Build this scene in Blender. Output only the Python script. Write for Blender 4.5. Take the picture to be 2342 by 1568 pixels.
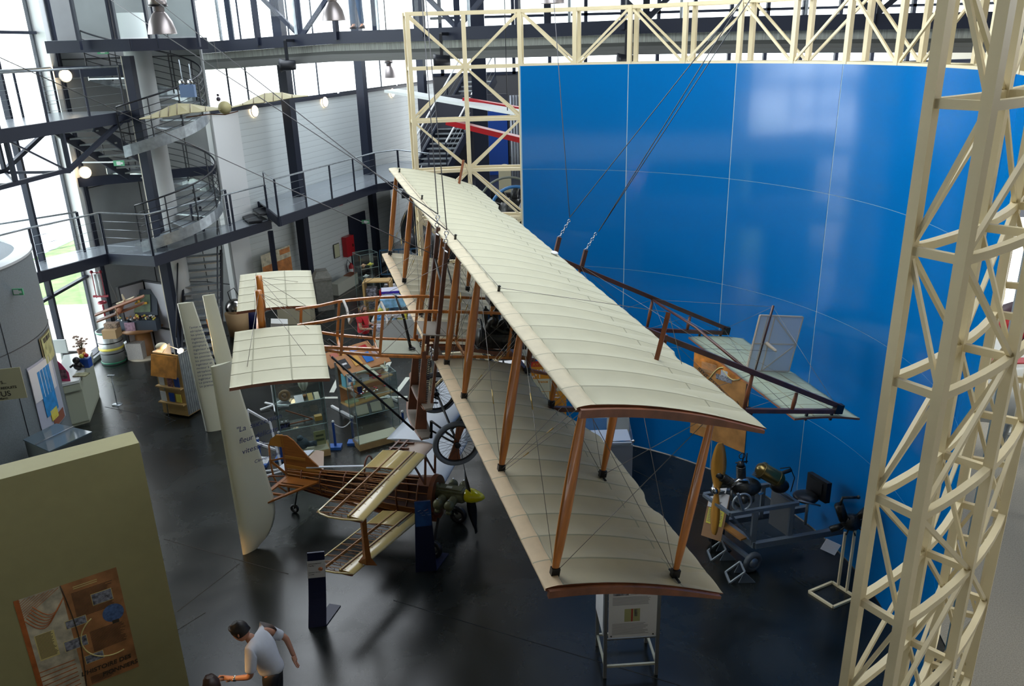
import bpy, math, random
from mathutils import Vector, Matrix
random.seed(7)
for o in list(bpy.data.objects): bpy.data.objects.remove(o)
SC = bpy.context.scene
V = Vector
pi = math.pi
R_ = math.radians
# ------------------------------------------------------------------ camera
CAM_H, FPX, PITCH, ROLL = 8.0, 1862.1, R_(20.334), R_(-1.5757)
cp, sp, cr, sr = math.cos(PITCH), math.sin(PITCH), math.cos(ROLL), math.sin(ROLL)
FW = V((0, cp, -sp)); U0 = V((0, sp, cp)); X0 = V((1, 0, 0))
RT = X0*cr + U0*sr
UP = U0*cr - X0*sr
cam = bpy.data.cameras.new('camera'); cam_o = bpy.data.objects.new('camera', cam)
SC.collection.objects.link(cam_o); SC.camera = cam_o
cam_o.matrix_world = Matrix(((RT.x, UP.x, -FW.x, 0), (RT.y, UP.y, -FW.y, 0), (RT.z, UP.z, -FW.z, CAM_H), (0, 0, 0, 1)))
cam.sensor_width = 36; cam.lens = 36*FPX/2342; cam.clip_start = .05; cam.clip_end = 400
# ------------------------------------------------------------------ light
w = bpy.data.worlds.new('World'); SC.world = w; w.use_nodes = True
nt = w.node_tree; bg = nt.nodes['Background']
tc = nt.nodes.new('ShaderNodeTexCoord'); sx = nt.nodes.new('ShaderNodeSeparateXYZ'); rp = nt.nodes.new('ShaderNodeValToRGB')
nt.links.new(tc.outputs['Generated'], sx.inputs[0]); nt.links.new(sx.outputs['Z'], rp.inputs[0]); nt.links.new(rp.outputs[0], bg.inputs[0])
rp.color_ramp.elements[0].position = .0; rp.color_ramp.elements[0].color = (.93, .97, 1, 1)
rp.color_ramp.elements[1].position = 1; rp.color_ramp.elements[1].color = (.8, .88, 1, 1)
def mth(op, a, b):
    n = nt.nodes.new('ShaderNodeMath'); n.operation = op
    for i, v in enumerate((a, b)):
        if isinstance(v, (int, float)): n.inputs[i].default_value = v
        else: nt.links.new(v, n.inputs[i])
    return n.outputs[0]
west = mth('MAXIMUM', mth('MULTIPLY', sx.outputs['X'], -1.0), 0.0)
nt.links.new(mth('ADD', mth('MULTIPLY', mth('MULTIPLY', west, west), 4.0), 2.8), bg.inputs[1])

def area(name, loc, size, energy, color=(1, 1, 1), rot=(0, 0, 0), spread=180):
    l = bpy.data.lights.new(name, 'AREA'); l.shape = 'RECTANGLE'; l.size, l.size_y = size; l.energy = energy; l.color = color
    l.spread = R_(spread)
    o = bpy.data.objects.new(name, l); SC.collection.objects.link(o); o.location = loc; o.rotation_euler = rot
    return o
area('skylight_over_drum', (0, 11, 11.2), (6, 8), 110, (.97, 1, .93))
area('skylight_over_hall', (-6, 26, 11.2), (7, 12), 330, (.95, .99, .98))
area('daylight_left_glazing', (-13.6, 18.5, 4.6), (9, 7), 150, (.92, .97, 1), (0, R_(-90), 0))
area('daylight_far_glazing', (4, 31.5, 9.4), (22, 2), 330, (.95, .98, 1), (R_(-90), 0, 0))
area('daylight_right_hall', (13, 12, 9.5), (8, 10), 420, (1, .95, .82), (0, R_(18), 0))
SC.view_settings.view_transform = 'Standard'; SC.view_settings.look = 'None'
SC.view_settings.exposure = 0.5; SC.view_settings.gamma = 1; SC.view_settings.use_curve_mapping = False

# ------------------------------------------------------------------ helpers
def ray(x, y): return FW + RT*((x-1171)/FPX) - UP*((y-784)/FPX)
def pz(x, y, z=0.0):
    r = ray(x, y); return V((0, 0, CAM_H)) + r*((z-CAM_H)/r.z)
def pd(x, y, d):
    r = ray(x, y); return V((0, 0, CAM_H)) + r*(d/math.hypot(r.x, r.y))
def pl(x, y, a, b):            # on the vertical plane through plan points a, b
    r = ray(x, y); n = V((b[1]-a[1], a[0]-b[0], 0)); k = (V((a[0], a[1], 0))-V((0, 0, CAM_H))).dot(n)/r.dot(n)
    return V((0, 0, CAM_H)) + r*k

_M = {}
def mat(name, col, rough=.6, metal=0., var=0., scale=6., bump=0., trans=0., emit=None, alpha=1., spec=.5, stretch=None, coat=0.):
    if name in _M: return _M[name]
    m = bpy.data.materials.new(name); m.use_nodes = True; nt = m.node_tree; b = nt.nodes['Principled BSDF']
    b.inputs['Base Color'].default_value = (*col, 1); b.inputs['Roughness'].default_value = rough; b.inputs['Metallic'].default_value = metal
    b.inputs['Specular IOR Level'].default_value = spec
    if coat: b.inputs['Coat Weight'].default_value = coat
    if trans: b.inputs['Transmission Weight'].default_value = trans
    if alpha < 1: b.inputs['Alpha'].default_value = alpha
    if emit: b.inputs['Emission Color'].default_value = (*emit[:3], 1); b.inputs['Emission Strength'].default_value = emit[3]
    if var or bump:
        tcn = nt.nodes.new('ShaderNodeTexCoord'); mp = nt.nodes.new('ShaderNodeMapping'); nz = nt.nodes.new('ShaderNodeTexNoise')
        nz.inputs['Scale'].default_value = scale; nz.inputs['Detail'].default_value = 6
        if stretch: mp.inputs['Scale'].default_value = stretch
        nt.links.new(tcn.outputs['Object'], mp.inputs[0]); nt.links.new(mp.outputs[0], nz.inputs['Vector'])
        if var:
            r = nt.nodes.new('ShaderNodeValToRGB')
            r.color_ramp.elements[0].position = .3; r.color_ramp.elements[1].position = .7
            r.color_ramp.elements[0].color = (*[max(0, c*(1-var)) for c in col], 1); r.color_ramp.elements[1].color = (*[min(1, c*(1+var)) for c in col], 1)
            nt.links.new(nz.outputs['Fac'], r.inputs[0]); nt.links.new(r.outputs[0], b.inputs['Base Color'])
        if bump:
            bn = nt.nodes.new('ShaderNodeBump'); bn.inputs['Strength'].default_value = bump; bn.inputs['Distance'].default_value = .02
            nt.links.new(nz.outputs['Fac'], bn.inputs['Height']); nt.links.new(bn.outputs[0], b.inputs['Normal'])
    _M[name] = m; return m

def glass(name, col=(.97, .99, .985), refl=.8, rough=.02, base=.03):
    if name in _M: return _M[name]
    m = bpy.data.materials.new(name); m.use_nodes = True; nt = m.node_tree; nt.nodes.remove(nt.nodes['Principled BSDF'])
    out = nt.nodes['Material Output']; t = nt.nodes.new('ShaderNodeBsdfTransparent'); g = nt.nodes.new('ShaderNodeBsdfGlossy'); mx = nt.nodes.new('ShaderNodeMixShader')
    lw = nt.nodes.new('ShaderNodeLayerWeight'); lw.inputs[0].default_value = .5; pw = nt.nodes.new('ShaderNodeMath'); pw.operation = 'POWER'; pw.inputs[1].default_value = 5
    ad = nt.nodes.new('ShaderNodeMath'); ad.operation = 'MULTIPLY_ADD'; ad.inputs[1].default_value = refl; ad.inputs[2].default_value = base
    t.inputs[0].default_value = (*col, 1); g.inputs['Roughness'].default_value = rough
    nt.links.new(lw.outputs['Facing'], pw.inputs[0]); nt.links.new(pw.outputs[0], ad.inputs[0]); nt.links.new(ad.outputs[0], mx.inputs[0]); nt.links.new(t.outputs[0], mx.inputs[1]); nt.links.new(g.outputs[0], mx.inputs[2]); nt.links.new(mx.outputs[0], out.inputs[0])
    _M[name] = m; return m

class MB:
    def __init__(s): s.v = []; s.f = []; s.m = []; s.sm = []
    def add(s, vs, fs, mi=0, smooth=False):
        n = len(s.v); s.v += [tuple(p) for p in vs]
        for f in fs: s.f.append([i+n for i in f]); s.m.append(mi); s.sm.append(smooth)
        return s
    def box(s, c, d, ax=None, mi=0):       # c centre, d full sizes, ax list of 3 axes
        X, Y, Z = ax or (V((1, 0, 0)), V((0, 1, 0)), V((0, 0, 1))); c = V(c)
        vs = [c + X*(i*d[0]/2) + Y*(j*d[1]/2) + Z*(k*d[2]/2) for i in (-1, 1) for j in (-1, 1) for k in (-1, 1)]
        return s.add(vs, [(0, 1, 3, 2), (4, 6, 7, 5), (0, 4, 5, 1), (2, 3, 7, 6), (0, 2, 6, 4), (1, 5, 7, 3)], mi)
    def cab(s, x0, x1, y0, y1, z0, z1, mi=0):
        return s.box(((x0+x1)/2, (y0+y1)/2, (z0+z1)/2), (abs(x1-x0), abs(y1-y0), abs(z1-z0)), None, mi)
    def beam(s, p, q, w, h=None, up=(0, 0, 1), mi=0, ext=0):
        p, q = V(p), V(q); h = h or w; d = (q-p)
        L = d.length
        if L < 1e-6: return s
        d.normalize(); up = V(up)
        if abs(d.dot(up)) > .99: up = V((0, 1, 0))
        x = d.cross(up).normalized(); z = x.cross(d)
        return s.box((p+q)/2, (w, L+ext*2, h), (x, d, z), mi)
    def tube(s, pts, r, n=8, mi=0, cap=True, closed=False):
        pts = [V(p) for p in pts]; rs = r if isinstance(r, (list, tuple)) else [r]*len(pts)
        N = len(pts); rings = []
        prev = None
        for i, p in enumerate(pts):
            a = pts[(i-1) % N] if (i or closed) else p; b = pts[(i+1) % N] if (i < N-1 or closed) else p
            d = (b-a).normalized()
            if prev is None:
                u = V((0, 0, 1)) if abs(d.z) < .9 else V((1, 0, 0)); x = d.cross(u).normalized()
            else:
                x = (prev - d*prev.dot(d)).normalized()
            prev = x; y = d.cross(x)
            rings.append([p + (x*math.cos(2*pi*k/n) + y*math.sin(2*pi*k/n))*rs[i] for k in range(n)])
        vs = [v for rg in rings for v in rg]; fs = []
        for i in range(N if closed else N-1):
            j = (i+1) % N
            for k in range(n): fs.append((i*n+k, i*n+(k+1) % n, j*n+(k+1) % n, j*n+k))
        if cap and not closed: fs.append(tuple(range(n-1, -1, -1))); fs.append(tuple((N-1)*n+k for k in range(n)))
        return s.add(vs, fs, mi, True)
    def rod(s, p, q, r, n=8, mi=0): return s.tube([p, q], r, n, mi)
    def lathe(s, prof, c=(0, 0, 0), ax=None, n=24, mi=0, smooth=True, a0=0, a1=2*pi):
        X, Y, Z = ax or (V((1, 0, 0)), V((0, 1, 0)), V((0, 0, 1))); c = V(c); full = abs(a1-a0-2*pi) < 1e-6
        m = n if full else n+1; vs = []
        for r, z in prof:
            for k in range(m):
                a = a0+(a1-a0)*k/n; vs.append(c + X*(r*math.cos(a)) + Y*(r*math.sin(a)) + Z*z)
        fs = []
        for i in range(len(prof)-1):
            for k in range(n):
                k2 = (k+1) % m; fs.append((i*m+k, i*m+k2, (i+1)*m+k2, (i+1)*m+k))
        return s.add(vs, fs, mi, smooth)
    def sph(s, c, r, n=12, mi=0, sc=(1, 1, 1)):
        c = V(c); prof = [(math.sin(pi*i/n), -math.cos(pi*i/n)) for i in range(n+1)]; vs = []; m = n*2
        for a, b in prof:
            for k in range(m): vs.append(c + V((a*math.cos(pi*k/n)*r*sc[0], a*math.sin(pi*k/n)*r*sc[1], b*r*sc[2])))
        fs = [(i*m+k, i*m+(k+1) % m, (i+1)*m+(k+1) % m, (i+1)*m+k) for i in range(n) for k in range(m)]
        return s.add(vs, fs, mi, True)
    def prism(s, poly, a, b, mi=0, smooth=False):   # poly: list of points; swept from offset a to offset b
        a, b = V(a), V(b); n = len(poly); P = [V(p) for p in poly]
        vs = [p+a for p in P] + [p+b for p in P]
        s.add(vs, [tuple(range(n-1, -1, -1)), tuple(range(n, 2*n))], mi)
        return s.add(vs, [(i, (i+1) % n, n+(i+1) % n, n+i) for i in range(n)], mi, smooth)
    def loft(s, rings, mi=0, smooth=True, cap=True, closed=True):
        n = len(rings[0]); vs = [p for r in rings for p in r]; fs = []
        for i in range(len(rings)-1):
            for k in range(n if closed else n-1): fs.append((i*n+k, i*n+(k+1) % n, (i+1)*n+(k+1) % n, (i+1)*n+k))
        s.add(vs, fs, mi, smooth)
        if cap and closed: s.add(list(rings[0]) + list(rings[-1]), [tuple(range(n-1, -1, -1)), tuple(range(n, 2*n))], mi)
        return s
    def torus(s, c, R, r, ax=None, n=28, m=8, mi=0):
        X, Y, Z = ax or (V((1, 0, 0)), V((0, 1, 0)), V((0, 0, 1))); c = V(c)
        return s.tube([c + X*(R*math.cos(2*pi*k/n)) + Y*(R*math.sin(2*pi*k/n)) for k in range(n)], r, m, mi, False, True)

def mk(name, mb, mats, parent=None, label=None, cat=None, group=None, kind=None, bevel=0):
    me = bpy.data.meshes.new(name); me.from_pydata(mb.v, [], mb.f)
    ms = mats if isinstance(mats, (list, tuple)) else [mats]
    for m in ms: me.materials.append(m)
    for p, mi, sm in zip(me.polygons, mb.m, mb.sm): p.material_index = mi; p.use_smooth = sm
    me.update()
    o = bpy.data.objects.new(name, me); SC.collection.objects.link(o)
    if parent: o.parent = parent
    return tag(o, label, cat, group, kind)
def tag(o, label=None, cat=None, group=None, kind=None):
    if label: o['label'] = label
    if cat: o['category'] = cat
    if group: o['group'] = group
    if kind: o['kind'] = kind
    return o
def empty(name, loc=(0, 0, 0), rz=0., label=None, cat=None, group=None, kind=None):
    o = bpy.data.objects.new(name, None); SC.collection.objects.link(o); o.location = loc; o.rotation_euler = (0, 0, rz); o.empty_display_size = .1
    return tag(o, label, cat, group, kind)
def copy_tree(o, parent=None):
    c = o.copy(); SC.collection.objects.link(c); c.parent = parent
    for ch in [x for x in o.children]: copy_tree(ch, c)
    return c
def text(name, s, loc, size, mt, parent=None, X=V((1, 0, 0)), Y=V((0, 0, 1)), ext=.001, align='LEFT', shear=0., off=0.):
    cu = bpy.data.curves.new(name, 'FONT'); cu.body = s; cu.size = size; cu.extrude = ext; cu.align_x = align; cu.shear = shear; cu.offset = off
    cu.materials.append(mt); o = bpy.data.objects.new(name, cu); SC.collection.objects.link(o)
    dg = bpy.context.evaluated_depsgraph_get(); me = bpy.data.meshes.new_from_object(o.evaluated_get(dg)); me.name = name
    bpy.data.objects.remove(o); o = bpy.data.objects.new(name, me); SC.collection.objects.link(o)
    X = X.normalized(); Y = (Y - X*X.dot(Y)).normalized(); Z = X.cross(Y)
    M = Matrix(((X.x, Y.x, Z.x, loc[0]), (X.y, Y.y, Z.y, loc[1]), (X.z, Y.z, Z.z, loc[2]), (0, 0, 0, 1)))
    if parent: o.parent = parent
    o.matrix_local = M
    return o
def lerp(a, b, t): return V(a)*(1-t) + V(b)*t
def wires(name, segs, r, mt, parent=None, **k):
    mb = MB()
    for p, q in segs: mb.rod(p, q, r, 5)
    return mk(name, mb, mt, parent, **k)

# ------------------------------------------------------------------ materials
CREAM = mat('cream paint', (.74, .64, .41), .35, var=.04, scale=3)
NAVY = mat('navy steel', (.014, .019, .036), .45, spec=.3)
NAVY2 = mat('black steel', (.012, .014, .02), .4)
GREYSTEEL = mat('galvanised steel', (.33, .37, .40), .35, .6, var=.2, scale=8)
WHITE = mat('white paint', (.74, .77, .78), .5)
WALLW = mat('white siding', (.62, .68, .70), .55)
WALLG = mat('grey concrete panel', (.27, .285, .29), .7, var=.10, scale=1.2)
FABRIC = mat('doped linen', (.53, .51, .365), .6, var=.035, scale=5, bump=.05)
FABTAPE = mat('linen rib tape', (.33, .32, .22), .7)
FABEDGE = mat('linen leading edge', (.60, .53, .37), .6, var=.06, scale=9, bump=.15)
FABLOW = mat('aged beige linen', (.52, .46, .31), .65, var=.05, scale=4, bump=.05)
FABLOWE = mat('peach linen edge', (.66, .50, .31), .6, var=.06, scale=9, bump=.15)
WOOD = mat('varnished ash', (.50, .17, .028), .28, var=.3, scale=4, stretch=(6, 6, .6), coat=.3)
WOODD = mat('dark mahogany', (.085, .028, .016), .35, var=.35, scale=5, coat=.2)
WOODM = mat('red brown wood', (.20, .065, .025), .4, var=.3, scale=6)
TAUPE = mat('taupe leather cloth', (.30, .25, .20), .6, var=.1)
WIRE = mat('steel wire', (.22, .20, .18), .4, .6)
BLACK = mat('black metal', (.012, .012, .014), .35, .2)
DARKMETAL = mat('oiled dark metal', (.05, .052, .05), .35, .7, var=.4, scale=20)
CHROME = mat('polished metal', (.65, .66, .68), .2, 1)
RUBBER = mat('grey rubber tyre', (.13, .15, .18), .6, var=.08, scale=4)
GLASS = glass('clear glass')
GLASSC = glass('rail glass', (.99, 1, 1), .25, base=.01)
GLASSG = glass('green edged glass', (.955, .985, .975), .8, base=.04)
PAPER = mat('white paper', (.70, .70, .72), .6)
REDM = mat('red paint', (.42, .012, .02), .35)
BLUEP = mat('blue paint', (.012, .06, .30), .4)
INK = mat('black ink', (.02, .02, .025), .6)
SKIN = mat('skin', (.45, .22, .14), .5)
HAIR = mat('dark hair', (.012, .01, .01), .5)
ORANGEP = mat('orange print', (.72, .30, .05), .5)
YELLOWP = mat('yellow print', (.70, .62, .10), .5)
# ------------------------------------------------------------------ floor and shell
def floor_mat():
    m = mat('polished concrete', (.035, .037, .038), .22, var=.0, spec=.5)
    nt = m.node_tree; b = nt.nodes['Principled BSDF']
    tcn = nt.nodes.new('ShaderNodeTexCoord'); n1 = nt.nodes.new('ShaderNodeTexNoise'); n2 = nt.nodes.new('ShaderNodeTexNoise')
    n1.inputs['Scale'].default_value = .9; n1.inputs['Detail'].default_value = 8; n1.inputs['Roughness'].default_value = .65; n1.inputs['Distortion'].default_value = .6
    n2.inputs['Scale'].default_value = .25; n2.inputs['Detail'].default_value = 3
    r = nt.nodes.new('ShaderNodeValToRGB'); r.color_ramp.elements[0].position = .35; r.color_ramp.elements[1].position = .72
    r.color_ramp.elements[0].color = (.004, .0055, .005, 1); r.color_ramp.elements[1].color = (.016, .019, .018, 1)
    mr = nt.nodes.new('ShaderNodeMapRange'); mr.inputs['To Min'].default_value = .17; mr.inputs['To Max'].default_value = .36
    for n in (n1, n2): nt.links.new(tcn.outputs['Object'], n.inputs['Vector'])
    nt.links.new(n1.outputs['Fac'], r.inputs[0]); nt.links.new(r.outputs[0], b.inputs['Base Color'])
    nt.links.new(n1.outputs['Fac'], mr.inputs[0]); nt.links.new(mr.outputs[0], b.inputs['Roughness'])
    return m
CONC = floor_mat()
fb = MB().cab(-11.8, 7.2, -3, 50, -.2, 0)
floor = mk('floor', fb, CONC, kind='structure')
jm = MB()
def jl(a, b):
    a, b = pz(*a, .002), pz(*b, .002); jm.beam(a, b, .012, .002)
jl((375, 1232), (660, 1312)); jl((548, 1288), (405, 1398)); jl((357, 940), (402, 962)); jl((900, 1372), (1335, 1502)); jl((330, 995), (430, 945)); jl((240, 930), (400, 962)); jl((1450, 1075), (1690, 1190)); jl((470, 1400), (200, 1568)); jl((1335,1502),(1560,1568))
mk('floor_joint', jm, mat('joint filler', (.012, .013, .013), .8), floor, kind='stuff')
wh = mat('white floor paint', (.62, .66, .58), .5)
z = .004
cw = MB()
def fq(pts, mi=0):
    p = [pz(x, y, z) for x, y in pts]; cw.add(p, [(0, 1, 2, 3)], mi)
for i, (a, b) in enumerate((((753, 897), (788, 827)), ((853, 897), (885, 827)), ((903, 895), (928, 862)), ((800, 897), (835, 827)))):
    fq([a, (a[0]+11, a[1]), (b[0]+11, b[1]), b])
fq([(738, 907), (932, 905), (932, 909), (738, 911)])
mk('crosswalk_marking', cw, wh, floor, kind='stuff')
# light speckled floor outside the drum on the right
cb = MB().cab(7.2, 26, -3, 50, -.2, -.01)
for a, b in ((60, 170),):
    ring = []
carp = mat('speckled grey carpet', (.40, .38, .33), .9, var=.25, scale=60)
def carpet():
    mb = MB(); top = []; n = 40; c = DC
    arc = [(c[0] + 6.35*math.sin(R_(a)), c[1] + 6.35*math.cos(R_(a))) for a in [40+2.9*i for i in range(n+1)]]
    outer = [(26, 50), (26, -3), (3.4, -3)]
    poly = arc + [(3.4, -3), (26, -3), (26, 20), (arc[0][0], 20)]
    mb.prism([(x, y, 0) for x, y in poly], (0, 0, .004), (0, 0, .016))
    return mb
DC = (-.363, 10.225)
mk('floor_carpet', carpet(), carp, kind='structure')
mk('ground_outside', MB().cab(-60, -11.9, -10, 80, -.3, -.06), mat('lawn', (.26, .42, .14), .9, var=.3, scale=2), kind='structure')
mk('road_outside', MB().cab(-60, -20, 20, 80, -.06, -.03), mat('pale asphalt', (.75, .76, .80), .9, var=.1, scale=1), kind='structure')
mk('path_outside', MB().cab(-18.0, -12.0, 14, 26.6, -.06, -.02), mat('pink gravel', (.78, .64, .56), .9, var=.35, scale=7), kind='structure')
# roof with skylight openings
roof = MB()
roofm = mat('dark roof deck', (.10, .10, .10), .8)
for a in ((-14, 26, -4, 5, 11.5, 11.8), (-14, 26, 16.5, 19, 11.5, 11.8), (-14, 26, 33, 50, 11.5, 11.8), (-14, -3, 5, 16.5, 11.5, 11.8), (3, 26, 5, 16.5, 11.5, 11.8), (-3, 3, 5, 6.5, 11.5, 11.8), (-3, 3, 15.5, 16.5, 11.5, 11.8), (-14, -10, 19, 33, 11.5, 11.8), (-2, 26, 19, 33, 11.5, 11.8)):
    roof.cab(*a)
mk('ceiling', roof, roofm, kind='structure')
# walls behind and right of the viewer
mk('wall_behind_viewer', MB().cab(-14, 26, -4.2, -4, 0, 11.8), mat('taupe wall', (.22, .20, .16), .8), kind='structure')
mk('wall_right', MB().cab(25.8, 26, -4, 50, 0, 8.0), mat('taupe wall', (.22, .20, .16), .8), kind='structure')
mk('wall_left_front', MB().cab(-14, -13.8, -4, 12, 0, 11.8), mat('taupe wall', (.22, .20, .16), .8), kind='structure')

# ------------------------------------------------------------------ blue drum and its cream lattice frame
RI, RO, ZT, DS, PH0, DPH = 5.775, 6.14, 7.564, .9455, 6.513, 10.114
def ang(k): return R_(PH0 + DPH*k)
def dp(k, z, r=RI): return V((DC[0] + r*math.sin(ang(k)), DC[1] + r*math.cos(ang(k)), z))
def lev(m): return ZT - DS*m
blue = mat('glossy blue panel', (.0, .135, .41), .13, var=.04, scale=.5, spec=.5)
seam = mat('pale seam filler', (.40, .52, .55), .5)
wallb = empty('wall_drum', (DC[0], DC[1], 0), kind='structure')
base = V((DC[0], DC[1], 0))
for col in range(0, 6):
    k0, k1 = col*2, min(col*2+2, 11)
    for row in range(4):
        mb = MB(); n = 8; e = .0007
        z1 = lev(row*2)-.004; z0 = max(.02, lev(row*2+2)+.004)
        for i in range(n):
            ka = k0+.008 + (k1-k0-.016)*i/n; kb = k0+.008 + (k1-k0-.016)*(i+1)/n
            a0, a1 = dp(ka, z0, RI-.045)-base, dp(kb, z0, RI-.045)-base; b0, b1 = dp(ka, z0, RI-.025)-base, dp(kb, z0, RI-.025)-base; h = V((0, 0, z1-z0))
            mb.add([a0, a1, a1+h, a0+h], [(0, 1, 2, 3)], 0, True); mb.add([a0, a1, a1+h, a0+h, b0, b1, b1+h, b0+h], [(5, 4, 7, 6), (3, 2, 6, 7), (1, 0, 4, 5)] + ([(0, 3, 7, 4)] if i == 0 else []) + ([(2, 1, 5, 6)] if i == n-1 else []), 0, False)
        o = mk('wall_panel', mb, blue, wallb)
        import bmesh
        bm = bmesh.new(); bm.from_mesh(o.data); fr = [f for f in bm.faces if f.smooth]
        bmesh.ops.remove_doubles(bm, verts=list({v for f in fr for v in f.verts if all(g.smooth for g in v.link_faces)}), dist=1e-5); bm.to_mesh(o.data); bm.free()
sm = MB()
for k in range(0, 11, 2):
    a = dp(k, 0, RI-.030)-base; sm.beam(a + V((0, 0, .02)), a + V((0, 0, ZT)), .028, .02, up=(math.sin(ang(k)), math.cos(ang(k)), 0))
for m in (2, 4, 6):
    sm.tube([dp(k*.25, lev(m), RI-.034)-base for k in range(0, 45)], .009, 4)
mk('wall_seam', sm, seam, wallb)

frame = empty('lattice_frame', (DC[0], DC[1], 0), label='cream painted steel lattice frame of posts, rails and diagonal braces ringing the blue drum wall', cat='steel frame')
K0, K1 = -2, 14
def clad(k): return 0 <= k < 11
for k in range(K0, K1+1):
    for r in (RI, RO):
        a = dp(k, 0, r)-base
        up = (math.sin(ang(k)), math.cos(ang(k)), 0)
        cl = 0 < k < 11
        z0 = 0 if not (cl and r == RI) else ZT-.02
        if r == RO and cl: z0 = 0
        mk('post', MB().beam(a + V((0, 0, z0)), a + V((0, 0, lev(-1)+.03)), .075, .075, up=up), CREAM, frame)
for m in range(-1, 9):
    for r, nm in ((RI, 'inner_rail'), (RO, 'outer_rail')):
        for ka, kb in (((K0, K1),) if m <= 0 else ((K0, 0), (11, K1))):
            n = int((kb-ka)*4)
            mb = MB(); pr = []
            for i in range(n+1):
                k = ka + (kb-ka)*i/n; o_ = V((math.sin(ang(k)), math.cos(ang(k)), 0)); p = dp(k, lev(m) if m < 8 else .05, r)-base
                pr.append([p+o_*.028+V((0, 0, .03)), p-o_*.028+V((0, 0, .03)), p-o_*.028-V((0, 0, .03)), p+o_*.028-V((0, 0, .03))])
            mb.loft(pr, smooth=False)
            mk(nm, mb, CREAM, frame)
# radial ties and diagonal braces, one mesh per bay
for k in range(K0, K1+1):
    mb = MB()
    ms = range(-1, 9) if (k <= 0 or k >= 11) else (-1, 0)
    for m in ms:
        zz = lev(m) if m < 8 else .05
        if len(ms) == 2 or m == 8: mk('radial_tie', MB().beam(dp(k, zz)-base, dp(k, zz, RO)-base, .045, .06), CREAM, frame)
        else: mb.beam(dp(k, zz)-base, dp(k, zz, RO)-base, .045, .06)
    if len(ms) == 2: continue
    if k >= 11 or k <= 0:
        for m in range(-1, 7):
            a, b = (RI, RO) if m % 2 else (RO, RI)
            mb.beam(dp(k, lev(m), a)-base, dp(k, lev(m+1), b)-base, .03)
    mk('radial_tie', mb, CREAM, frame)
for k in range(K0, K1):
    mb = MB()
    ms = range(-1, 7) if not clad(k) else (-1,)
    for r in (RI, RO):
        mb = MB()
        for m in ms:
            par = (k+m) % 2
            if par: a, b = (k, k+1)
            else: a, b = (k+1, k)
            mb.beam(dp(a, lev(m), r)-base, dp(b, lev(m+1), r)-base, .032, .038)
        mk('diagonal_brace', mb, CREAM, frame)
# ------------------------------------------------------------------ hanging biplane
G = Matrix(((0.26028323, 0.95295207, 0.15535443, -2.21086654), (-0.9647906, 0.26300009, 0.00316914, 14.71107141), (-0.03783819, -0.15070936, 0.98785371, 4.37145041), (0, 0, 0, 1)))
bip = empty('pioneer_biplane', label='large early pusher biplane with cream linen wings and orange wooden struts hung on cables', cat='aeroplane'); bip.matrix_world = G
def gw(u, y, z): return G @ V((u, y, z))
TH = .06
def camber(y, c0=-.12, c1=1.5):
    t = (y-c0)/(c1-c0); return .30*t*(1-t)**1.2*1.0 - .17*t
def wing(name, u0, u1, zoff, notch=None, c1=1.5, low=False):
    mb = MB(); nr = max(2, round((u1-u0)/.325)); du = (u1-u0)/nr; cols = []
    for i in range(nr):
        a = u0+i*du
        for f in (0, .03, .14, .32, .5, .68, .86, .97): cols.append((a+f*du, i, f))
    cols.append((u1, nr, 0))
    ys = [-.12, -.125, -.11, -.07, -.02, 0.02, .035, .12, .25, .4, .55, .7, .85, 1.0, 1.1, 1.115, 1.25, 1.38, 1.47, c1]
    def te(u):
        e = c1
        if notch:
            for n0, n1, dpt in notch:
                if n0 < u < n1: e -= dpt*math.sin(pi*(u-n0)/(n1-n0))
        return e
    top = []; bot = []
    for u, i, f in cols:
        s = math.sin(pi*f)*.026; t = []; b = []
        ee = te(u)
        for j, y in enumerate(ys):
            yy = min(y, ee) if y > 1.2 else y
            if y > 1.2: yy = 1.115 + (y-1.115)*(ee-1.115)/(c1-1.115)
            z = camber(y)+zoff
            th = TH*max(0, 1-((y+.12)/1.65))**.5*(0 if j == 0 else (1 if j > 3 else (.3, .55, .8)[j-1]))
            k = 1 if y > .03 else .25
            t.append(V((u, yy, z+th*.5-s*k*(1 if y < c1-.02 else .3)))); b.append(V((u, yy, z-th*.5 + s*.5*k)))
        top.append(t); bot.append(b)
    n = len(ys); m = len(cols)
    vs = [p for t in top for p in t] + [p for b in bot for p in b]; N = n*m
    def F(fs, mi, sm=True): mb.f += [list(q) for q in fs]; mb.m += [mi]*len(fs); mb.sm += [sm]*len(fs)
    mb.v = [tuple(p) for p in vs]
    for i in range(m-1):
        for j in range(n-1):
            tape = cols[i][2] in (0, .97)
            y = ys[j]
            mi = 2 if y < -.01 else (1 if (tape or abs(y-.02) < .001 or abs(y-1.1) < .001) else 0)
            if tape and y < -.01: mi = 1 if cols[i][2] == 0 else 2
            q = i*n+j; F([(q, q+n, q+n+1, q+1)], mi)
            F([(N+q, N+q+1, N+q+n+1, N+q+n)], 2 if y < -.01 else 0)
        q = i*n+n-1; F([(q, q+n, N+q+n, N+q)], 0)
    for i in (0, m-1): F([tuple(i*n+j for j in range(n)) + tuple(N+i*n+j for j in range(n-1, -1, -1))], 3, False)
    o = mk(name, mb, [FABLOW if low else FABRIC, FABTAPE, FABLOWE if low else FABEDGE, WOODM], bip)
    # curved wooden end rib
    for u in (u0-.02, u1+.02):
        r = MB(); pr = []
        for y in [-.1+1.56*i/16 for i in range(17)]:
            z = camber(y)+zoff-.012; h = .045*(1-.6*max(0, (y-.9)/.6)); pr.append([V((u-.02, y, z-h)), V((u+.02, y, z-h)), V((u+.02, y, z+h*.45)), V((u-.02, y, z+h*.45))])
        r.loft(pr, smooth=False)
        mk('end_rib', r, WOODM, o)
    return o
ZU = 1.525
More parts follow.
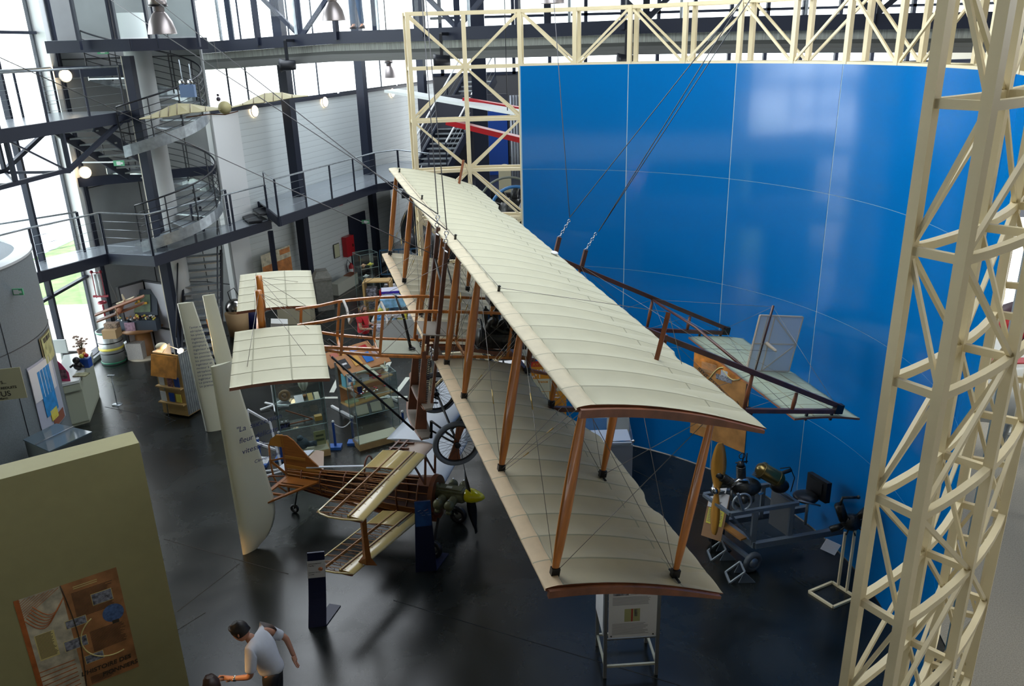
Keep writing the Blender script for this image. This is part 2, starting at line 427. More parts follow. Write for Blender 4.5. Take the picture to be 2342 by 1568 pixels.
up_w = wing('upper_wing', -.15, 9.75, ZU, notch=[(1.6, 2.5, .10), (8.15, 8.5, .06)])
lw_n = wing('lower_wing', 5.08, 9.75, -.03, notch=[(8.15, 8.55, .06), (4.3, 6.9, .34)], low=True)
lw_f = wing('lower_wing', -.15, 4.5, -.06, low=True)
clothp = MB().sph((4.75, 1.42, 1.40), .06, 8, sc=(1.2, .8, .35)); mk('paper_scrap', clothp, PAPER, label='crumpled scrap of white paper resting on the upper wing near its rear edge', cat='paper').matrix_world = G
# spars poking between centre section
mk('wing_spar', MB().beam((4.4, 0, -.05), (5.2, 0, -.05), .05, .06, up=(0, 0, 1)).beam((4.4, 1.09, -.1), (5.2, 1.09, -.1), .05, .06), WOODD, bip)
US = [0, 1.72, 3.35, 4.32, 5.27, 6.28, 7.95, 9.6]
EY = 1.094
def zt(y): return ZU + camber(y) - .03
def zb(y): return -.04 + camber(y) + .035
def strut(u, y, mt, r=.034, z0=None, z1=None):
    a = V((u, y, zb(y) if z0 is None else z0)); b = V((u, y, zt(y) if z1 is None else z1)); mb = MB(); n = 10; pr = []
    for i in range(9):
        t = i/8; rr = r*(.78 + .5*math.sin(pi*t)**.7); p = lerp(a, b, .04+.92*t)
        pr.append([p + V((math.cos(2*pi*k/n)*rr*.7, math.sin(2*pi*k/n)*rr*1.15, 0)) for k in range(n)])
    mb.loft(pr); o = mk('strut', mb, mt, bip)
    f = MB().box(a + V((0, 0, .02)), (.05, .07, .07)).box(b - V((0, 0, .02)), (.05, .07, .06)).box(a + V((.05, 0, -.01)), (.09, .02, .01)).box(a + V((-.05, 0, -.01)), (.09, .02, .01))
    mk('strut_fitting', f, BLACK, o)
for i, u in enumerate(US):
    if i == 3: strut(u, 0, WOOD, .03)
    else: strut(u, 0, WOOD)
    strut(u, EY, WOOD if i not in (3, 4) else WOODM, .03)
# rigging wires
sg = []
rows = [(0, zt(0), zb(0)), (EY, zt(EY), zb(EY))]
for y, a, b in rows:
    for i in range(len(US)-1):
        if i == 3: continue
        sg += [((US[i], y, a), (US[i+1], y, b)), ((US[i], y, b), (US[i+1], y, a))]
        if y == 0: sg += [((US[i]+.03, y+.02, b), (US[i+1]+.03, y, a-.04))]
for u in US:
    if u not in (4.32, 5.27): sg += [((u, 0, rows[0][1]), (u, EY, rows[1][2])), ((u, 0, rows[0][2]), (u, EY, rows[1][1]))]
TL = 5.2; ZL = -.15
boom = {6.31: None, 3.29: None}
for u in boom:
    st = [(1.1, 1.26, -.13), (2.42, .86, -.14), (3.76, .36, -.15), (4.5, .10, -.16), (5.2, -.11, -.17)]
    for i in range(len(st)-1):
        (ya, ta, ba), (yb, tb, bb) = st[i], st[i+1]
        sg += [((u, ya, ta), (u, yb, bb)), ((u, ya, ba), (u, yb, tb))]
    mk('tail_boom', MB().beam((u, .95, 1.30), (u, TL+.06, -.10), .05, .065, up=(0, 0, 1)), WOODD, bip)
    mk('tail_boom', MB().beam((u, 1.05, -.13), (u, TL+.06, -.17), .05, .06), WOODD, bip)
    mk('boom_end_block', MB().box((u, TL+.03, -.13), (.08, .12, .13)), BLACK, bip)
    for (ya, ta, ba) in st[1:4]: mk('boom_strut', MB().tube([(u, ya, ba), (u, ya, (ta+ba)/2), (u, ya, ta)], [.022, .03, .022], 8), WOODM, bip)
sg += [((3.29, y, z), (6.31, y2, z2)) for y, z, y2, z2 in ((2.42, .86, 3.76, .36), (3.76, .36, 2.42, .86), (3.76, .36, 5.2, -.11), (5.2, -.11, 3.76, .36), (1.1, -.13, 3.76, -.15), (2.42, .86, 2.42, -.14), (3.76, -.15, 1.1, -.13))]
mk('tail_crossbar', MB().tube([(3.29, 3.75, .36), (4.8, 3.72, .44), (6.31, 3.75, .36)], .02, 8), WOODD, bip)
# posts carrying the rear hanging chains
for (y, z) in ((1.98, 1.12), (2.44, .95)):
    mk('hanger_post', MB().beam((3.29, y, z-.18), (3.29, y+.03, z+.16), .05, .06), WOODD, bip)
# stabiliser
def panel_surface(name, u0, u1, y0, y1, z0, z1, ribs, spars, th=.03, bow=.03, mt=None, cut=None):
    mb = MB(); nu, ny = ribs*6, 14; T = []; B = []
    tape = set()
    for i in range(nu+1):
        u = u0+(u1-u0)*i/nu; f = (i % 6)/6; s = math.sin(pi*f)*.008
        for j in range(ny+1):
            t = j/ny; y = y0+(y1-y0)*t; z = z0+(z1-z0)*t + bow*math.sin(pi*t)
            T.append((u, y, z+th/2-s)); B.append((u, y, z-th/2))
    n = ny+1; N = len(T); mb.v = T+B
    for i in range(nu):
        for j in range(ny):
            q = i*n+j; mb.f.append([q, q+n, q+n+1, q+1]); mb.m.append(0); mb.sm.append(True)
            mb.f.append([N+q, N+q+1, N+q+n+1, N+q+n]); mb.m.append(0); mb.sm.append(True)
    for i in range(nu):
        for j in (0, ny): q = i*n+j; mb.f.append([q, q+n, N+q+n, N+q]); mb.m.append(2); mb.sm.append(False)
    for i in (0, nu): mb.f.append([i*n+j for j in range(n)] + [N+i*n+j for j in range(n-1, -1, -1)]); mb.m.append(2); mb.sm.append(False)
    for k in range(1, ribs):
        u = u0+(u1-u0)*k/ribs; pts = []
        for j in range(ny+1):
            t = j/ny; pts.append((u, y0+(y1-y0)*t, z0+(z1-z0)*t+bow*math.sin(pi*t)+th/2))
        mb.tube(pts, .004, 4, 1)
    for t in spars: mb.box(((u0+u1)/2, y0+(y1-y0)*t, z0+(z1-z0)*t+bow*math.sin(pi*t)+th/2-.001), (u1-u0, .012, .006), None, 1)
    return mk(name, mb, [mt or FABRIC, FABTAPE, WOODM], bip)
FABG = mat('translucent linen', (.36, .40, .28), .6, var=.05)
panel_surface('tail_stabiliser', 3.3, 6.35, 4.55, 5.6, -.27, -.27, 8, (.3, .7), mt=FABG)
mk('stabiliser_bracket', MB().beam((6.31, 4.75, -.16), (6.31, 4.75, -.3), .03).beam((6.31, 5.15, -.16), (6.31, 5.15, -.3), .03).beam((3.29, 4.75, -.16), (3.29, 4.75, -.3), .03).beam((3.29, 5.15, -.16), (3.29, 5.15, -.3), .03), BLACK, bip)
rud = MB(); y0, y1, z0, z1 = 4.74, 5.48, -.22, .66
rud.box((4.8, (y0+y1)/2, (z0+z1)/2), (.02, y1-y0, z1-z0))
for a, b in (((y0, z0), (y0, z1)), ((y1, z0), (y1, z1)), ((y0, z0), (y1, z0)), ((y0, z1), (y1, z1)), ((y0+.13, z0), (y0+.13, z1)), ((y0+.25, z0), (y0+.25, z1)), ((y0, .22), (y1, .22)), ((y0+.25, z1), (y1, .22)), ((y0+.25, z0), (y1, .22))):
    rud.beam((4.812, *a), (4.812, *b), .022, .006, up=(1, 0, 0), mi=1); rud.beam((4.788, *a), (4.788, *b), .022, .006, up=(1, 0, 0), mi=1)
rudder = mk('rudder', rud, [mat('white thin linen', (.60, .64, .68), .5), mat('pale pine', (.62, .52, .40), .5)], bip)
mk('rudder_horn', MB().tube([(4.72, 4.92, .27), (4.86, 5.0, .2), (5.0, 5.02, .18)], [.03, .03, .02], 8), mat('pale pine', (.62, .52, .40), .5), rudder)
mk('rudder_post', MB().rod((4.8, 4.88, -.3), (4.8, 4.92, .82), .02), WOODD, bip)
sg += [((4.8, 4.92, .8), (3.29, 5.2, -.1)), ((4.8, 4.92, .8), (6.31, 5.2, -.1)), ((5.0, 5.02, .18), (5.2, 1.1, .3)), ((4.8, 4.92, .8), (3.29, 3.76, .36))]
# tail wheel
def wheel(name, c, R, tr, nsp, parent, ax='x', hub=.04):
    c = V(c); A = (V((0, 1, 0)), V((0, 0, 1)), V((1, 0, 0)))
    o = empty(name); o.parent = parent
    mk('tyre', MB().torus(c, R-tr, tr, A, 40, 10), RUBBER if R > .2 else mat('dark rubber', (.05, .06, .07), .6), o)
    mk('rim', MB().torus(c, R-2*tr-.006, .012, A, 40, 6), BLACK, o)
    mk('hub', MB().lathe([(0, -.06), (hub, -.06), (hub*.6, -.03), (hub*.6, .03), (hub, .06), (0, .06)], c, A, 14), BLACK, o)
    s = []
    for k in range(nsp):
        a = 2*pi*k/nsp; b = a + (.5 if k % 2 else -.5); e = V(((-1)**(k//2)*.05, 0, 0))
        s.append((c + e + V((0, math.cos(b)*hub, math.sin(b)*hub)), c + V((0, math.cos(a)*(R-2*tr), math.sin(a)*(R-2*tr)))))
    m = MB()
    for p, q in s: m.rod(p, q, .0022 if R > .2 else .0015, 4)
    mk('spokes', m, mat('spoke wire', (.05, .05, .05), .4, .5), o)
    return o
wheel('tail_wheel', (4.8, 4.93, -.93), .11, .016, 16, bip)
mk('tail_skid_strut', MB().beam((4.8, 4.80, -.25), (4.8, 4.88, -.85), .03, .04).beam((4.83, 4.88, -.82), (4.83, 4.93, -.93), .012, .03).beam((4.77, 4.88, -.82), (4.77, 4.93, -.93), .012, .03), BLACK, bip)
# main wheels
wheel('main_wheel', (5.42, .22, -1.06), .325, .032, 36, bip)
wheel('main_wheel', (4.18, .16, -.90), .325, .032, 36, bip)
mk('wheel_paddle', MB().prism([(5.40, .19, -.80), (5.40, .30, -.80), (5.40, .24, -1.06), (5.40, .30, -1.32), (5.40, .12, -1.32), (5.40, .18, -1.06)], (0, 0, 0), (.02, 0, 0)), WOODM, bip)
# nacelle longerons
def lg(name, pts, u, mt=WOOD, w=.032):
    P = [V((u, y, z)) for y, z in pts]
    mb = MB(); pr = [[p + V((a*w/2, 0, b*w/2)) for a, b in ((-1, -1), (1, -1), (1, 1), (-1, 1))] for p in P]
    mb.loft(pr, smooth=False); return mk(name, mb, mt, bip)
top_pts = [(-1.85, .40), (-1.55, .46), (-1.31, .53), (-1.05, .57), (-.82, .60), (-.3, .64), (.3, .65), (1.0, .65), (1.25, .64)]
bot_pts = [(-1.80, .16), (-1.55, .10), (-1.31, .065), (-.82, .03), (-.28, .02), (.33, .04), (1.15, .03)]
for u in (4.5, 5.1):
    lg('longeron', top_pts, u); lg('longeron', bot_pts, u)
    for y, a, b in ((-1.78, .16, .41), (-1.31, .06, .53), (-.83, .03, .60), (-.29, .02, .64), (.28, .04, .65), (.85, .04, .65)):
        mk('frame_post', MB().beam((u, y, a), (u, y, b), .028, .034, up=(0, 1, 0)), WOOD, bip)
for y in (-1.31, -.83, -.29, .28, .85): mk('cross_member', MB().beam((4.5, y, .03), (5.1, y, .03), .03, .03), WOOD, bip)
mk('longeron', MB().beam((5.1, -1.55, .13), (5.1, -.83, .11), .035, .035), WOOD, bip)
st = [(-1.78, .41, .16), (-1.31, .53, .06), (-.83, .6, .03), (-.29, .64, .02), (.28, .65, .04), (.85, .65, .04)]
for u in (4.5, 5.1):
    for i in range(5): sg += [((u, st[i][0], st[i][1]), (u, st[i+1][0], st[i+1][2])), ((u, st[i][0], st[i][2]), (u, st[i+1][0], st[i+1][1]))]
# pale bent struts at nacelle front
for y in (-1.28, -.80): mk('bow_strut', MB().tube([(4.53, y+.02, .55), (4.68, y+.05, .50), (4.85, y+.08, .36), (5.06, y+.1, .55)], .018, 6), mat('grey painted wood', (.45, .42, .38), .5), bip)
# foot board, seat, steering column
CLOTHG = mat('khaki canvas', (.33, .34, .26), .7, var=.06)
mk('foot_board', MB().box((4.85, -.55, .05), (.46, .56, .012)), CLOTHG, bip)
mk('seat', MB().box((4.9, -.1, .34), (.52, .42, .014)), mat('taupe ply seat', (.25, .22, .18), .55), bip)
mk('control_column', MB().tube([(4.95, -.42, .09), (4.86, -.52, .45), (4.78, -.64, .72)], [.02, .017, .013], 8).torus((4.95, -.40, .08), .035, .012, None, 16, 6).rod((4.7, -.66, .72), (4.86, -.62, .73), .01), BLACK, bip)
# engine: V8 with pipes, rings and radiator
en = empty('engine'); en.parent = bip
mk('crankcase', MB().box((4.8, .85, .19), (.26, .62, .2)).lathe([(0, -.35), (.12, -.35), (.14, -.2), (.14, .3), (.1, .36), (0, .36)], (4.8, .85, .2), (V((1, 0, 0)), V((0, 0, 1)), V((0, 1, 0))), 16), DARKMETAL, en)
for i in range(4):
    for s in (-1, 1):
        c = V((4.8, .62+i*.15, .27)); d = V((s*.62, 0, .78)).normalized()
        Xa = V((0, 1, 0)); Ya = d.cross(Xa)
        mk('cylinder', MB().lathe([(0, 0), (.06, 0), (.062, .04), (.055, .05), (.055, .24), (.062, .25), (.05, .31), (.02, .34), (.015, .37), (0, .37)], c, (Xa, Ya, d), 14), [DARKMETAL], en)
mk('flywheel', MB().torus((4.8, .50, .25), .20, .014, (V((1, 0, 0)), V((0, 0, 1)), V((0, 1, 0))), 30, 8).torus((4.8, .70, .12), .27, .012, None, 30, 8), BLACK, en)
mk('exhaust_pipe', MB().tube([(5.02, .60, .45), (5.06, .75, .38), (5.06, 1.1, .36), (5.0, 1.3, .3)], .02, 8).tube([(4.6, .6, .45), (4.55, .8, .38), (4.55, 1.2, .3)], .02, 8), DARKMETAL, en)
mk('radiator', MB().box((4.75, .62, .80), (.30, .05, .26)).box((4.75, .62, .80), (.26, .07, .22)), BLACK, en)
mk('header_tank', MB().lathe([(0, -.17), (.06, -.15), (.07, 0), (.06, .15), (0, .17)], (4.85, .85, .72), (V((0, 1, 0)), V((0, 0, 1)), V((1, 0, 0))), 16), DARKMETAL, en)
mk('propeller', MB().loft([[V((4.8 + s*x, 1.42 + d*.5*math.cos(tw) , .25 + (s*.0) + e)) for d, e in ((-c, -.012-.02*math.sin(tw)), (c, -.012), (c, .012+.02*math.sin(tw)), (-c, .012))] for s, x, c, tw in [(1, k*.1-1.0, .02+.06*abs(k*.1-1.0)**.6, .8-.5*abs(k*.1-1)) for k in range(21)]]), WOODM, en)
# front hanging masts and undercarriage
for u, zb_, zt_ in ((4.5, -1.0, 1.58), (5.1, -1.14, 1.52)):
    mk('hanging_mast', MB().beam((u, -.12, -.02), (u, -.12, zt_), .06, .05), WOODD, bip)
    du = 0
    leg = MB(); pr = []
    for t in (0, .25, .5, .75, 1):
        z = .1 + (-1.10)*t; w_ = .045 + .11*t; yc = -.27 + .06*t
        pr.append([V((u-.022, yc-w_/2, z)), V((u+.022, yc-w_/2, z)), V((u+.022, yc+w_/2, z)), V((u-.022, yc+w_/2, z))])
    mk('undercarriage_leg', leg.loft(pr, smooth=False), WOODM, bip)
    mk('undercarriage_leg', MB().beam((u, -.10, .1), (u, -.10, -.62), .035, .035), WOODM, bip)
    spx = [(u + .022*math.cos(a*1.0), -.185 + .022*math.sin(a*1.0), .04 - .66*a/(2*pi*26)) for a in [i*2*pi/8 for i in range(8*26)]]
    mk('coil_spring', MB().tube(spx, .006, 4), BLACK, bip)
    mk('brace_tube', MB().rod((u, -1.42, .0), (u, -.30, zb_+.12), .016).rod((u, -.08, zb_+.25), (u+(.32 if u > 4.8 else -.32), .2, -1.0), .014).rod((u, -.05, zb_+.1), (u+(.32 if u > 4.8 else -.32), .2, -1.06), .013).rod((u, -.08, zb_+.25), (u, -.06, zb_), .022).rod((u, .2, -1.04), (u, .9, -.12), .014), BLACK, bip)
for zc, bul in ((-.64, .05), (-1.06, .07)):
    fr_ = [(4.08+1.2*i/14, -.22 - bul*math.sin(pi*i/14)) for i in range(15)]; rr_ = [(5.28-.03, -.12), (5.1, -.07), (4.3, -.05), (4.1, -.09)]
    mk('cross_board', MB().prism([V((u, y, zc)) for u, y in fr_+rr_], (0, 0, -.018), (0, 0, .014), 0), TAUPE, bip); mk('cross_board_edge', MB().tube([V((u, y, zc-.012)) for u, y in fr_], .015, 6), WOODM, bip)
mk('axle', MB().rod((4.1, .17, -.9), (5.5, .23, -1.07), .018), BLACK, bip)
mk('control_yoke', MB().torus((5.1, -.19, .13), .03, .01, (V((1, 0, 0)), V((0, 0, 1)), V((0, 1, 0))), 14, 6).torus((5.16, -.17, .13), .03, .01, (V((1, 0, 0)), V((0, 0, 1)), V((0, 1, 0))), 14, 6).rod((5.13, -.18, .1), (5.13, -.17, -.1), .014), CHROME, bip)
mk('centre_brace', MB().tube([(4.5, -.12, 1.18), (5.1, -.12, .95)], .016).rod((4.5, 0, 1.2), (5.27, .0, .95), .012), DARKMETAL, bip)
# elevators (front)
for u0, u1 in ((5.16, 6.76), (2.84, 4.44)):
    e = panel_surface('front_elevator', u0, u1, -2.56, -1.58, .30, .42, 5, (.22, .62), th=.035, bow=.025)
for u in (4.5, 5.1): mk('elevator_mast', MB().tube([(u, -2.25, .36), (u, -2.28, .6), (u, -2.31, .82)], [.045, .045, .04], 10), WOOD, bip)
mk('elevator_yoke', MB().box((4.8, -2.3, .28), (.62, .04, .05)).box((4.8, -1.9, .2), (.25, .35, .02)), WOOD, bip)
mk('front_ballast_box', MB().box((4.8, -2.05, .24), (.18, .2, .2)), mat('grey fabric', (.45, .46, .44), .7), bip)
sg += [((5.1, -2.30, .8), (u, y, .36)) for u, y in ((6.3, -1.7), (6.3, -2.4), (5.3, -1.62), (4.5, -1.78))] + [((4.5, -2.30, .8), (u, y, .36)) for u, y in ((3.2, -1.7), (3.2, -2.4), (4.4, -1.62), (5.1, -1.78))]
sg += [((5.1, -1.4, .1), (4.5, -.3, .6)), ((4.5, -1.4, .1), (5.1, -.3, .6)), ((5.1, -1.5, .45), (5.27, 0, 1.4)), ((4.5, -1.5, .45), (4.32, 0, 1.4))]
wires('bracing_wires', sg, .0028, WIRE, bip)
tb = MB()
for i, (p, q) in enumerate(sg[:26]):
    p, q = V(p), V(q); t = .3 if i % 2 else .62
    tb.rod(lerp(p, q, t), lerp(p, q, t+.07), .006, 6)
mk('turnbuckles', tb, [mat('brass', (.45, .32, .12), .35, .8)], bip)
# king posts and warping lines above the upper wing
for p, q in (((8.55, 1.1, 1.43), (8.45, 1.18, 1.85)), ((.25, 1.1, 1.43), (.15, 1.16, 1.85))):
    mk('king_post', MB().beam(p, q, .04, .03), WOODM, bip)
kp = [((8.45, 1.18, 1.85), (7.1, .02, ZU+.07)), ((8.45, 1.18, 1.85), (8.5, 1.4, 1.36)), ((.15, 1.16, 1.85), (.1, 1.4, 1.36)),
      ((.15, -.02, ZU+.03), (3.2, -.02, ZU+.04)), ((3.2, -.02, ZU+.04), (5.0, .02, ZU+.04)), ((5.0, .02, ZU+.04), (7.1, .02, ZU+.06))]
wires('warping_wires', kp, .003, WIRE, bip)
pm = MB()
for u in (.3, 2.6, 5.0, 7.1): pm.lathe([(0, 0), (.014, 0), (.014, .05), (.02, .06), (0, .07)], (u, .0, ZU+.03), None, 10)
mk('pulley', pm, DARKMETAL, bip)
# shackles at mast heads
sh = MB()
for u, y, z in ((4.5, -.12, 1.58), (5.1, -.12, 1.52)):
    for k in range(3): sh.torus((u, y-.02, z+.03+.05*k), .025, .008, (V((1, 0, 0)), V((0, 0, 1)), V((0, 1, 0))) if k % 2 else (V((0, 1, 0)), V((0, 0, 1)), V((1, 0, 0))), 12, 5)
    sh.rod((u-.2, y, z-.1), (u+.2, y-.03, z-.06), .01)
for y, z in ((2.01, 1.28), (2.47, 1.11)):
    for k in range(7): sh.torus((3.29+.01*k, y+.015*k, z+.045*k), .02, .006, (V((1, 0, 0)), V((0, 0, 1)), V((0, 1, 0))) if k % 2 else (V((0, 1, 0)), V((0, 0, 1)), V((1, 0, 0))), 12, 5)
mk('shackle_chain', sh, CHROME, bip)
# ------------------------------------------------------------------ hall walls on the left
def siding():
    m = mat('ribbed white siding', (.60, .66, .68), .5); nt = m.node_tree; b = nt.nodes['Principled BSDF']
    tcn = nt.nodes.new('ShaderNodeTexCoord'); s = nt.nodes.new('ShaderNodeSeparateXYZ'); mu = nt.nodes.new('ShaderNodeMath'); fr = nt.nodes.new('ShaderNodeMath'); r = nt.nodes.new('ShaderNodeValToRGB')
    mu.operation = 'MULTIPLY'; mu.inputs[1].default_value = 1/.19; fr.operation = 'FRACT'
    nt.links.new(tcn.outputs['Object'], s.inputs[0]); nt.links.new(s.outputs['Z'], mu.inputs[0]); nt.links.new(mu.outputs[0], fr.inputs[0]); nt.links.new(fr.outputs[0], r.inputs[0])
    e = r.color_ramp.elements; e[0].position = 0; e[0].color = (.36, .40, .41, 1); e[1].position = .10; e[1].color = (.60, .66, .67, 1)
    e2 = r.color_ramp.elements.new(.9); e2.color = (.62, .68, .69, 1)
    nt.links.new(r.outputs[0], b.inputs['Base Color'])
    return m
SID = siding()
W0, W1 = V((-8.36, 23.9, 0)), V((-2.3, 42.2, 0)); WD = (W1-W0).normalized(); WN = V((WD.y, -WD.x, 0))
def wpt(s, z, off=0.): return W0 + WD*s + WN*off + V((0, 0, z))
def wallbox(s0, s1, z0, z1, o0=-.2, o1=0., mb=None, mi=0):
    mb = mb or MB(); c = wpt((s0+s1)/2, (z0+z1)/2, (o0+o1)/2); return mb.box(c, (s1-s0, o1-o0, z1-z0), (WD, WN, V((0, 0, 1))), mi)
LW = (W1-W0).length
mk('wall_left', wallbox(1.3, LW, 0, 6.35), SID, kind='structure')
mk('wall_left_plain', wallbox(0, 1.3, 0, 6.35), WHITE, kind='structure')
mk('wall_left_top', wallbox(0, LW, 10.9, 11.5), WHITE, kind='structure')
sillp = mk('trim_1', wallbox(0, LW, 6.28, 6.38, -.1, .06), NAVY, kind='structure')
bays = [(.1, 2.75), (2.95, 7.35), (7.55, 12.3), (12.5, LW)]
for i, (a, b) in enumerate(bays):
    wn = empty('window_%d' % (i+1), kind='structure')
    mk('pane', wallbox(a, b, 6.38, 10.9, -.06, -.05), GLASS, wn)
    mb = MB()
    for s in (a+(b-a)*.38, a+(b-a)*.72): wallbox(s-.012, s+.012, 6.38, 10.9, -.08, -.03, mb)
    wallbox(a, b, 6.38, 6.42, -.08, -.03, mb)
    mk('window_frame', mb, NAVY, wn)
# free standing columns in front of the left wall
for i, (x, y) in enumerate(((-6.73, 26.3), (-5.14, 30.6), (-3.42, 35.3))):
    ax = (WD, WN, V((0, 0, 1)))
    tag(mk('steel_column', MB().box((x, y, 5.7), (.30, .30, 11.4), ax).box((x, y, .03), (.5, .5, .06), ax), NAVY), ['navy steel column in front of the white ribbed wall, nearest the spiral stair', 'navy steel column in front of the white ribbed wall, between the other two', 'navy steel column in front of the white ribbed wall, next to the straight stair'][i], 'column', 'navy columns along the ribbed wall')
# lower wall under the gallery
L0, L1 = V((-8.2, 24.6, 0)), V((-6.55, 27.3, 0)); L2 = V((-4.6, 32.0, 0))
mb = MB()
for a, b in ((L0, L1), (L1, L2)):
    d = (b-a).normalized(); n = V((d.y, -d.x, 0)); mb.box((a+b)/2 - n*.1 + V((0, 0, 1.4)), ((b-a).length, .2, 2.8), (d, n, V((0, 0, 1))))
mk('wall_left_lower', mb, SID, kind='structure')
LD = (L2-L1).normalized(); LN = V((LD.y, -LD.x, 0)); ZV = V((0, 0, 1))
def lp(x, y, off=.01):
    r = ray(x, y); k = (L1 + LN*off - V((0, 0, CAM_H))).dot(LN)/r.dot(LN); return V((0, 0, CAM_H)) + r*k
dr = empty('door_1', kind='structure')
d0, d1 = lp(808, 630), lp(848, 615)
s0 = (d0-L1).dot(LD); dw = 1.1
dc = L1 + LD*(s0+dw/2) + LN*.03
mk('door_leaf', MB().box(dc + ZV*1.12, (dw, .06, 2.24), (LD, LN, ZV)), NAVY, dr)
mk('door_handle', MB().box(dc + LD*.45 + LN*.06 + ZV*1.05, (.14, .03, .03), (LD, LN, ZV)), CHROME, dr)
# curved grey concrete apse round the spiral stair
AP = [(-11.42, 22.25), (-11.15, 23.1), (-10.75, 24.0), (-10.2, 24.5), (-9.4, 24.45), (-8.36, 23.95)]
am = MB(); pts = AP
am.loft([[V((x, y, 0)), V((x, y, 11.5))] for x, y in pts], closed=False, smooth=True)
am.loft([[V((x-.12, y+.22, 0)), V((x-.12, y+.22, 11.5))] for x, y in pts], closed=False, smooth=True)
apse = mk('wall_apse', am, WALLG, kind='structure')
jn = MB()
for z in (1.25, 4.55, 7.85): jn.tube([(x+.004, y-.012, z) for x, y in pts], .012, 4)
for i in (2, 4): jn.rod((AP[i][0]+.01, AP[i][1]-.02, 0), (AP[i][0]+.01, AP[i][1]-.02, 11), .01, 4)
mk('wall_joint', jn, NAVY2, apse)
mk('trim_2', MB().beam((-11.62, 22.08, 0), (-11.62, 22.08, 11.5), .30, .32), WHITE, kind='structure')
mk('trim_3', MB().beam((-11.40, 22.2, 0), (-11.40, 22.2, 11.5), .06, .12).beam((-11.80, 21.9, 0), (-11.8, 21.9, 11.5), .08, .1), NAVY, kind='structure')
mk('trim_4', MB().beam((-8.36, 23.93, 0), (-8.36, 23.93, 11.5), .05, .1), WALLG, kind='structure')
mk('trim_5', MB().beam((-11.6, 22.0, 7.55), (-9.6, 22.4, 7.55), .16, .26), NAVY, kind='structure')
mk('trim_6', MB().beam((-11.6, 22.0, 4.75), (-8.4, 23.8, 4.75), .14, .24), NAVY, kind='structure')
# left glazing
gl = empty('window_5', kind='structure')
mk('pane', MB().cab(-11.75, -11.74, 10, 21.9, .12, 11.4), GLASS, gl)
fm = MB()
for y in (20.0, 17.6, 15.2, 12.8): fm.cab(-11.80, -11.66, y-.05, y+.05, .1, 11.4)
for z in (2.2, 8.5): fm.cab(-11.79, -11.67, 10, 21.9, z-.035, z+.035)
fm.cab(-11.85, -11.6, 10, 21.9, 0, .14)
mk('window_frame', fm, NAVY, gl)
bk = MB().cab(-11.85, -11.5, 10, 21.9, -.02, .12); mk('baseboard_left', bk, WALLG, kind='structure')
# ------------------------------------------------------------------ back wall
mk('wall_back', MB().cab(-3, 26, 36, 36.2, 0, 6.7).cab(-3, 26, 36, 36.2, 10.6, 11.5), mat('dark back wall', (.05, .052, .06), .7), kind='structure')
gb = empty('window_6', kind='structure')
mk('pane', MB().cab(-3, 26, 36.05, 36.07, 6.7, 10.6), GLASS, gb)
fm = MB()
x = -2.6
while x < 26: fm.cab(x-.07, x+.07, 35.95, 36.15, 6.7, 10.6); x += 1.5
fm.cab(-3, 26, 35.95, 36.15, 6.68, 6.8).cab(-3, 26, 35.95, 36.15, 8.9, 9.0)
mk('window_frame', fm, NAVY, gb)
tag(mk('steel_column', MB().box(tuple(pz(1104, 400, 4)[:2]) + (5.7,), (.45, .45, 11.4)), NAVY), 'broad navy column seen through the cream lattice beside the straight stair', 'column')
cor = mat('corrugated grey sheet', (.20, .22, .25), .4, .4)
cm = MB()
for i in range(24): cm.rod((.2+i*.1, 30.0, 1.5), (.2+i*.1, 30.0, 6.2), .05, 6)
mk('wall_corrugated', cm, cor, kind='structure')
mk('wall_dark_partition', MB().cab(-3.2, .1, 31, 31.15, 0, 6.2), mat('dark partition', (.03, .032, .045), .6), kind='structure')
d2 = empty('door_2', kind='structure'); mk('door_leaf', MB().cab(-1.0, .05, 30.9, 30.99, 3.3, 5.6), BLUEP, d2); mk('door_handle', MB().cab(-.9, -.75, 30.84, 30.9, 4.3, 4.33), CHROME, d2)
mk('floor_mezzanine', MB().cab(-3.6, 2.6, 27.6, 36, 3.1, 3.3), NAVY2, kind='structure')
# ------------------------------------------------------------------ galleries
DECK = mat('gallery deck sheet', (.34, .38, .42), .22, .5, var=.08, scale=3)
def gallery(name, outer, inner, zt_, label, th=.27):
    e = empty(name, (outer[0][0], outer[0][1], zt_), label=label, cat='gallery'); o = V((outer[0][0], outer[0][1], zt_))
    poly = [V((x, y, zt_))-o for x, y in outer] + [V((x, y, zt_))-o for x, y in reversed(inner)]
    mk('deck', MB().prism(poly, (0, 0, -.05), (0, 0, 0)), DECK, e)
    for pts in (outer, inner):
        mb = MB()
        for a, b in zip(pts, pts[1:]): mb.beam(V((*a, zt_-.14))-o, V((*b, zt_-.14))-o, .09, th, ext=.04)
        mk('edge_beam', mb, NAVY, e)
    return e, o
def railing(e, o, pts, z, h=1.05, step=1.35, first=True, posts_m=None, cables=5):
    P = [V((x, y, z)) - o for x, y in pts]
    hr = MB(); hr.tube([p + V((0, 0, h)) for p in P], .024, 8); mk('handrail', hr, GREYSTEEL, e)
    cb = MB()
    for a, b in zip(P, P[1:]):
        for c in range(1, cables): cb.rod(a + V((0, 0, h*c/cables)), b + V((0, 0, h*c/cables)), .004, 4)
        n = max(1, round((b-a).length/step))
        for i in range(n+1):
            p = lerp(a, b, i/n)
            mk('rail_post', MB().beam(p - V((0, 0, .28)), p + V((0, 0, h)), .022, .07, up=(b-a).normalized()), NAVY, e)
    mk('rail_cable', cb, GREYSTEEL, e)
def fpz(pl_, z): return [tuple(pz(x, y, z)[:2]) for x, y in pl_]
lo = fpz([(-120, 715), (95, 645), (250, 602), (355, 608), (540, 548), (618, 523)], 2.85)
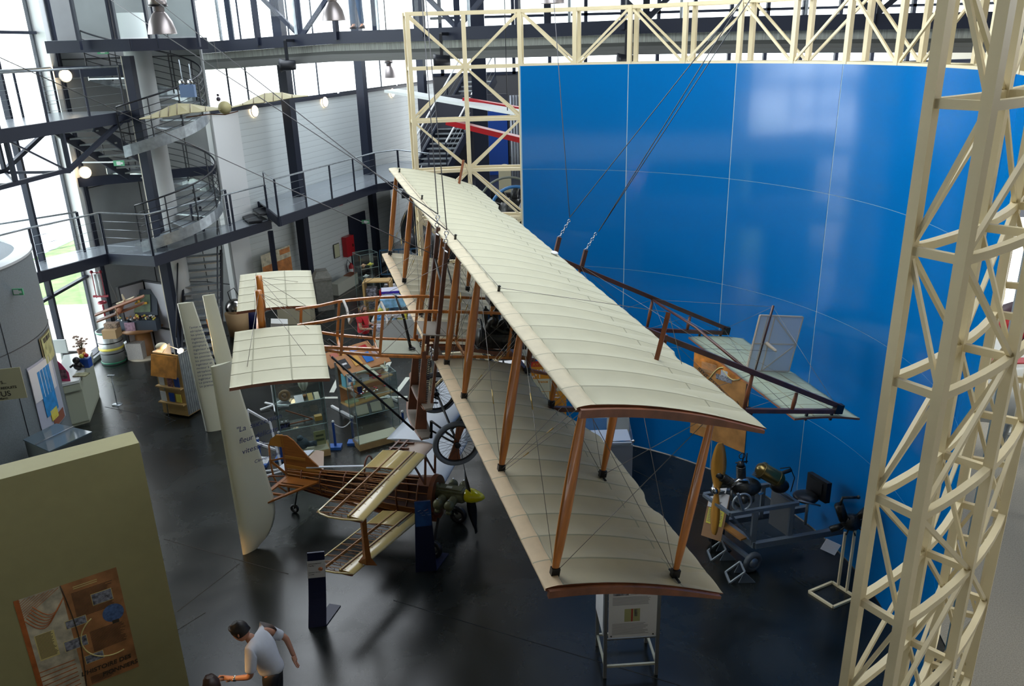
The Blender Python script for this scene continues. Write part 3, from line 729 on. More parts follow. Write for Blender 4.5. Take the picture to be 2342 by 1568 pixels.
li = [tuple(V(p)+V(q)) for p, q in zip(lo, [(-1.1, .5), (-1.1, .5), (-1.3, 1.0), (-1.1, 1.6), (-.9, 1.0), (-.9, .8)])]
li[3] = (-9.2, 23.0); li[4] = (-8.3, 24.0); li[2] = (-11.2, 21.4); li[5] = tuple((wpt(1.6, 0, .02))[:2])
g2, o2 = gallery('gallery_walkway', lo, li, 3.12, 'lower navy steel gallery with grey deck passing round the spiral stair')
railing(g2, o2, lo, 3.12)
railing(g2, o2, [li[0], li[1], (-11.1, 20.9)], 3.12); railing(g2, o2, [(-8.75, 23.1), (-8.2, 23.75)], 3.12)
ho = [lo[-1]] + fpz([(640, 515), (862, 437), (915, 428), (985, 440)], 3.25)
hi_ = [tuple(wpt(1.7, 0, .02)[:2]), tuple(wpt(2.2, 0, .02)[:2]), tuple(wpt(7.8, 0, .02)[:2]), (-4.4, 34), (-3.3, 34)]
g3, o3 = gallery('gallery_walkway', ho, hi_, 3.5, 'higher stretch of navy gallery running along the white ribbed wall')
railing(g3, o3, ho, 3.5)
mk('step', MB().beam(V((*ho[0], 3.3))-o3, V((*hi_[0], 3.3))-o3, .5, .06).beam(V((*ho[0], 3.18))-o3 + V((-.25, -.5, 0)), V((*hi_[0], 3.18))-o3+V((-.25, -.5, 0)), .4, .05), NAVY2, g3)
# slim posts under the gallery edge
for i, (a, b) in enumerate((((618, 528), (636, 700)), ((747, 467), (774, 700)), ((853, 436), (876, 600)))):
    top = pz(*a, 2.85); mk('support_post', MB().beam((top.x, top.y, 0), (top.x, top.y, 2.85), .13, .13), NAVY, None, ['slim navy post under the gallery, in front of the orange poster', 'slim navy post under the gallery, between grey bin and wall bench', 'slim navy post under the gallery, beyond the glass display tower'][i], 'post', 'slim posts under the gallery')
# upper gallery at the left with trussed underside
uo = [(-10.9, 11.0), (-10.1, 16.8), (-9.45, 21.1)]; ui = [(-11.55, 11.0), (-11.5, 16.9), (-11.2, 21.3)]
g1, o1 = gallery('gallery_walkway', uo, ui, 6.62, 'upper navy gallery in front of the tall glazing with open truss below')
railing(g1, o1, uo[1:], 6.62, step=1.5); railing(g1, o1, ui[1:], 6.62, step=1.5)
mk('deck_beam', MB().beam(V((-9.5, 21.1, 6.5))-o1, V((-9.2, 21.3, 6.5))-o1, .12, .24), NAVY, g1)
tr = MB()
def G1(y, s, z):   # s 0 outer 1 inner
    t = (y-16.8)/4.3; a = lerp((*uo[1], 0), (*uo[2], 0), t); b = lerp((*ui[1], 0), (*ui[2], 0), t); return lerp(a, b, s) + V((0, 0, z)) - o1
for s in (0, 1):
    tr.beam(G1(15.2, s, 5.5), G1(18.6, s, 5.55), .09); tr.beam(G1(18.6, s, 5.55), G1(21.0, s, 6.45), .09)
    for y in (15.2, 16.9, 18.6): tr.beam(G1(y, s, 5.5), G1(y, s, 6.4), .08)
    tr.beam(G1(15.2, s, 5.5), G1(16.3, s, 6.4), .035).beam(G1(18.6, s, 5.5), G1(16.9, s, 6.4), .035)
tr.beam(G1(16.9, 0, 5.5), G1(18.6, 1, 5.5), .05).beam(G1(18.6, 0, 5.5), G1(18.6, 1, 5.5), .06).beam(G1(16.9, 1, 5.5), G1(16.9, 0, 5.5), .06)
mk('under_truss', tr, NAVY, g1)
# short stair flight from upper gallery into the spiral landing
fl_ = MB(); a = V((-10.4, 20.3, 6.3)) - o1; b = V((-9.7, 22.2, 4.9)) - o1
for s in (-.45, .45): fl_.beam(a + V((s*.9, s*.35, 0)), b + V((s*.9, s*.35, 0)), .05, .24)
mk('stair_stringer', fl_, NAVY, g1)
for i in range(8): mk('tread', MB().box(lerp(a, b, (i+.5)/8), (.85, .22, .035), (V((.93, .36, 0)), V((-.36, .93, 0)), ZV)), GREYSTEEL, g1)
# main navy column with pale strip
mcx, mcy = -9.22, 21.23
tag(mk('steel_column', MB().box((mcx, mcy, 3.95), (.2, .26, 7.9)).cab(mcx-.14, mcx-.1, mcy-.1, mcy+.08, 0, 7.9, 1).box((mcx, mcy, .02), (.36, .36, .04)), [NAVY, mat('pale cable duct', (.55, .52, .44), .6)]), 'tall navy column with a pale cable strip in front of the spiral stair', 'column')
# ------------------------------------------------------------------ spiral stair
SX, SY = -9.31, 22.05
sp_ = empty('spiral_stair', (SX, SY, 0), label='tall spiral stair with grey steel treads winding round a pale round column', cat='stair')
mk('core_column', MB().lathe([(.33, 0), (.33, 8.9), (0, 8.9)], n=28), mat('pale grey plaster', (.42, .44, .44), .6), sp_)
PT = 2.4
def gap(z): return ((z-3.3)/PT) % 1 > .74
def sa(z): return R_(-95) + 2*pi*(z-3.3)/PT
z = 3.35
while z < 8.0:
    if gap(z): z += .175; continue
    a = sa(z); c, s = math.cos(a), math.sin(a); da = 2*pi*.175/PT*1.25
    pr = [V((math.cos(a+q)*r, math.sin(a+q)*r, z)) for r, q in ((.33, -da/2), (1.45, -da/2), (1.45, da/2), (.33, da/2))]
    mk('tread', MB().prism(pr, (0, 0, -.035), (0, 0, 0)), GREYSTEEL, sp_); z += .175
def helix(r, z0, z1, dz, n=60): return [V((math.cos(sa(z0+(z1-z0)*i/n))*r, math.sin(sa(z0+(z1-z0)*i/n))*r, z0+(z1-z0)*i/n+dz)) for i in range(n+1)]
hx = helix(1.48, 3.3, 8.0, 0, 90)
for t0 in (3.3, 5.7, 8.1-.0):
    z1 = min(t0+PT*.74, 8.15)
    if z1-t0 < .2: continue
    hq = helix(1.48, t0, z1, 0, 36)
    mk('stringer', MB().loft([[p-V((0, 0, .16)), p+V((0, 0, .12)), p+V((p.x*.015, p.y*.015, .12)), p+V((p.x*.015, p.y*.015, -.16))] for p in hq], smooth=False), GREYSTEEL, sp_)
    for k in range(1, 7): mk('helical_rail', MB().tube(helix(1.46, t0, z1, .17*k if k < 6 else 1.05, 36), .024 if k == 6 else .010, 6), NAVY2, sp_)
    for i in range(0, 37, 4): mk('baluster', MB().beam(hq[i], hq[i] + V((0, 0, 1.05)), .02, .04), NAVY2, sp_)
# lowest straight flight
fa = pz(463, 838, 0) - V((SX, SY, 0)); fb_ = V((.55, .75, 2.55)); wd = V((.93, .25, 0)).normalized()
for i in range(15):
    mk('tread', MB().box(lerp(fa, fb_, (i+.6)/15), (.98, .26, .03), (wd, V((-wd.y, wd.x, 0)), ZV)), GREYSTEEL, sp_)
for s in (-.5, .5): mk('stringer', MB().beam(fa + wd*s, fb_ + wd*s, .05, .2), NAVY2, sp_)
for s in (-.52, .52): mk('handrail', MB().tube([fa + wd*s + V((0, 0, .9)), fb_ + wd*s + V((0, 0, .9))], .022, 6).rod(fa+wd*s, fa+wd*s+V((0, 0, .9)), .015).rod(fb_+wd*s, fb_+wd*s+V((0, 0, .9)), .015), NAVY2, sp_)
# landing and glazed balcony at the stair head
la = [tuple(pd(x, y, d)[:2]) for x, y, d in ((112, 115, 23.0), (300, 108, 22.2), (470, 100, 22.8))]
lb = [(-11.3, 22.3), (-9.9, 24.3), (-8.4, 24.2)]
g4, o4 = gallery('landing', la, lb, 8.28, 'top landing with glass balcony at the head of the spiral stair')
for x0, x1 in ((182, 262), (272, 345), (362, 455)):
    p, q = pd(x0, 98, 22.4) - o4, pd(x1, 98, 22.4) - o4; p.z = q.z = 0.03
    mk('glass_panel', MB().beam(p + V((0, 0, .5)), q + V((0, 0, .5)), .012, 1.0), GLASSG, g4)
    for r_ in (p, q): mk('rail_post', MB().beam(r_ - V((0, 0, .25)), r_ + V((0, 0, 1.12)), .05, .12), NAVY, g4)
p, q = pd(178, 98, 22.4) - o4, pd(460, 98, 22.4) - o4; p.z = q.z = 1.14
mk('top_rail', MB().beam(p, q, .14, .1), NAVY2, g4)
# ------------------------------------------------------------------ big bridge across the hall
def bpx(x, y, z=None):
    r = ray(x, y); k = 20.96/(r.y+.45*r.x); p = V((0, 0, CAM_H)) + r*k; return p
tops = [bpx(x, y) for x, y in ((415, 101), (490, 94), (750, 73), (1187, 56), (1440, 45), (1700, 37), (2000, 31), (2342, 25), (2700, 22))]
bo = tops[3].copy(); br = empty('bridge_walkway', bo, label='long navy footbridge with grey ribbed girder crossing the hall under the roof', cat='footbridge')
BD = (V((tops[-1].x, tops[-1].y, 0)) - V((tops[0].x, tops[0].y, 0))).normalized(); BN = V((-BD.y, BD.x, 0))
if BN.y < 0: BN = -BN
def along(name, z0, z1, o0, o1, mt):
    mk(name, MB().loft([[p-bo + BN*o0 + V((0, 0, z0)), p-bo + BN*o1 + V((0, 0, z0)), p-bo + BN*o1 + V((0, 0, z1)), p-bo + BN*o0 + V((0, 0, z1))] for p in tops], smooth=False), mt, br)
GIR = mat('ribbed grey girder', (.30, .32, .29), .5, var=.3, scale=4, stretch=(8, 8, .5))
along('edge_beam', -.30, 0, 0, .12, NAVY); along('girder', -.48, -.30, .15, .25, GIR)
along('soffit', -.56, -.48, .10, 2.0, mat('dark soffit', (.05, .055, .05), .7)); along('soffit_lip', -.64, -.56, .0, .5, mat('grey soffit band', (.10, .105, .10), .7)); along('soffit_band', -.74, -.64, -.12, 2.2, mat('grey soffit band', (.10, .105, .10), .7))
along('deck', -.05, 0, .12, 2.0, DECK)
lenB = sum((b-a).length for a, b in zip(tops, tops[1:]))
def bat(s):
    for a, b in zip(tops, tops[1:]):
        L = (b-a).length
        if s <= L: return lerp(a, b, s/L) - bo
        s -= L
    return tops[-1]-bo
s = .2; i = 0
while s < lenB:
    p = bat(s)
    thick = i % 2 == 0
    mk('rail_post', MB().beam(p - V((0, 0, .2 if thick else .0)), p + V((0, 0, 2.4 if thick else 1.2)), .09 if thick else .06, .16 if thick else .05, up=BN), NAVY if thick else GREYSTEEL, br)
    if thick and s+1.7 < lenB:
        q = bat(s+2.6) ; a_, b_ = (p, q) if (i//2) % 2 else (q, p)
        mk('truss_diagonal', MB().beam(a_ + BN*1.9, b_ + BN*1.9 + V((0, 0, 2.4)), .09, .12), NAVY, br)
        mk('truss_post', MB().beam(p + BN*1.9, p + BN*1.9 + V((0, 0, 2.4)), .16, .1), NAVY, br)
    s += 1.3; i += 1
mk('handrail', MB().tube([p-bo+V((0, 0, 1.12)) for p in tops], .025, 6), GREYSTEEL, br)
mk('glass_panel', MB().loft([[p-bo + BN*.02 + V((0, 0, .1)), p-bo + BN*.03 + V((0, 0, .1)), p-bo + BN*.03 + V((0, 0, 1.05)), p-bo + BN*.02 + V((0, 0, 1.05))] for p in tops], smooth=False), GLASSC, br)
# black spotlights under the bridge
spn = ['black box spotlight under the bridge, nearest the spiral stair', 'black box spotlight under the bridge, behind the cream lattice', 'black box spotlight under the bridge, above the blue drum wall']
for i, (x, y) in enumerate(((677, 148), (1026, 138), (1442, 138))):
    p = bpx(x, y) - BN*.35
    e = empty('stage_spotlight', p, label=spn[i], cat='spotlight', group='spotlights under the bridge')
    mk('arm', MB().beam((0, 0, .1), (0, 0, .62), .07, .1).beam((0, 0, .62), BN*.4+V((0, 0, .62)), .07), NAVY2, e)
    mk('lamp_housing', MB().lathe([(0, -.2), (.12, -.2), (.15, .12), (.18, .2), (.16, .2), (0, .1)], (0, 0, 0), (V((0, 1, 0)), ZV, V((-1, 0, 0))), 16), NAVY2, e)
# straight stair with white handrails
st_ = empty('straight_stair', (-2.6, 28.6, 3.3), label='straight grey steel stair with pale handrails rising behind the cream lattice', cat='stair'); so = V((-2.6, 28.6, 3.3))
a = pd(985, 392, 29.5) - so; b = pd(1098, 182, 33.0) - so
sd = V((.95, -.1, 0)).normalized()
for i in range(19): mk('tread', MB().box(lerp(a, b, (i+.5)/19), (1.15, .26, .04), (sd, V((-sd.y, sd.x, 0)), ZV)), GREYSTEEL, st_)
for s in (-.6, .6):
    mk('stringer', MB().beam(a + sd*s, b + sd*s, .06, .28), NAVY, st_); mk('handrail', MB().tube([a + sd*s + V((0, 0, 1)), b + sd*s + V((0, 0, 1))], .032, 8), WHITE, st_)
    cbm = MB()
    for c in (.25, .5, .75): cbm.rod(a + sd*s + V((0, 0, c)), b + sd*s + V((0, 0, c)), .008, 4)
    mk('rail_cable', cbm, GREYSTEEL, st_)
    for t in (0, .33, .66, 1): p = lerp(a, b, t) + sd*s; mk('rail_post', MB().beam(p, p+V((0, 0, 1)), .04, .06), NAVY, st_)
# wing of a white and red aircraft hanging in the dark area behind
awm = mat('silver wing', (.62, .66, .66), .4)
p0, p1 = pd(895, 207, 21), pd(1192, 258, 18.5)
e = empty('hanging_light_aircraft', p1, label='white wing and red fuselage of an aircraft hanging behind the lattice', cat='aeroplane')
mk('wing', MB().beam(p0-p1, V((0, 0, 0)), .5, .06), awm, e)
mk('hanging_rod', MB().rod((-.3, 0, 0), (-.3, .3, 11.4-p1.z), .01), NAVY2, e)
mk('fuselage', MB().beam(V((-1.7, 1.2, -.25)), V((.2, .7, -.7)), .3, .12).beam(V((-1.3, 1.2, .25)), V((.2, .7, -.0)), .2, .07), REDM, e)
# round wall lights
lm = mat('lit lamp glass', (1, .85, .65), .4, emit=(1, .78, .5, 6))
wl = ['round lit wall lamp on the ribbed wall, next to the plain white strip', 'round lit wall lamp on the ribbed wall, in the bay between first and second column', 'round lit wall lamp on the ribbed wall, in the bay beyond the second column', 'round lit wall lamp high on the grey apse beside the top landing', 'round lit wall lamp on the grey apse beside the tall glazing, below the upper gallery']
P5 = []
for x, y in ((582, 254), (743, 233), (897, 212)): r = ray(x, y); k = (W0 + WN*.05 - V((0, 0, CAM_H))).dot(WN)/r.dot(WN); P5.append((V((0, 0, CAM_H))+r*k, WN))
for x, y in ((150, 173), (195, 394)): P5.append((pd(x, y, 24.6), V((.75, -.66, 0)).normalized()))
for i, (p, n) in enumerate(P5):
    X = V((-n.y, n.x, 0)); e = empty('wall_lamp', p, label=wl[i], cat='wall lamp', group='round wall lamps')
    rr = .165 if i < 3 else .15
    mk('lamp_glass', MB().lathe([(0, .08), (rr*.6, .07), (rr*.95, .03), (rr, 0)], (0, 0, 0), (X, ZV, n), 20), lm, e)
    mk('lamp_ring', MB().torus((0, 0, 0), rr, .018, (X, ZV, n), 24, 6), mat('warm white ring', (.7, .62, .5), .5), e)
# hanging bell lamps
bl = ['bell shaped metal pendant lamp hanging before the glazed balcony', 'bell shaped metal pendant lamp hanging before the person on the bridge', 'small dark bell pendant lamp hanging in front of the ribbed wall windows', 'bell pendant lamp rim hanging above the lattice over the blue wall']
for i, (x, y, d, s) in enumerate(((372, 78, 16, .235), (764, 47, 18, .235), (891, 178, 27, .2), (1264, 8, 17, .23))):
    p = pd(x, y, d); e = empty('pendant_lamp', p, label=bl[i], cat='pendant lamp', group='bell pendant lamps')
    mk('lamp_shade', MB().lathe([(s, 0), (s*.96, .06), (s*.8, .2), (s*.5, .32), (s*.34, .36), (s*.34, .37), (s*.48, .31), (s*.78, .19), (s*.93, .06), (s*.97, 0)], n=28), mat('brushed lamp shade', (.42, .38, .38), .35, .7), e)
    mk('ballast_housing', MB().lathe([(0, .34), (s*.4, .36), (s*.4, .44), (s*.62, .46), (s*.62, .56), (s*.4, .66), (0, .68)], n=20), mat('brushed lamp shade', (.42, .38, .38), .35, .7), e)
    mk('neck', MB().lathe([(s*.66, .43), (s*.66, .46), (0, .47)], n=20), BLACK, e)
    mk('hanging_rod', MB().rod((0, 0, .66), (0, 0, 11.4-p.z), .018), NAVY2, e)
# emergency light box
e = empty('emergency_light', pd(430, 208, 21.5), label='blue grey emergency light box with two lamps beside the spiral stair', cat='emergency light')
mk('box', MB().box((0, 0, 0), (.34, .14, .28)), mat('blue grey box', (.12, .19, .33), .5), e)
for s in (-.1, .1): mk('lamp_head', MB().lathe([(0, 0), (.05, 0), (.065, .06), (0, .05)], (s, 0, .2), (V((1, 0, 0)), ZV, V((0, -1, 0))), 14), CHROME, e)
mk('bracket', MB().rod((-.1, .05, .1), (-.14, .1, .7), .012).rod((.1, .05, .1), (.08, .1, .6), .012), GREYSTEEL, e)
EXG = mat('green exit sign', (.10, .42, .22), .5)
for i, (x, y, d, lb_) in enumerate(((235, 117, 22.6, 'small green and white exit sign under the top landing edge'), (272, 373, 22.6, 'small green and white exit sign under the beam by the wall lamp'), (38, 667, 18.2, 'small green and white exit sign on the round grey tower'), (836, 507, 28.4, 'small green and white exit sign above the navy door'))):
    p = pd(x, y, d); e = mk('exit_sign', MB().box((0, 0, 0), (.26, .03, .13)).box((0, -.018, 0), (.10, .01, .09), None, 1).box((.08, -.018, 0), (.05, .01, .05), None, 1), [EXG, WHITE], None, lb_, 'exit sign', 'exit signs'); e.location = p
    if i < 2: mk('mounting_arm', MB().beam((-.1, 0, .03), (-.95, .1, .03), .03), WHITE, e)
# ------------------------------------------------------------------ foreground partition with history poster
def frame_axes(a, b):           # horizontal axis a->b, facing normal towards the viewer
    X = V((b[0]-a[0], b[1]-a[1], 0)).normalized(); N = V((X.y, -X.x, 0)); return X, N
OLIVE = mat('olive cream board', (.36, .33, .15), .55, var=.03)
ZP = 3.7
pr_, plf = pz(318, 1012, ZP), pz(0, 1096, ZP)
X, N = frame_axes(plf, pr_)
base5 = V((pr_.x, pr_.y, 0)); wid = 4.2
part = empty('exhibition_partition', base5, label='large thick olive cream partition standing at the lower corner with a brown history poster on it', cat='partition')
mk('board', MB().box(-X*wid/2 - N*.19 + V((0, 0, ZP/2)), (wid, .38, ZP), (X, N, V((0, 0, 1)))), OLIVE, part)
UPV = V((0, 0, 1))
POSTN = {}
def flat(mb, o, X, Y, x0, y0, x1, y1, d, mi):   # thin rectangle on a plate
    Z = X.cross(Y); return mb.box(o + X*((x0+x1)/2) + Y*((y0+y1)/2) + Z*d, (abs(x1-x0), abs(y1-y0), .0012), (X, Y, Z), mi)
SEPIA = mat('sepia brown print', (.42, .19, .07), .5, var=.35, scale=5); SEPL = mat('pale sepia print', (.55, .50, .36), .5, var=.4, scale=7); RUST = mat('rust print', (.45, .13, .03), .5, var=.3, scale=6)
PALEP = mat('pale yellow line', (.72, .62, .25), .5); PHOTO = mat('grey photo print', (.22, .23, .27), .5, var=.8, scale=25); INKB = mat('brown black print ink', (.05, .035, .02), .6); BALP = mat('blue balloon print', (.08, .15, .32), .5, var=.4, scale=30)
def lines(mb, o, X, Y, x0, x1, y1, y0, n, mi, d=.003, sk=None):
    for i in range(n):
        y = y1 - (y1-y0)*i/n; w_ = (x1-x0)*random.uniform(.82, 1); flat(mb, o, X, Y, x0, y, x0+w_, y-(y1-y0)/n*.38, d, mi)
def history_poster(o, X, Y, W, H, par, title):
    mb = MB(); flat(mb, o, X, Y, 0, 0, W, H, .001, 0)
    flat(mb, o, X, Y, 0, 0, W*.44, H, .002, 1)
    e = W*.44
    mb.tube([o + X*(e + W*.05*math.sin(pi*i/12)) + Y*(H*i/12) + X.cross(Y)*.004 for i in range(13)], .007, 4, 5)
    Z = X.cross(Y)
    for i in range(9): a = o + X*(W*.02) + Y*(H*(.97-.02*i)) + Z*.003; mb.beam(a, o + X*(W*(.06+.045*i)) + Y*(H*.99) + Z*.003, .006, .001, up=Z, mi=2)
    for i in range(6): mb.tube([o + X*(W*(.05+.02*i+.30*t)) + Y*(H*(.80+.02*i-.12*math.sin(t*pi))) + Z*.003 for t in [j/8 for j in range(9)]], .006, 4, 2)
    for i in range(7): mb.beam(o + X*(W*.03) + Y*(H*(.03+.045*i)) + Z*.003, o + X*(W*(.40)) + Y*(H*(.06+.04*i)) + Z*.003, .012, .001, up=Z, mi=2)
    flat(mb, o, X, Y, 0, H*.0, W*.05, H, .0025, 2)
    flat(mb, o, X, Y, W*.09, H*.40, W*.28, H*.64, .003, 4); lines(mb, o, X, Y, W*.10, W*.275, H*.635, H*.41, 20, 5, .0045)
    lines(mb, o, X, Y, W*.52, W*.93, H*.90, H*.66, 22, 5); lines(mb, o, X, Y, W*.55, W*.80, H*.955, H*.92, 2, 4)
    lines(mb, o, X, Y, W*.60, W*.96, H*.50, H*.30, 20, 5); lines(mb, o, X, Y, W*.50, W*.75, H*.08, H*.01, 7, 5)
    c = (W*.80, H*.43); mb.tube([o + X*(c[0] + W*.30*math.cos(a)) + Y*(c[1] + W*.30*math.sin(a)) + Z*.004 for a in [R_(120+8*i) for i in range(22)]], .009, 4, 4)
    for x0, y0, x1, y1 in ((.70, .73, .90, .83), (.40, .60, .60, .67), (.34, .40, .56, .49), (.50, .22, .68, .29)): flat(mb, o, X, Y, W*x0-.006, H*y0-.006, W*x1+.006, H*y1+.006, .0045, 4); flat(mb, o, X, Y, W*x0, H*y0, W*x1, H*y1, .0055, 3)
    bc = o + X*(W*.87) + Y*(H*.60) + Z*.004; mb.add([bc + X*(W*.11*math.cos(a)) + Y*(W*.115*math.sin(a)) for a in [2*pi*k/20 for k in range(20)]], [tuple(range(20))], 6); flat(mb, o, X, Y, W*.84, H*.50, W*.91, H*.53, .005, 5)
    p = mk('poster', mb, [SEPIA, SEPL, RUST, PHOTO, PALEP, INKB, BALP], par)
    for s, x, y, a in title: 
        Xr = (X*math.cos(R_(a)) + Y*math.sin(R_(a))); Yr = (Y*math.cos(R_(a)) - X*math.sin(R_(a)))
        text('poster_title', s, o + X*(W*x) + Y*(H*y) + Z*.007, H*.055, INKB, p, Xr, Yr, shear=.15, off=.002)
    return p
def on_plane(x, y, a, n):
    r = ray(x, y); k = (a - V((0, 0, CAM_H))).dot(n)/r.dot(n); return V((0, 0, CAM_H)) + r*k
tl, trr, bl_ = on_plane(30, 1375, pr_+N*.002, N), on_plane(268, 1310, pr_+N*.002, N), on_plane(100, 1610, pr_+N*.002, N)
PW, PH = (trr-tl).length, (tl-bl_).length
PX = X; PY = UPV
history_poster(V((tl.x, tl.y, tl.z-PH)) - base5, X, UPV, PW, PH, part, [("L'HISTOIRE DES", .42, .12, 0), ('PIONNIERS', .62, .045, 0)])
sl = bpy.data.lights.new('picture_spot', 'SPOT'); sl.energy = 700; sl.color = (1, .55, .2); sl.spot_size = R_(105); sl.shadow_soft_size = .08
so_ = bpy.data.objects.new('picture_spot', sl); SC.collection.objects.link(so_); so_.location = pr_ - X*2.9 - N*.15 + V((0, 0, .8)); so_.rotation_euler = (0, 0, 0)
# ------------------------------------------------------------------ round grey tower with posters
TC = V((-12.75, 15.5, 0)); TR = 3.0
tw = empty('round_tower', TC, label='grey panelled round tower room beside the glazing with a dark recess and posters', cat='tower room')
gm = mat('speckled grey panel', (.17, .20, .22), .7, var=.12, scale=40)
def arc(r, a0, a1, n): return [(r*math.cos(R_(a0+(a1-a0)*i/n)), r*math.sin(R_(a0+(a1-a0)*i/n))) for i in range(n+1)]
mb = MB()
mb.loft([[V((x, y, 1.95)), V((x, y, 4.15))] for x, y in arc(TR, -100, 60, 40)], closed=False)
mb.loft([[V((x, y, 0)), V((x, y, 1.95))] for x, y in arc(TR, -30, 60, 20)], closed=False)
mb.prism([V((x, y, 1.95)) for x, y in arc(TR, -100, -30, 20)] + [V((0, 0, 1.95))], (0, 0, 0), (0, 0, .03))
mk('tower_wall', mb, gm, tw)
mk('tower_rim', MB().loft([[V((x*1.01, y*1.01, 4.15)), V((x*1.01, y*1.01, 4.2)), V((x*.9, y*.9, 4.2)), V((x*.9, y*.9, 4.15))] for x, y in arc(TR, -100, 60, 40)], smooth=False), mat('pale rim', (.50, .53, .55), .5), tw)
mk('tower_roof', MB().prism([V((x*.9, y*.9, 4.1)) for x, y in arc(TR, 0, 350, 40)], (0, 0, 0), (0, 0, .05)), gm, tw)
mk('roof_vent', MB().cab(1.9, 2.6, -.4, .1, 4.15, 4.5).cab(1.95, 2.55, -.45, .05, 4.5, 4.58), GREYSTEEL, tw)
sj = MB()
for a in (-70, -48, -30, -12): x, y = arc(TR+.004, a, a, 1)[0]; sj.rod((x, y, 1.95 if a < -30 else 0), (x, y, 4.15), .009, 4)
sj.tube([V((x, y, 2.55)) for x, y in arc(TR+.003, -100, 30, 30)], .009, 4)
mk('panel_joint', sj, NAVY2, tw)
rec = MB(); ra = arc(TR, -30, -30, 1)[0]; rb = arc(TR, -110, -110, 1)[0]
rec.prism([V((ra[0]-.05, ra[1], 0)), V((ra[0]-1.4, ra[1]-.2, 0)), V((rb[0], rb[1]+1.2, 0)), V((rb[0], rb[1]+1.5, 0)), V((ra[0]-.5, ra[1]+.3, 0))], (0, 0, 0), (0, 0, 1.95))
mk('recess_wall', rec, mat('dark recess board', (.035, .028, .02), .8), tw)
# OUS notice
sp0 = pd(-40, 905, 17.1)
Xs = V((.97, .25, 0)).normalized(); Zs = V((Xs.y, -Xs.x, 0))
sg_p = pd(62, 905, 16.9)
sgn = empty('notice_board', sg_p, label='cream notice board with dark French capitals hanging in the dark recess of the round tower', cat='notice')
mk('board', MB().box(-Xs*.45 + V((0, 0, .28)), (.9, .02, .62), (Xs, -Zs, UPV)), mat('cream card', (.42, .41, .28), .6), sgn)
for s, x, z, h in (('VOS PROJETS...', -.84, .30, .085), ('NOS MOYENS REDUITS', -.86, .19, .07), ('VOUS', -.64, .05, .15), ('NOS MOYENS Merci.', -.86, -.01, .06)):
    text('notice_text', s, -Xs*(-x) + Zs*.014 + V((0, 0, z)), h, INK, sgn, Xs, UPV, off=.001)
def on_cyl(x, y, r):
    d = ray(x, y); o = V((0, 0, CAM_H)); A = d.x**2+d.y**2; B = 2*(d.x*(o.x-TC.x)+d.y*(o.y-TC.y)); Cc = (o.x-TC.x)**2+(o.y-TC.y)**2-r*r
    q = B*B-4*A*Cc
    k = (-B-math.sqrt(max(0, q)))/(2*A); return o+d*k
def curved_sheet(name, a0, a1, z0, z1, r, mt, par, **k):
    m = MB(); m.loft([[V((x, y, z0)), V((x, y, z1))] for x, y in arc(r, a0, a1, 8)], closed=False); m.loft([[V((x*.997, y*.997, z0)), V((x*.997, y*.997, z1))] for x, y in arc(r, a0, a1, 8)], closed=False); return mk(name, m, mt, par, **k)
def cang(x, y, r=TR): p = on_cyl(x, y, r)-TC; return math.degrees(math.atan2(p.y, p.x)), p.z
def cyl_poster(nm, xy0, xy1, label, mt, parts=()):
    a0, z0 = cang(*xy0); a1, z1 = cang(*xy1); e = empty(nm, TC, label=label, cat='poster')
    curved_sheet('sheet', a0, a1, z0, z1, TR+.025, mt, e)
    for (f0, f1, g0, g1, m2, nm2) in parts: curved_sheet(nm2, a0+(a1-a0)*f0, a0+(a1-a0)*f1, z0+(z1-z0)*g0, z0+(z1-z0)*g1, TR+.04, m2, e)
    return e
SKYB = mat('sky blue print', (.03, .26, .62), .4, var=.25, scale=6)
cyl_poster('wall_poster', (98, 1000), (112, 800), 'tall white and blue poster with yellow and brown figures on the round grey tower', mat('pale lilac paper', (.42, .45, .55), .5), ((.0, .85, .5, .97, mat('white paper', (.70, .70, .72), .6), 'white_panel'), (.22, .70, .22, .88, SKYB, 'blue_picture'), (.35, .62, .12, .27, YELLOWP, 'yellow_figure'), (.4, .9, .02, .16, mat('brown print', (.28, .10, .06), .5), 'brown_figure')))
cyl_poster('framed_print', (101, 838), (108, 750), 'narrow framed yellow and green print high on the round grey tower', mat('dark gold frame', (.20, .17, .10), .4), ((.08, .92, .04, .96, mat('yellow green print', (.42, .44, .22), .5, var=.4, scale=8), 'print'), (.2, .8, .75, .92, INK, 'lettering')))
# ------------------------------------------------------------------ reception counter
CT = mat('white laminate', (.62, .66, .64), .25); CB = mat('pale green laminate', (.42, .46, .36), .45)
c1, c2, c3 = pz(140, 985), pz(205, 967), pz(229, 903)
co = V((c2.x, c2.y, 0)); cn = empty('reception_counter', co, label='pale angled reception counter with white top beside the round grey tower', cat='counter')
def prism_pts(pts, z0, z1): return MB().prism([V((p.x, p.y, z0)) for p in pts], (0, 0, 0), (0, 0, z1-z0))
a1 = c1-co; a2 = c2-co; a3 = c3-co
d1 = (a2-a1).normalized(); n1 = V((-d1.y, d1.x, 0)); d3 = (a3-a2).normalized(); n3 = V((-d3.y, d3.x, 0))
body = [a1, a2, a3, a3+n3*.55, a2+n3*.55+V((-.05, .55, 0))*1.0, a1+n1*.6]
mk('counter_body', prism_pts(body, .08, .88), CB, cn)
mk('plinth', prism_pts([lerp(p, V((-.3, .8, 0)), .06) for p in body], 0, .08), mat('plinth', (.35, .37, .28), .5), cn)
big = [p + (p-V((-.35, .9, 0))).normalized()*.1 for p in body]
mk('counter_band', prism_pts(big, .88, 1.04), CB, cn)
mk('worktop', prism_pts([p + (p-V((-.35, .9, 0))).normalized()*.03 for p in big], 1.06, 1.12), CT, cn)
def item(name, px_, py_, z, label, cat, group=None): return empty(name, pz(px_, py_, z), label=label, cat=cat, group=group)
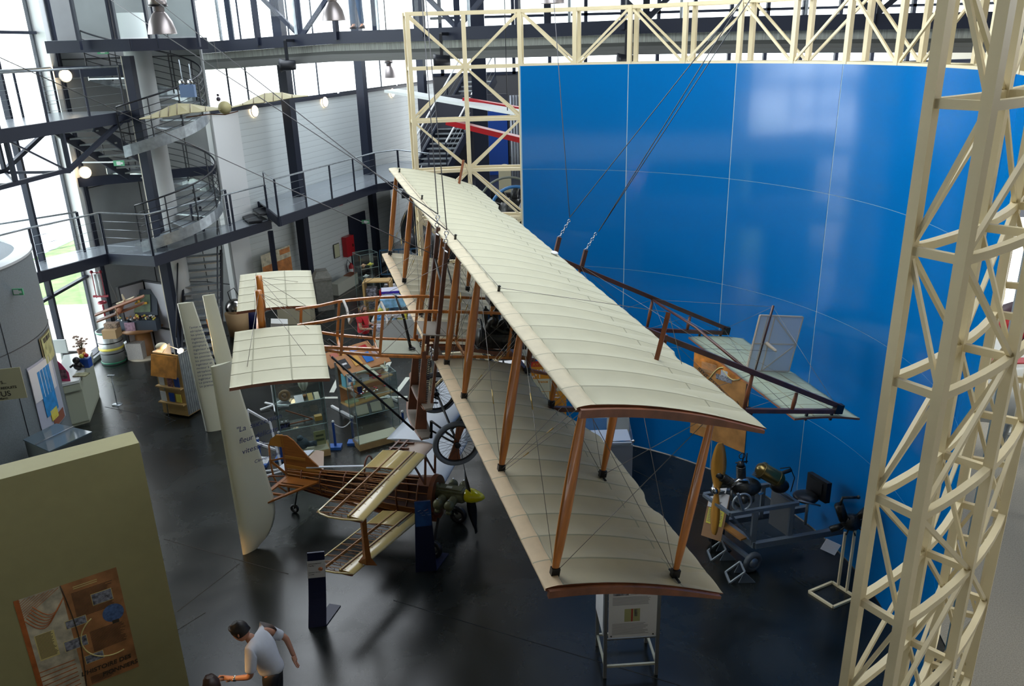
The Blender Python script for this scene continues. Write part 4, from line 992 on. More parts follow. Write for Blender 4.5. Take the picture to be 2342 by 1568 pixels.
e = item('card_display', 140, 872, 1.12, 'pink pointed card display with picture on the counter end by the tower', 'card display')
mk('card', MB().prism([V((-.18, 0, 0)), V((.2, 0, 0)), V((.2, 0, .2)), V((.08, 0, .42)), V((0, 0, .5)), V((-.12, 0, .42)), V((-.18, 0, .25))], (0, .01, 0), (0, 0.02, 0)), mat('pink card', (.62, .05, .16), .5), e); mk('picture', MB().box((.02, .0, .17), (.28, .01, .22)), mat('mixed print', (.20, .10, .12), .5, var=.9, scale=14), e)
e = item('potted_flower', 188, 812, 1.12, 'potted brown flowering plant on the counter', 'potted plant')
mk('pot', MB().lathe([(0, 0), (.07, 0), (.1, .16), (.09, .16), (0, .12)], n=16), mat('brown pot', (.28, .10, .03), .6), e)
fm = MB()
for i in range(26): a = random.uniform(0, 6.28); r = random.uniform(.02, .2); p = V((r*math.cos(a), r*math.sin(a), random.uniform(.25, .5))); fm.rod((0, 0, .14), p, .005, 4); fm.sph(p, .035, 4, 1, (1, 1, .6))
mk('foliage', fm, [mat('stem brown', (.12, .12, .05), .7), mat('dusty flower', (.35, .25, .20), .7)], e, kind='stuff')
e = item('soft_toy', 180, 845, 1.12, 'small black plush figure sitting on the counter', 'toy'); mk('body', MB().sph((0, 0, .1), .1, 8).sph((0, -.02, .24), .08, 8).rod((.06, 0, .15), (.16, -.05, .08), .025).rod((-.06, 0, .15), (-.16, -.05, .08), .025), BLACK, e)
e = item('toy_box', 197, 838, 1.12, 'blue and yellow toy box on the counter beside the black plush figure', 'box'); mk('box', MB().box((0, 0, .11), (.24, .18, .22)), BLUEP, e); mk('toys', MB().sph((-.05, 0, .26), .06, 6, 0).sph((.06, 0, .28), .05, 6, 1).sph((0, .04, .3), .05, 6, 2), [YELLOWP, REDM, ORANGEP], e)
e = item('leaflet_stack', 186, 858, 1.12, 'stack of green and brown leaflets lying on the white counter top', 'leaflets'); mk('leaflets', MB().box((0, 0, .015), (.30, .2, .03)), mat('green brown print', (.22, .22, .12), .5, var=.7, scale=12), e)
e = item('till_monitor', 143, 822, .95, 'pale till monitor standing behind the counter', 'monitor'); mk('screen', MB().box((0, 0, .35), (.36, .06, .34)), mat('pale plastic', (.50, .55, .55), .5), e); mk('stand', MB().rod((0, 0, 0), (0, 0, .2), .03), WHITE, e)
e = item('swivel_chair', 150, 905, 0, 'dark swivel chair behind the reception counter', 'chair'); mk('seat', MB().sph((0.1, .3, .5), .24, 8, sc=(1, 1, .25)), BLACK, e); mk('backrest', MB().box((.1, .52, .8), (.4, .06, .4)), BLACK, e); mk('pedestal', MB().rod((.1, .3, 0), (.1, .3, .48), .03), BLACK, e)
# low glass display case
q = [pz(x, y, 1.0) for x, y in ((52, 1003), (128, 966), (210, 985), (112, 1030))]; qo = V((q[0].x, q[0].y, 0))
gc = empty('flat_display_case', qo, label='flat steel display case with blue grey glass lid behind the olive partition', cat='display case')
mk('case_body', prism_pts([lerp(p, (q[0]+q[2])/2, .03)-qo for p in q], .55, .96), mat('dark case', (.05, .06, .065), .5), gc)
mk('glass_lid', prism_pts([p-qo for p in q], .96, .985), mat('blue grey glass', (.10, .14, .17), .08, spec=.9), gc)
mk('lid_bar', MB().beam(lerp(q[0], q[3], .5)-qo + V((0, 0, .0)), lerp(q[1], q[2], .5)-qo, .03, .03), CHROME, gc)
for p in q: pp = lerp(p, (q[0]+q[2])/2, .08)-qo; mk('leg', MB().beam(V((pp.x, pp.y, 0)), V((pp.x, pp.y, .56)), .04), GREYSTEEL, gc)
# barrier cable with pole
e = item('floor_socket_pole', 268, 925, 0, 'thin grey metal pole with flat head standing on the open floor', 'pole'); mk('pole', MB().rod((0, 0, 0), (0, 0, .75), .012), GREYSTEEL, e); mk('head', MB().box((0, 0, .76), (.16, .06, .03)), GREYSTEEL, e); mk('foot', MB().lathe([(.12, 0), (.12, .01), (0, .02)], n=16), GREYSTEEL, e)
# ------------------------------------------------------------------ barrel, display towers by the glazing
e = item('oil_drum', 262, 826, 0, 'silver drum with green, black and yellow bands by the tall glazing', 'drum')
mk('drum_body', MB().lathe([(0, 0), (.31, 0), (.31, .92), (.29, .92), (.29, .88), (0, .88)], n=32), mat('silver paint', (.42, .45, .46), .35, .5), e)
for z, h, m in ((.02, .05, mat('green band', (.02, .16, .09), .4)), (.30, .03, BLACK), (.60, .03, BLACK), (.40, .07, YELLOWP), (.87, .05, mat('green band', (.02, .16, .09), .4))): mk('band', MB().lathe([(.315, z), (.325, z+.01), (.325, z+h), (.315, z+h)], n=32), m, e)
e = item('souvenir_box', 258, 770, .92, 'open cardboard box of small souvenirs on top of the silver drum', 'box'); e.location.z = .92
mk('box', MB().box((0, 0, .12), (.36, .34, .24)), mat('cardboard', (.36, .24, .12), .7), e); mk('souvenirs', MB().box((0, .08, .30), (.34, .2, .14), None, 0), mat('mixed souvenirs', (.20, .14, .10), .5, var=1., scale=30), e, kind='stuff')
e = item('spinner_rack', 246, 735, 1.32, 'small red metal spinner rack of clear tubes standing on the souvenir box', 'rack'); e.location = tuple(pz(262, 826, 0)[:2]) + (1.28,)
mk('stand', MB().rod((0, 0, 0), (0, 0, .35), .025).torus((0, 0, .42), .09, .03).rod((-.12, 0, .55), (-.12, 0, 1.25), .012).rod((.12, 0, .55), (.12, 0, 1.25), .012).rod((-.16, 0, 1.25), (.16, 0, 1.25), .012).sph((-.12, 0, 1.27), .045, 6).sph((.12, 0, 1.27), .045, 6).box((0, 0, .6), (.4, .05, .05)), mat('dark red metal', (.28, .02, .04), .4), e)
mk('clear_tube', MB().rod((-.05, 0, .62), (-.05, 0, 1.2), .035).rod((.04, 0, .62), (.04, 0, 1.2), .035), mat('frosted tube', (.55, .6, .62), .3), e)
# hanging model biplane
mp = pd(275, 705, 21.3); e = empty('model_biplane', mp, label='brown model biplane hanging on threads above the silver drum', cat='model aeroplane')
BRW = mat('brown model fabric', (.22, .085, .04), .5); X2 = V((.93, .2, .30)).normalized(); Y2 = V((-.2, .95, .05)).normalized(); Z2 = X2.cross(Y2)
def mwing(c, L, ch): 
    n = 10; o = V(c); mbx = MB(); ring = []
    pts = [o + X2*(L/2*sx) + Y2*(ch*sy) for sx, sy in ((-1, .2), (-.97, .45), (-.9, .5), (.9, .5), (.97, .45), (1, .2), (1, -.2), (.97, -.45), (.9, -.5), (-.9, -.5), (-.97, -.45), (-1, -.2))]
    return mbx.prism(pts, Z2*-.01, Z2*.02)
mk('upper_wing', mwing((0, 0, .07), 1.25, .2), BRW, e); mk('lower_wing', mwing((0, -.02, -.09), 1.2, .2), BRW, e)
mk('fuselage', MB().loft([[V((0, 0, 0)) + Y2*y + X2*(r*math.cos(2*pi*k/8)) + Z2*(r*math.sin(2*pi*k/8)) for k in range(8)] for y, r in ((-.35, .04), (-.3, .06), (0, .06), (.6, .02))]), BRW, e)
mk('tail', MB().prism([Y2*.6-X2*.24, Y2*.6+X2*.24, Y2*.48+X2*.2, Y2*.48-X2*.2], (0, 0, 0), Z2*.015).prism([Y2*.45, Y2*.62, Y2*.62+Z2*.17, Y2*.56+Z2*.17], X2*-.008, X2*.008), mat('cream model fabric', (.5, .42, .28), .5), e)
mk('hanging_thread', MB().rod((0, 0, .1), (0, -.3, 2.95-mp.z), .002, 4), WIRE, e)
mk('propeller', MB().beam(-Y2*.36-Z2*.14-X2*.03, -Y2*.36+Z2*.14+X2*.03, .03, .01), mat('pale prop', (.5, .35, .22), .4), e)
# folding screens behind
sc0, sc1, sc2 = pd(293, 778, 23.6), pd(352, 770, 24.0), pd(402, 772, 23.3); so2 = V((sc0.x, sc0.y, 0)); e = empty('folding_screen', so2, label='pale folding screen with black frame in the corner by the spiral stair', cat='screen')
for a, b in ((sc0, sc1), (sc1, sc2)):
    a = V((a.x, a.y, 0))-so2; b = V((b.x, b.y, 0))-so2
    mk('screen_panel', MB().beam(a+V((0, 0, 1.05)), b+V((0, 0, 1.05)), .03, 2.0), mat('pale grey board', (.36, .37, .42), .6), e)
    mk('screen_frame', MB().beam(a+V((0, 0, 2.07)), b+V((0, 0, 2.07)), .06, .05).beam(a+V((0, 0, .75)), b+V((0, 0, .75)), .06, .06).beam(a, a+V((0, 0, 2.09)), .07).beam(b, b+V((0, 0, 2.09)), .07), NAVY2, e)
# souvenir stand with picture screen
e = item('souvenir_stand', 335, 812, 0, 'round souvenir stand with dark bins of toys and a picture panel of a yellow aeroplane', 'display stand')
mk('pedestal', MB().lathe([(.24, 0.02), (.2, .75), (0, .75)], n=20), mat('brown wood', (.22, .10, .03), .5), e); mk('base', MB().lathe([(.5, 0), (.5, .04), (0, .05)], n=28), mat('pale base', (.40, .36, .28), .6), e)
mk('tray', MB().lathe([(0, .74), (.55, .8), (.6, .86), (0, .86)], n=28), mat('brown wood', (.22, .10, .03), .5), e)
mk('bin', MB().box((-.35, -.2, .98), (.36, .3, .3)).box((.28, -.2, .98), (.62, .3, .3)), mat('dark slate bin', (.035, .05, .075), .5), e)
tm = MB()
for i in range(60): tm.sph((random.uniform(-.5, .55), random.uniform(-.33, -.05), 1.15+random.uniform(-.02, .06)), random.uniform(.02, .04), 4, i % 4)
mk('toys', tm, [mat('flesh toy', (.5, .25, .12), .6), YELLOWP, WHITE, mat('grey toy', (.15, .14, .14), .6)], e, kind='stuff')
Xp, Yp = V((1, .05, 0)).normalized(), V((0, .35, 1)).normalized()
mk('screen_surround', MB().box((0.05, .12, 1.5), (.95, .08, .72), (Xp, Xp.cross(Yp)*-1, Yp)), mat('dark slate bin', (.035, .05, .075), .5), e); mk('picture', MB().box((.05, .05, 1.5), (.60, .02, .48), (Xp, Xp.cross(Yp)*-1, Yp)), mat('landscape print', (.14, .20, .13), .5, var=.6, scale=3), e)
mk('painted_aeroplane', MB().beam((-.12, .03, 1.5), (.28, .03, 1.52), .02, .06).beam((0, .03, 1.44), (.08, .03, 1.6), .02, .05), mat('yellow orange print', (.62, .33, .02), .5), e)
mk('poster', MB().box((-.12, -.37, .92), (.28, .02, .36)), mat('lilac orange print', (.28, .18, .25), .5, var=.8, scale=7), e)
mk('notice_box', MB().box((-.1, -.3, .28), (.42, .3, .46)), mat('grey box with text', (.33, .32, .31), .6, var=.3, scale=20, stretch=(1, 1, 12)), e)
e = item('litter_bin', 303, 812, 0, 'small white and black waste bin beside the souvenir stand', 'bin'); mk('bin_body', MB().lathe([(.13, 0), (.15, .38), (0, .38)], n=18), NAVY2, e); mk('bin_rim', MB().lathe([(.15, .36), (.16, .40), (.13, .42), (0, .4)], n=18), WHITE, e)
e = item('dark_bin_stack', 393, 790, 0, 'dark blue bins of small toys stacked behind the navy column', 'bins'); mk('bin', MB().box((0, 0, .25), (.5, .4, .5)).box((.12, .1, .7), (.4, .4, .35)), mat('dark slate bin', (.035, .05, .075), .5), e); mk('toys', MB().sph((.1, 0, .93), .08, 5).sph((.2, .05, .95), .07, 5).sph((-.15, -.1, .55), .07, 5), mat('flesh toy', (.5, .25, .12), .6), e)
# brochure rack
b0, b1 = pz(375, 946), pz(424, 954); X, N = frame_axes(b0, b1); e = empty('brochure_rack', b0, label='tall pine brochure rack with grey slatted side and an orange picture on the front', cat='rack')
L = (b1-b0).length+.1; PINE = mat('pine board', (.50, .33, .13), .5, var=.1)
mk('rack_body', MB().box(X*L/2 - N*.02 + V((0, 0, .80)), (L, .03, 1.5), (X, N, UPV)).box(X*L/2 - N*.25 + V((0, 0, .1)), (L, .5, .12), (X, N, UPV)), PINE, e)
sm_ = MB()
for i in range(8): sm_.box(X*(L+.01) - N*(.06+.065*i) + V((0, 0, .82)), (.02, .045, 1.5), (X, N, UPV))
mk('slatted_side', sm_, GREYSTEEL, e)
mk('side_board', MB().box(X*L - N*.28 + V((0, 0, .82)), (.02, .54, 1.5), (X, N, UPV)).box(-N*.28 + V((0, 0, .82)), (.02, .54, 1.5), (X, N, UPV)), mat('grey laminate', (.22, .24, .27), .5), e)
for z in (.35, .75): mk('shelf', MB().box(X*L/2 + N*.04 + V((0, 0, z)), (L, .12, .03), (X, N, UPV)), PINE, e)
for i, (x, z, m, h) in enumerate(((.12, .5, WHITE, .24), (.32, .5, BLUEP, .22), (.48, .5, YELLOWP, .2), (.14, .9, WHITE, .24), (.34, .9, mat('mixed print', (.2, .1, .12), .5), .26), (.5, .9, BLUEP, .24))): mk('brochure', MB().box(X*x*L/.6 + N*.05 + V((0, 0, z)), (.15, .012, h), (X, N, (UPV))), m, e)
mk('picture', MB().box(X*L/2 + N*.10 + V((0, 0, 1.28)), (L, .012, .5), (X, N, (UPV-N*.25).normalized())), mat('orange aviator print', (.60, .26, .04), .4, var=.5, scale=4), e); mk('picture_detail', MB().box(X*L*.35 + N*.125 + V((0, 0, 1.18)), (L*.5, .01, .24), (X, N, (UPV-N*.25).normalized())).box(X*L*.72 + N*.125 + V((0, 0, 1.12)), (L*.4, .01, .18), (X, N, (UPV-N*.25).normalized())), mat('dark blue print', (.05, .07, .14), .5), e)
e = item('helmet_toy', 372, 826, 1.58, 'cream plush helmet lying on the pine brochure rack', 'toy'); e.location = b0 + X*.1 - N*.2 + V((0, 0, 1.57)); mk('plush', MB().sph((0, 0, .07), .13, 8, sc=(1, 1, .6)), mat('cream plush', (.6, .55, .4), .8), e)
# ------------------------------------------------------------------ wing panels standing as text boards
WP = mat('ivory gelcoat', (.66, .65, .50), .18, coat=.5)
def wing_board(p0, ztop, ch0, ch1, az, lean, label, texts, flat_w=.13, round_bottom=False, tk=.17):
    e = empty('wing_text_board', p0, label=label, cat='text board'); X = V((math.cos(R_(az)), math.sin(R_(az)), 0)); N = V((X.y, -X.x, 0))
    rings = []
    NZ = 24
    for i in range(NZ+1):
        t = i/NZ; z = ztop*t; c = ch0 + (ch1-ch0)*t; xo = lean*t
        if round_bottom and z < .9: c *= math.sqrt(max(.06, 1-((.9-z)/.95)**2))
        pts = []
        for a in range(13): u = a/12; pts.append((u, tk*c/ch0*(math.sin(pi*u**.6))**.8*.5))
        ring = [X*(xo + c*u) + N*y + UPV*z for u, y in pts] + [X*(xo + c*u) - N*y*.8 + UPV*z for u, y in reversed(pts[1:-1])]
        rings.append(ring)
    m = MB(); m.loft(rings); mk('panel', m, WP, e)
    for s, x, z, h, mt_ in texts: text('lettering', s, X*(x) + N*(tk*.5+.01) + UPV*z, h, mt_, e, X, UPV, shear=.2)
    return e, X, N
INKBL = mat('dark blue lettering', (.02, .03, .12), .5)
w3 = pz(558, 1268); 
wing_board(w3 + V((-.02, 0, 0)), 3.42, .80, .34, 42, -.02, 'tallest ivory wing panel standing as a text board, nearest to the wooden biplane', [('"La  succession', .18, 2.25, .13, INKBL), ('fleur délicate par', .20, 2.05, .13, INKBL), ('vitesse"', .22, 1.85, .13, INKBL), ('Clément Ader', .40, 1.62, .08, INKBL)], round_bottom=True)
w1 = pz(470, 985)
e, X, N = wing_board(w1, 3.0, .66, .32, 20, -.12, 'ivory wing panel standing as a text board with dense dark lettering, beside the brochure rack', [], tk=.2)
for i in range(17): text('lettering', random.choice(['Le premier vol de', 'ingénieur et', 'aéroplane', 'moteur à vapeur', "l'avion est né", 'les pionniers']), X*.04 + N*.108 + UPV*(2.45-.085*i), .07, INKBL, e, X, UPV)
w2 = pz(520, 960); wing_board(w2, 3.0, .45, .26, 30, -.1, 'narrow ivory wing panel standing behind the other text boards near the stair foot', [], tk=.15)
# balsa wing skeleton behind
e = item('balsa_wing_skeleton', 522, 862, -.0, 'small balsa wing skeleton leaning behind the ivory text boards', 'model wing')
mk('ribs', MB().beam((-.1, 0, .0), (-.3, 0, 1.6), .03, .1).beam((.16, 0, .0), (-.05, 0, 1.5), .03, .04), WOOD, e); mk('skin', MB().sph((-.15, .02, .9), .3, 8, sc=(.5, .15, 2.2)), mat('balsa', (.6, .42, .2), .5), e)
# ------------------------------------------------------------------ wooden skeleton biplane on the floor
AX, AY = V((.944, -.33, 0)).normalized(), V((-.33, -.944, 0)).normalized()   # forward, right
A = Matrix(((AX.x, -AY.x, 0, -.87), (AX.y, -AY.y, 0, 11.84), (0, 0, 1, 0), (0, 0, 0, 1)))
ac = empty('homebuilt_biplane', label='small biplane on the floor, near half bare wooden skeleton, far half white, yellow spinner', cat='aeroplane'); ac.matrix_world = A
def ap(x, r, z): return V((x, -r, z))            # x forward, r right(near side), z up
YEL = mat('varnished yellow ply', (.50, .38, .15), .18, coat=.5, var=.08, scale=2); PLY = mat('orange ply', (.25, .085, .016), .35, var=.25, scale=3, stretch=(1, 1, 6)); PLYD = mat('dark varnished ply', (.14, .045, .018), .35, var=.3, scale=3)
WHT = mat('white aircraft skin', (.50, .54, .60), .3); SPR = mat('spruce strip', (.34, .15, .045), .45)
def af(t): return .12*(2.6*math.sqrt(max(t, 0))*(1-t)*.55 + .15*t*(1-t))
def ring_af(xl, r, z, ch, lo=.35, n=10):
    up = [(i/n)**1.6 for i in range(n+1)]
    return [ap(xl - ch*t, r, z + ch*af(t)) for t in up] + [ap(xl - ch*t, r, z - ch*af(t)*lo) for t in reversed(up[1:-1])]
def d_nose(name, r0, r1, x0, x1, z0, z1, ch, frac, mt, par):
    m = MB(); rings = []
    for k in range(9):
        s = k/8; xl = x0+(x1-x0)*s; z = z0+(z1-z0)*s; r = r0+(r1-r0)*s; ts = [frac*(i/8)**1.5 for i in range(9)]
        rings.append([ap(xl-ch*t, r, z+ch*af(t)) for t in ts] + [ap(xl-ch*t, r, z-ch*af(t)*.35) for t in reversed(ts[1:])])
    m.loft(rings); return mk(name, m, mt, par)
def skel_wing(nm, r0, r1, x0, x1, z0, z1, ch, cap_to):
    w = empty(nm); w.parent = ac
    d_nose('nose_skin', r0, r1, x0, x1, z0, z1, ch, .33, YEL, w)
    g = lambda s, t, dz=0: ap(x0+(x1-x0)*s-ch*t, r0+(r1-r0)*s, z0+(z1-z0)*s+ch*af(t)*.8+dz)
    mk('root_skin', MB().loft([[g(s, .2, .012), g(s, .6, .012), g(s, 1.0, .004), g(s, 1., -.004), g(s, .6, -.01), g(s, .2, -.01)] for s in [cap_to*i/4 for i in range(5)]]), YEL, w)
    mk('rear_spar', MB().beam(g(0, .66), g(.985, .66), .014, .05), SPR, w); mk('main_spar', MB().beam(g(0, .27), g(1, .27), .014, .06), PLYD, w)
    mk('trailing_edge', MB().beam(g(0, 1), g(.97, .98), .02, .015), YEL, w)
    for i in range(9):
        s = cap_to + (1-cap_to)*i/8
        if s > .99: s = .985
        m = MB(); ts = [.2+.8*j/6 for j in range(7)]
        m.tube([g(s, t, ch*af(t)*.15) for t in ts], .007, 4); m.tube([g(s, t, -ch*af(t)*1.1) for t in ts], .007, 4)
        for j in range(1, 6): m.rod(g(s, ts[j], ch*af(ts[j])*.15), g(s, ts[j-1 if j % 2 else j], -ch*af(ts[j])*1.05), .004, 4)
        mk('rib', m, SPR, w)
    tip = MB(); tip.tube([g(1, .02), g(1.02, .12), g(1.045, .35), g(1.04, .65), g(1.0, .9), g(.965, 1.0)], .014, 6); mk('tip_bow', tip, YEL, w)
    mk('tip_block', MB().loft([ring_af(x1-.0, r1+.002, z1, ch*.28, .5), ring_af(x1, r1+.03, z1, ch*.28, .5)], smooth=False), PLYD, w)
    return w
skel_wing('upper_wing_skeleton', .40, 2.42, -.45, -.48, 1.80, 1.83, .76, .30)
skel_wing('lower_wing_skeleton', .42, 2.28, -.58, -.82, .66, .78, .72, .25)
# covered far wings
def cov(nm, r0, r1, x0, x1, z0, z1, ch):
    m = MB(); m.loft([ring_af(x0+(x1-x0)*s, r0+(r1-r0)*s, z0+(z1-z0)*s, ch*(1 if s < .93 else 1-(s-.93)*3)) for s in (0, .3, .6, .93, .97, 1)]); return mk(nm, m, WHT, ac)
cov('covered_upper_wing', .02, -2.75, -.47, -.50, 1.80, 1.84, .88); mk('wing_centre', MB().loft([ring_af(-.47, r, 1.80, .45) for r in (.02, .2, .40)]), mat('taupe wing skin', (.36, .26, .20), .3), ac)
mk('centre_ribs', MB().beam(ap(-.95, .02, 1.83), ap(-.95, .4, 1.83), .03).beam(ap(-1.1, .02, 1.81), ap(-1.1, .4, 1.81), .03).beam(ap(-.8, .1, 1.84), ap(-1.15, .1, 1.8), .03).beam(ap(-.8, .3, 1.84), ap(-1.15, .3, 1.8), .03), PLYD, ac)
cov('covered_lower_wing', -.4, -2.5, -.60, -.80, .70, .80, .72)
mk('interplane_strut', MB().loft([[ap(-.74-d+o, 2.0, z) for d, o in ((-w_, 0), (0, .0), (w_, 0))] + [ap(-.74+w_*0, 2.04, z)] for z, w_ in ((.80, .16), (.92, .07), (1.3, .05), (1.7, .06), (1.82, .15))], smooth=False), PLY, ac)
mk('interplane_strut', MB().loft([[ap(-.74-d, -2.1, z) for d in (-w_, 0, w_)] + [ap(-.74, -2.14, z)] for z, w_ in ((.80, .16), (.92, .07), (1.3, .05), (1.7, .06), (1.82, .15))], smooth=False), WHT, ac)
# fuselage: longerons, bulkheads, stringers
def sec(x):      # half-width, bottom, top
    t = max(0, min(1, (-.30-x)/3.1)); return .27*(1-t)+.04*t + .02*math.sin(pi*t), .42*(1-t)+.42*t+.12*t*t, 1.20-.28*t+.12*math.exp(-((x+.9)/.5)**2)*0
def fpt(x, a):   # a angle around
    hw, b, tp = sec(x); c = (b+tp)/2; return ap(x, math.cos(a)*hw*1.05, c + math.sin(a)*(tp-b)/2)
fus = empty('fuselage'); fus.parent = ac
for i, a in enumerate((-.8, -.3, .15, .55, .95, 1.3, pi/2, pi-1.3, pi-.95, pi-.15, pi+.3, pi+.8)):
    mk('stringer', MB().tube([fpt(-.53-.287*k, a) for k in range(11)], .010 if i % 2 else .013, 4), SPR if i % 2 else PLY, fus)
for x in (-.52, -.75, -1.15, -1.75, -2.2, -2.7, -3.1):
    m = MB(); m.tube([fpt(x, 2*pi*k/20) for k in range(20)], .018, 5, closed=True); mk('bulkhead', m, PLYD, fus)
m = MB(); m.loft([[fpt(x, a) for a in [R_(d) for d in range(-70, -5, 13)]] for x in (-.50, -.7, -1.2, -1.6)], closed=False); mk('side_panel', m, PLY, fus)
m = MB(); m.loft([[fpt(x, a) for a in [R_(d) for d in range(90, 280, 14)]] for x in (-.50, -.8, -1.3, -1.9, -2.5, -3.1)], closed=False); mk('far_skin', m, mat('pink grey inner skin', (.11, .055, .05), .6, var=.2, scale=3), fus)
for x0, x1 in ((-1.75, -2.2), (-2.2, -2.7), (-1.15, -1.75), (-2.7, -3.1)): mk('side_brace', MB().beam(fpt(x0, -.8), fpt(x1, .15), .016).beam(fpt(x0, .15), fpt(x0, -.8), .016), PLY, fus)
mk('firewall', MB().loft([[ap(-.46, math.cos(t)*.29, .86+math.sin(t)*.36) for t in [2*pi*k/24 for k in range(24)]], [ap(-.54, math.cos(t)*.30, .86+math.sin(t)*.37) for t in [2*pi*k/24 for k in range(24)]]]), PLYD, fus)
mk('top_deck', MB().loft([[fpt(x, R_(d)) + V((0, 0, .02)) for d in range(50, 131, 16)] for x in (-.50, -.62, -.78)], closed=False), PLYD, fus)
mk('cockpit_hoop', MB().tube([ap(-1.75, .16*math.cos(t), 1.12+.28*math.sin(t)) for t in [pi*k/12 for k in range(13)]], .018, 6).tube([ap(-1.15, .20*math.cos(t), 1.12+.22*math.sin(t)) for t in [pi*k/12 for k in range(13)]], .018, 6), PLYD, fus)
mk('spine_strip', MB().beam(ap(-1.3, -.05, 1.27), ap(-3.0, 0, 1.0), .05, .02), WHT, fus)
for r in (-.2, .2): mk('cabane_strut', MB().beam(ap(-.60, r, 1.15), ap(-.55, r*1.0, 1.8), .035, .02).beam(ap(-.60, r, 1.15), ap(-.95, r, 1.8), .035, .02), PLYD, ac)
mk('bottom_fairing', MB().loft([[ap(x, r*w_, z) for r in (-1, -.5, 0, .5, 1)] for x, w_, z in ((-.4, .25, .50), (-1.2, .25, .45), (-2, .16, .47), (-3.2, .05, .55))], closed=False), PLYD, fus)
# tail
fin = empty('fin'); fin.parent = ac
F = [ap(-2.6, 0, .92), ap(-2.95, 0, 1.22), ap(-3.2, 0, 1.50), ap(-3.33, 0, 1.58), ap(-3.42, 0, 1.57), ap(-3.42, 0, .7), ap(-3.05, 0, .8)]
mk('fin_skin', MB().prism(F, ap(0, -.012, 0), ap(0, .012, 0)), PLY, fin)
R2 = [ap(-3.42, 0, 1.585), ap(-3.55, 0, 1.57), ap(-3.68, 0, 1.47), ap(-3.74, 0, 1.34)]
mk('rudder_cap', MB().prism(R2 + [ap(-3.42, 0, 1.34)], ap(0, -.015, 0), ap(0, .015, 0)), mat('amber ply', (.30, .13, .02), .35), fin)
mk('rudder_frame', MB().tube([ap(-3.74, 0, 1.34), ap(-3.76, 0, 1.0), ap(-3.74, 0, .7), ap(-3.66, 0, .5), ap(-3.5, 0, .42)], .018, 6).beam(ap(-3.45, 0, 1.56), ap(-3.45, 0, .42), .02, .04).beam(ap(-3.45, 0, 1.12), ap(-3.75, 0, 1.02), .012, .03).beam(ap(-3.45, 0, .8), ap(-3.74, 0, 1.0), .012, .05), PLY, fin)
mk('fin_rib', MB().beam(ap(-3.0, .02, 1.16), ap(-3.42, .02, 1.16), .02, .05).beam(ap(-2.7, .02, .95), ap(-3.42, .02, .98), .02, .06), mat('amber ply', (.30, .13, .02), .35), fin)
def tailplane(s, cov_):
    e = empty('tailplane'); e.parent = ac; q = [ap(-2.72, .05*s, .80), ap(-3.25, .95*s, .78), ap(-3.42, .95*s, .78), ap(-3.38, .05*s, .78)]; q2 = [ap(-3.42, .05*s, .78), ap(-3.46, .95*s, .78), ap(-3.72, .85*s, .77), ap(-3.74, .12*s, .77)]
    if cov_:
        mk('skin', MB().prism(q, V((0, 0, 0)), V((0, 0, .02))), mat('taupe wing skin', (.36, .26, .20), .3), e); mk('elevator', MB().prism(q2, V((0, 0, 0)), V((0, 0, .02))), WHT, e); return
    m = MB()
    for a, b in ((0, 1), (1, 2), (2, 3)): m.beam(q[a], q[b], .05, .03)
    for t in (.33, .66): m.beam(lerp(q[0], q[1], t), lerp(q[3], q[2], t), .03, .04)
    mk('frame', m, PLY, e); m = MB()
    for a, b in ((0, 1), (1, 2), (2, 3), (3, 0)): m.beam(q2[a], q2[b], .02, .025)
    for t in (.25, .5, .75): m.beam(lerp(q2[0], q2[1], t), lerp(q2[3], q2[2], t), .014, .02)
    mk('elevator', m, PLYD, e); mk('root_panel', MB().prism([q[0], lerp(q[0], q[1], .25), lerp(q[3], q[2], .25), q[3]], V((0, 0, -.01)), V((0, 0, .01))), PLY, e)
tailplane(1, False); tailplane(-1, True)
tw2 = empty('tail_wheel'); tw2.parent = ac; mk('tyre', MB().torus(ap(-3.38, 0, .09), .065, .025, (V((1, 0, 0)), V((0, 0, 1)), V((0, 1, 0))), 18, 8), BLACK, tw2); mk('fork', MB().rod(ap(-3.38, 0, .09), ap(-3.25, 0, .55), .015), BLACK, tw2)
# engine, spinner, propeller, wheels
eg = empty('engine'); eg.parent = ac; OLV = mat('olive engine paint', (.12, .12, .06), .45, .2, var=.3, scale=10)
mk('crankcase', MB().box(ap(-.02, 0, .95), (.48, .22, .16)).lathe([(0, -.28), (.13, -.28), (.13, .2), (.08, .28), (0, .28)], ap(-.02, 0, .92), (V((0, 1, 0)), V((0, 0, 1)), V((1, 0, 0))), 16).box(ap(-.02, 0, 1.04), (.4, .14, .03)), OLV, eg)
mk('name_plate', MB().box(ap(-.05, .02, 1.06), (.1, .06, .006)), mat('pale plate', (.5, .52, .42), .4), eg)
for s in (-1, 1):
    for k in (0, 1):
        x = -.13+.20*k; m = MB()
        for j in range(7): m.lathe([(0, 0), (.075, 0), (.075, .012), (0, .012)], ap(x, s*(.14+.025*j), .90), (V((1, 0, 0)), V((0, 0, 1)), V((0, -s, 0))), 16)
        m.sph(ap(x, s*.33, .90), .085, 8, sc=(1, 1, 1.1)).lathe([(0, 0), (.055, 0), (.045, .05), (0, .05)], ap(x, s*.36, .78), None, 12)
        mk('cylinder', m, OLV, eg); mk('spark_plug', MB().rod(ap(x, s*.33, .97), ap(x, s*.35, 1.02), .01), CHROME, eg)
mk('magneto', MB().rod(ap(-.26, .05, 1.0), ap(-.26, .05, 1.12), .035).rod(ap(-.26, -.06, 1.02), ap(-.45, -.1, 1.06), .012).sph(ap(-.15, 0, .72), .1, 8), OLV, eg)
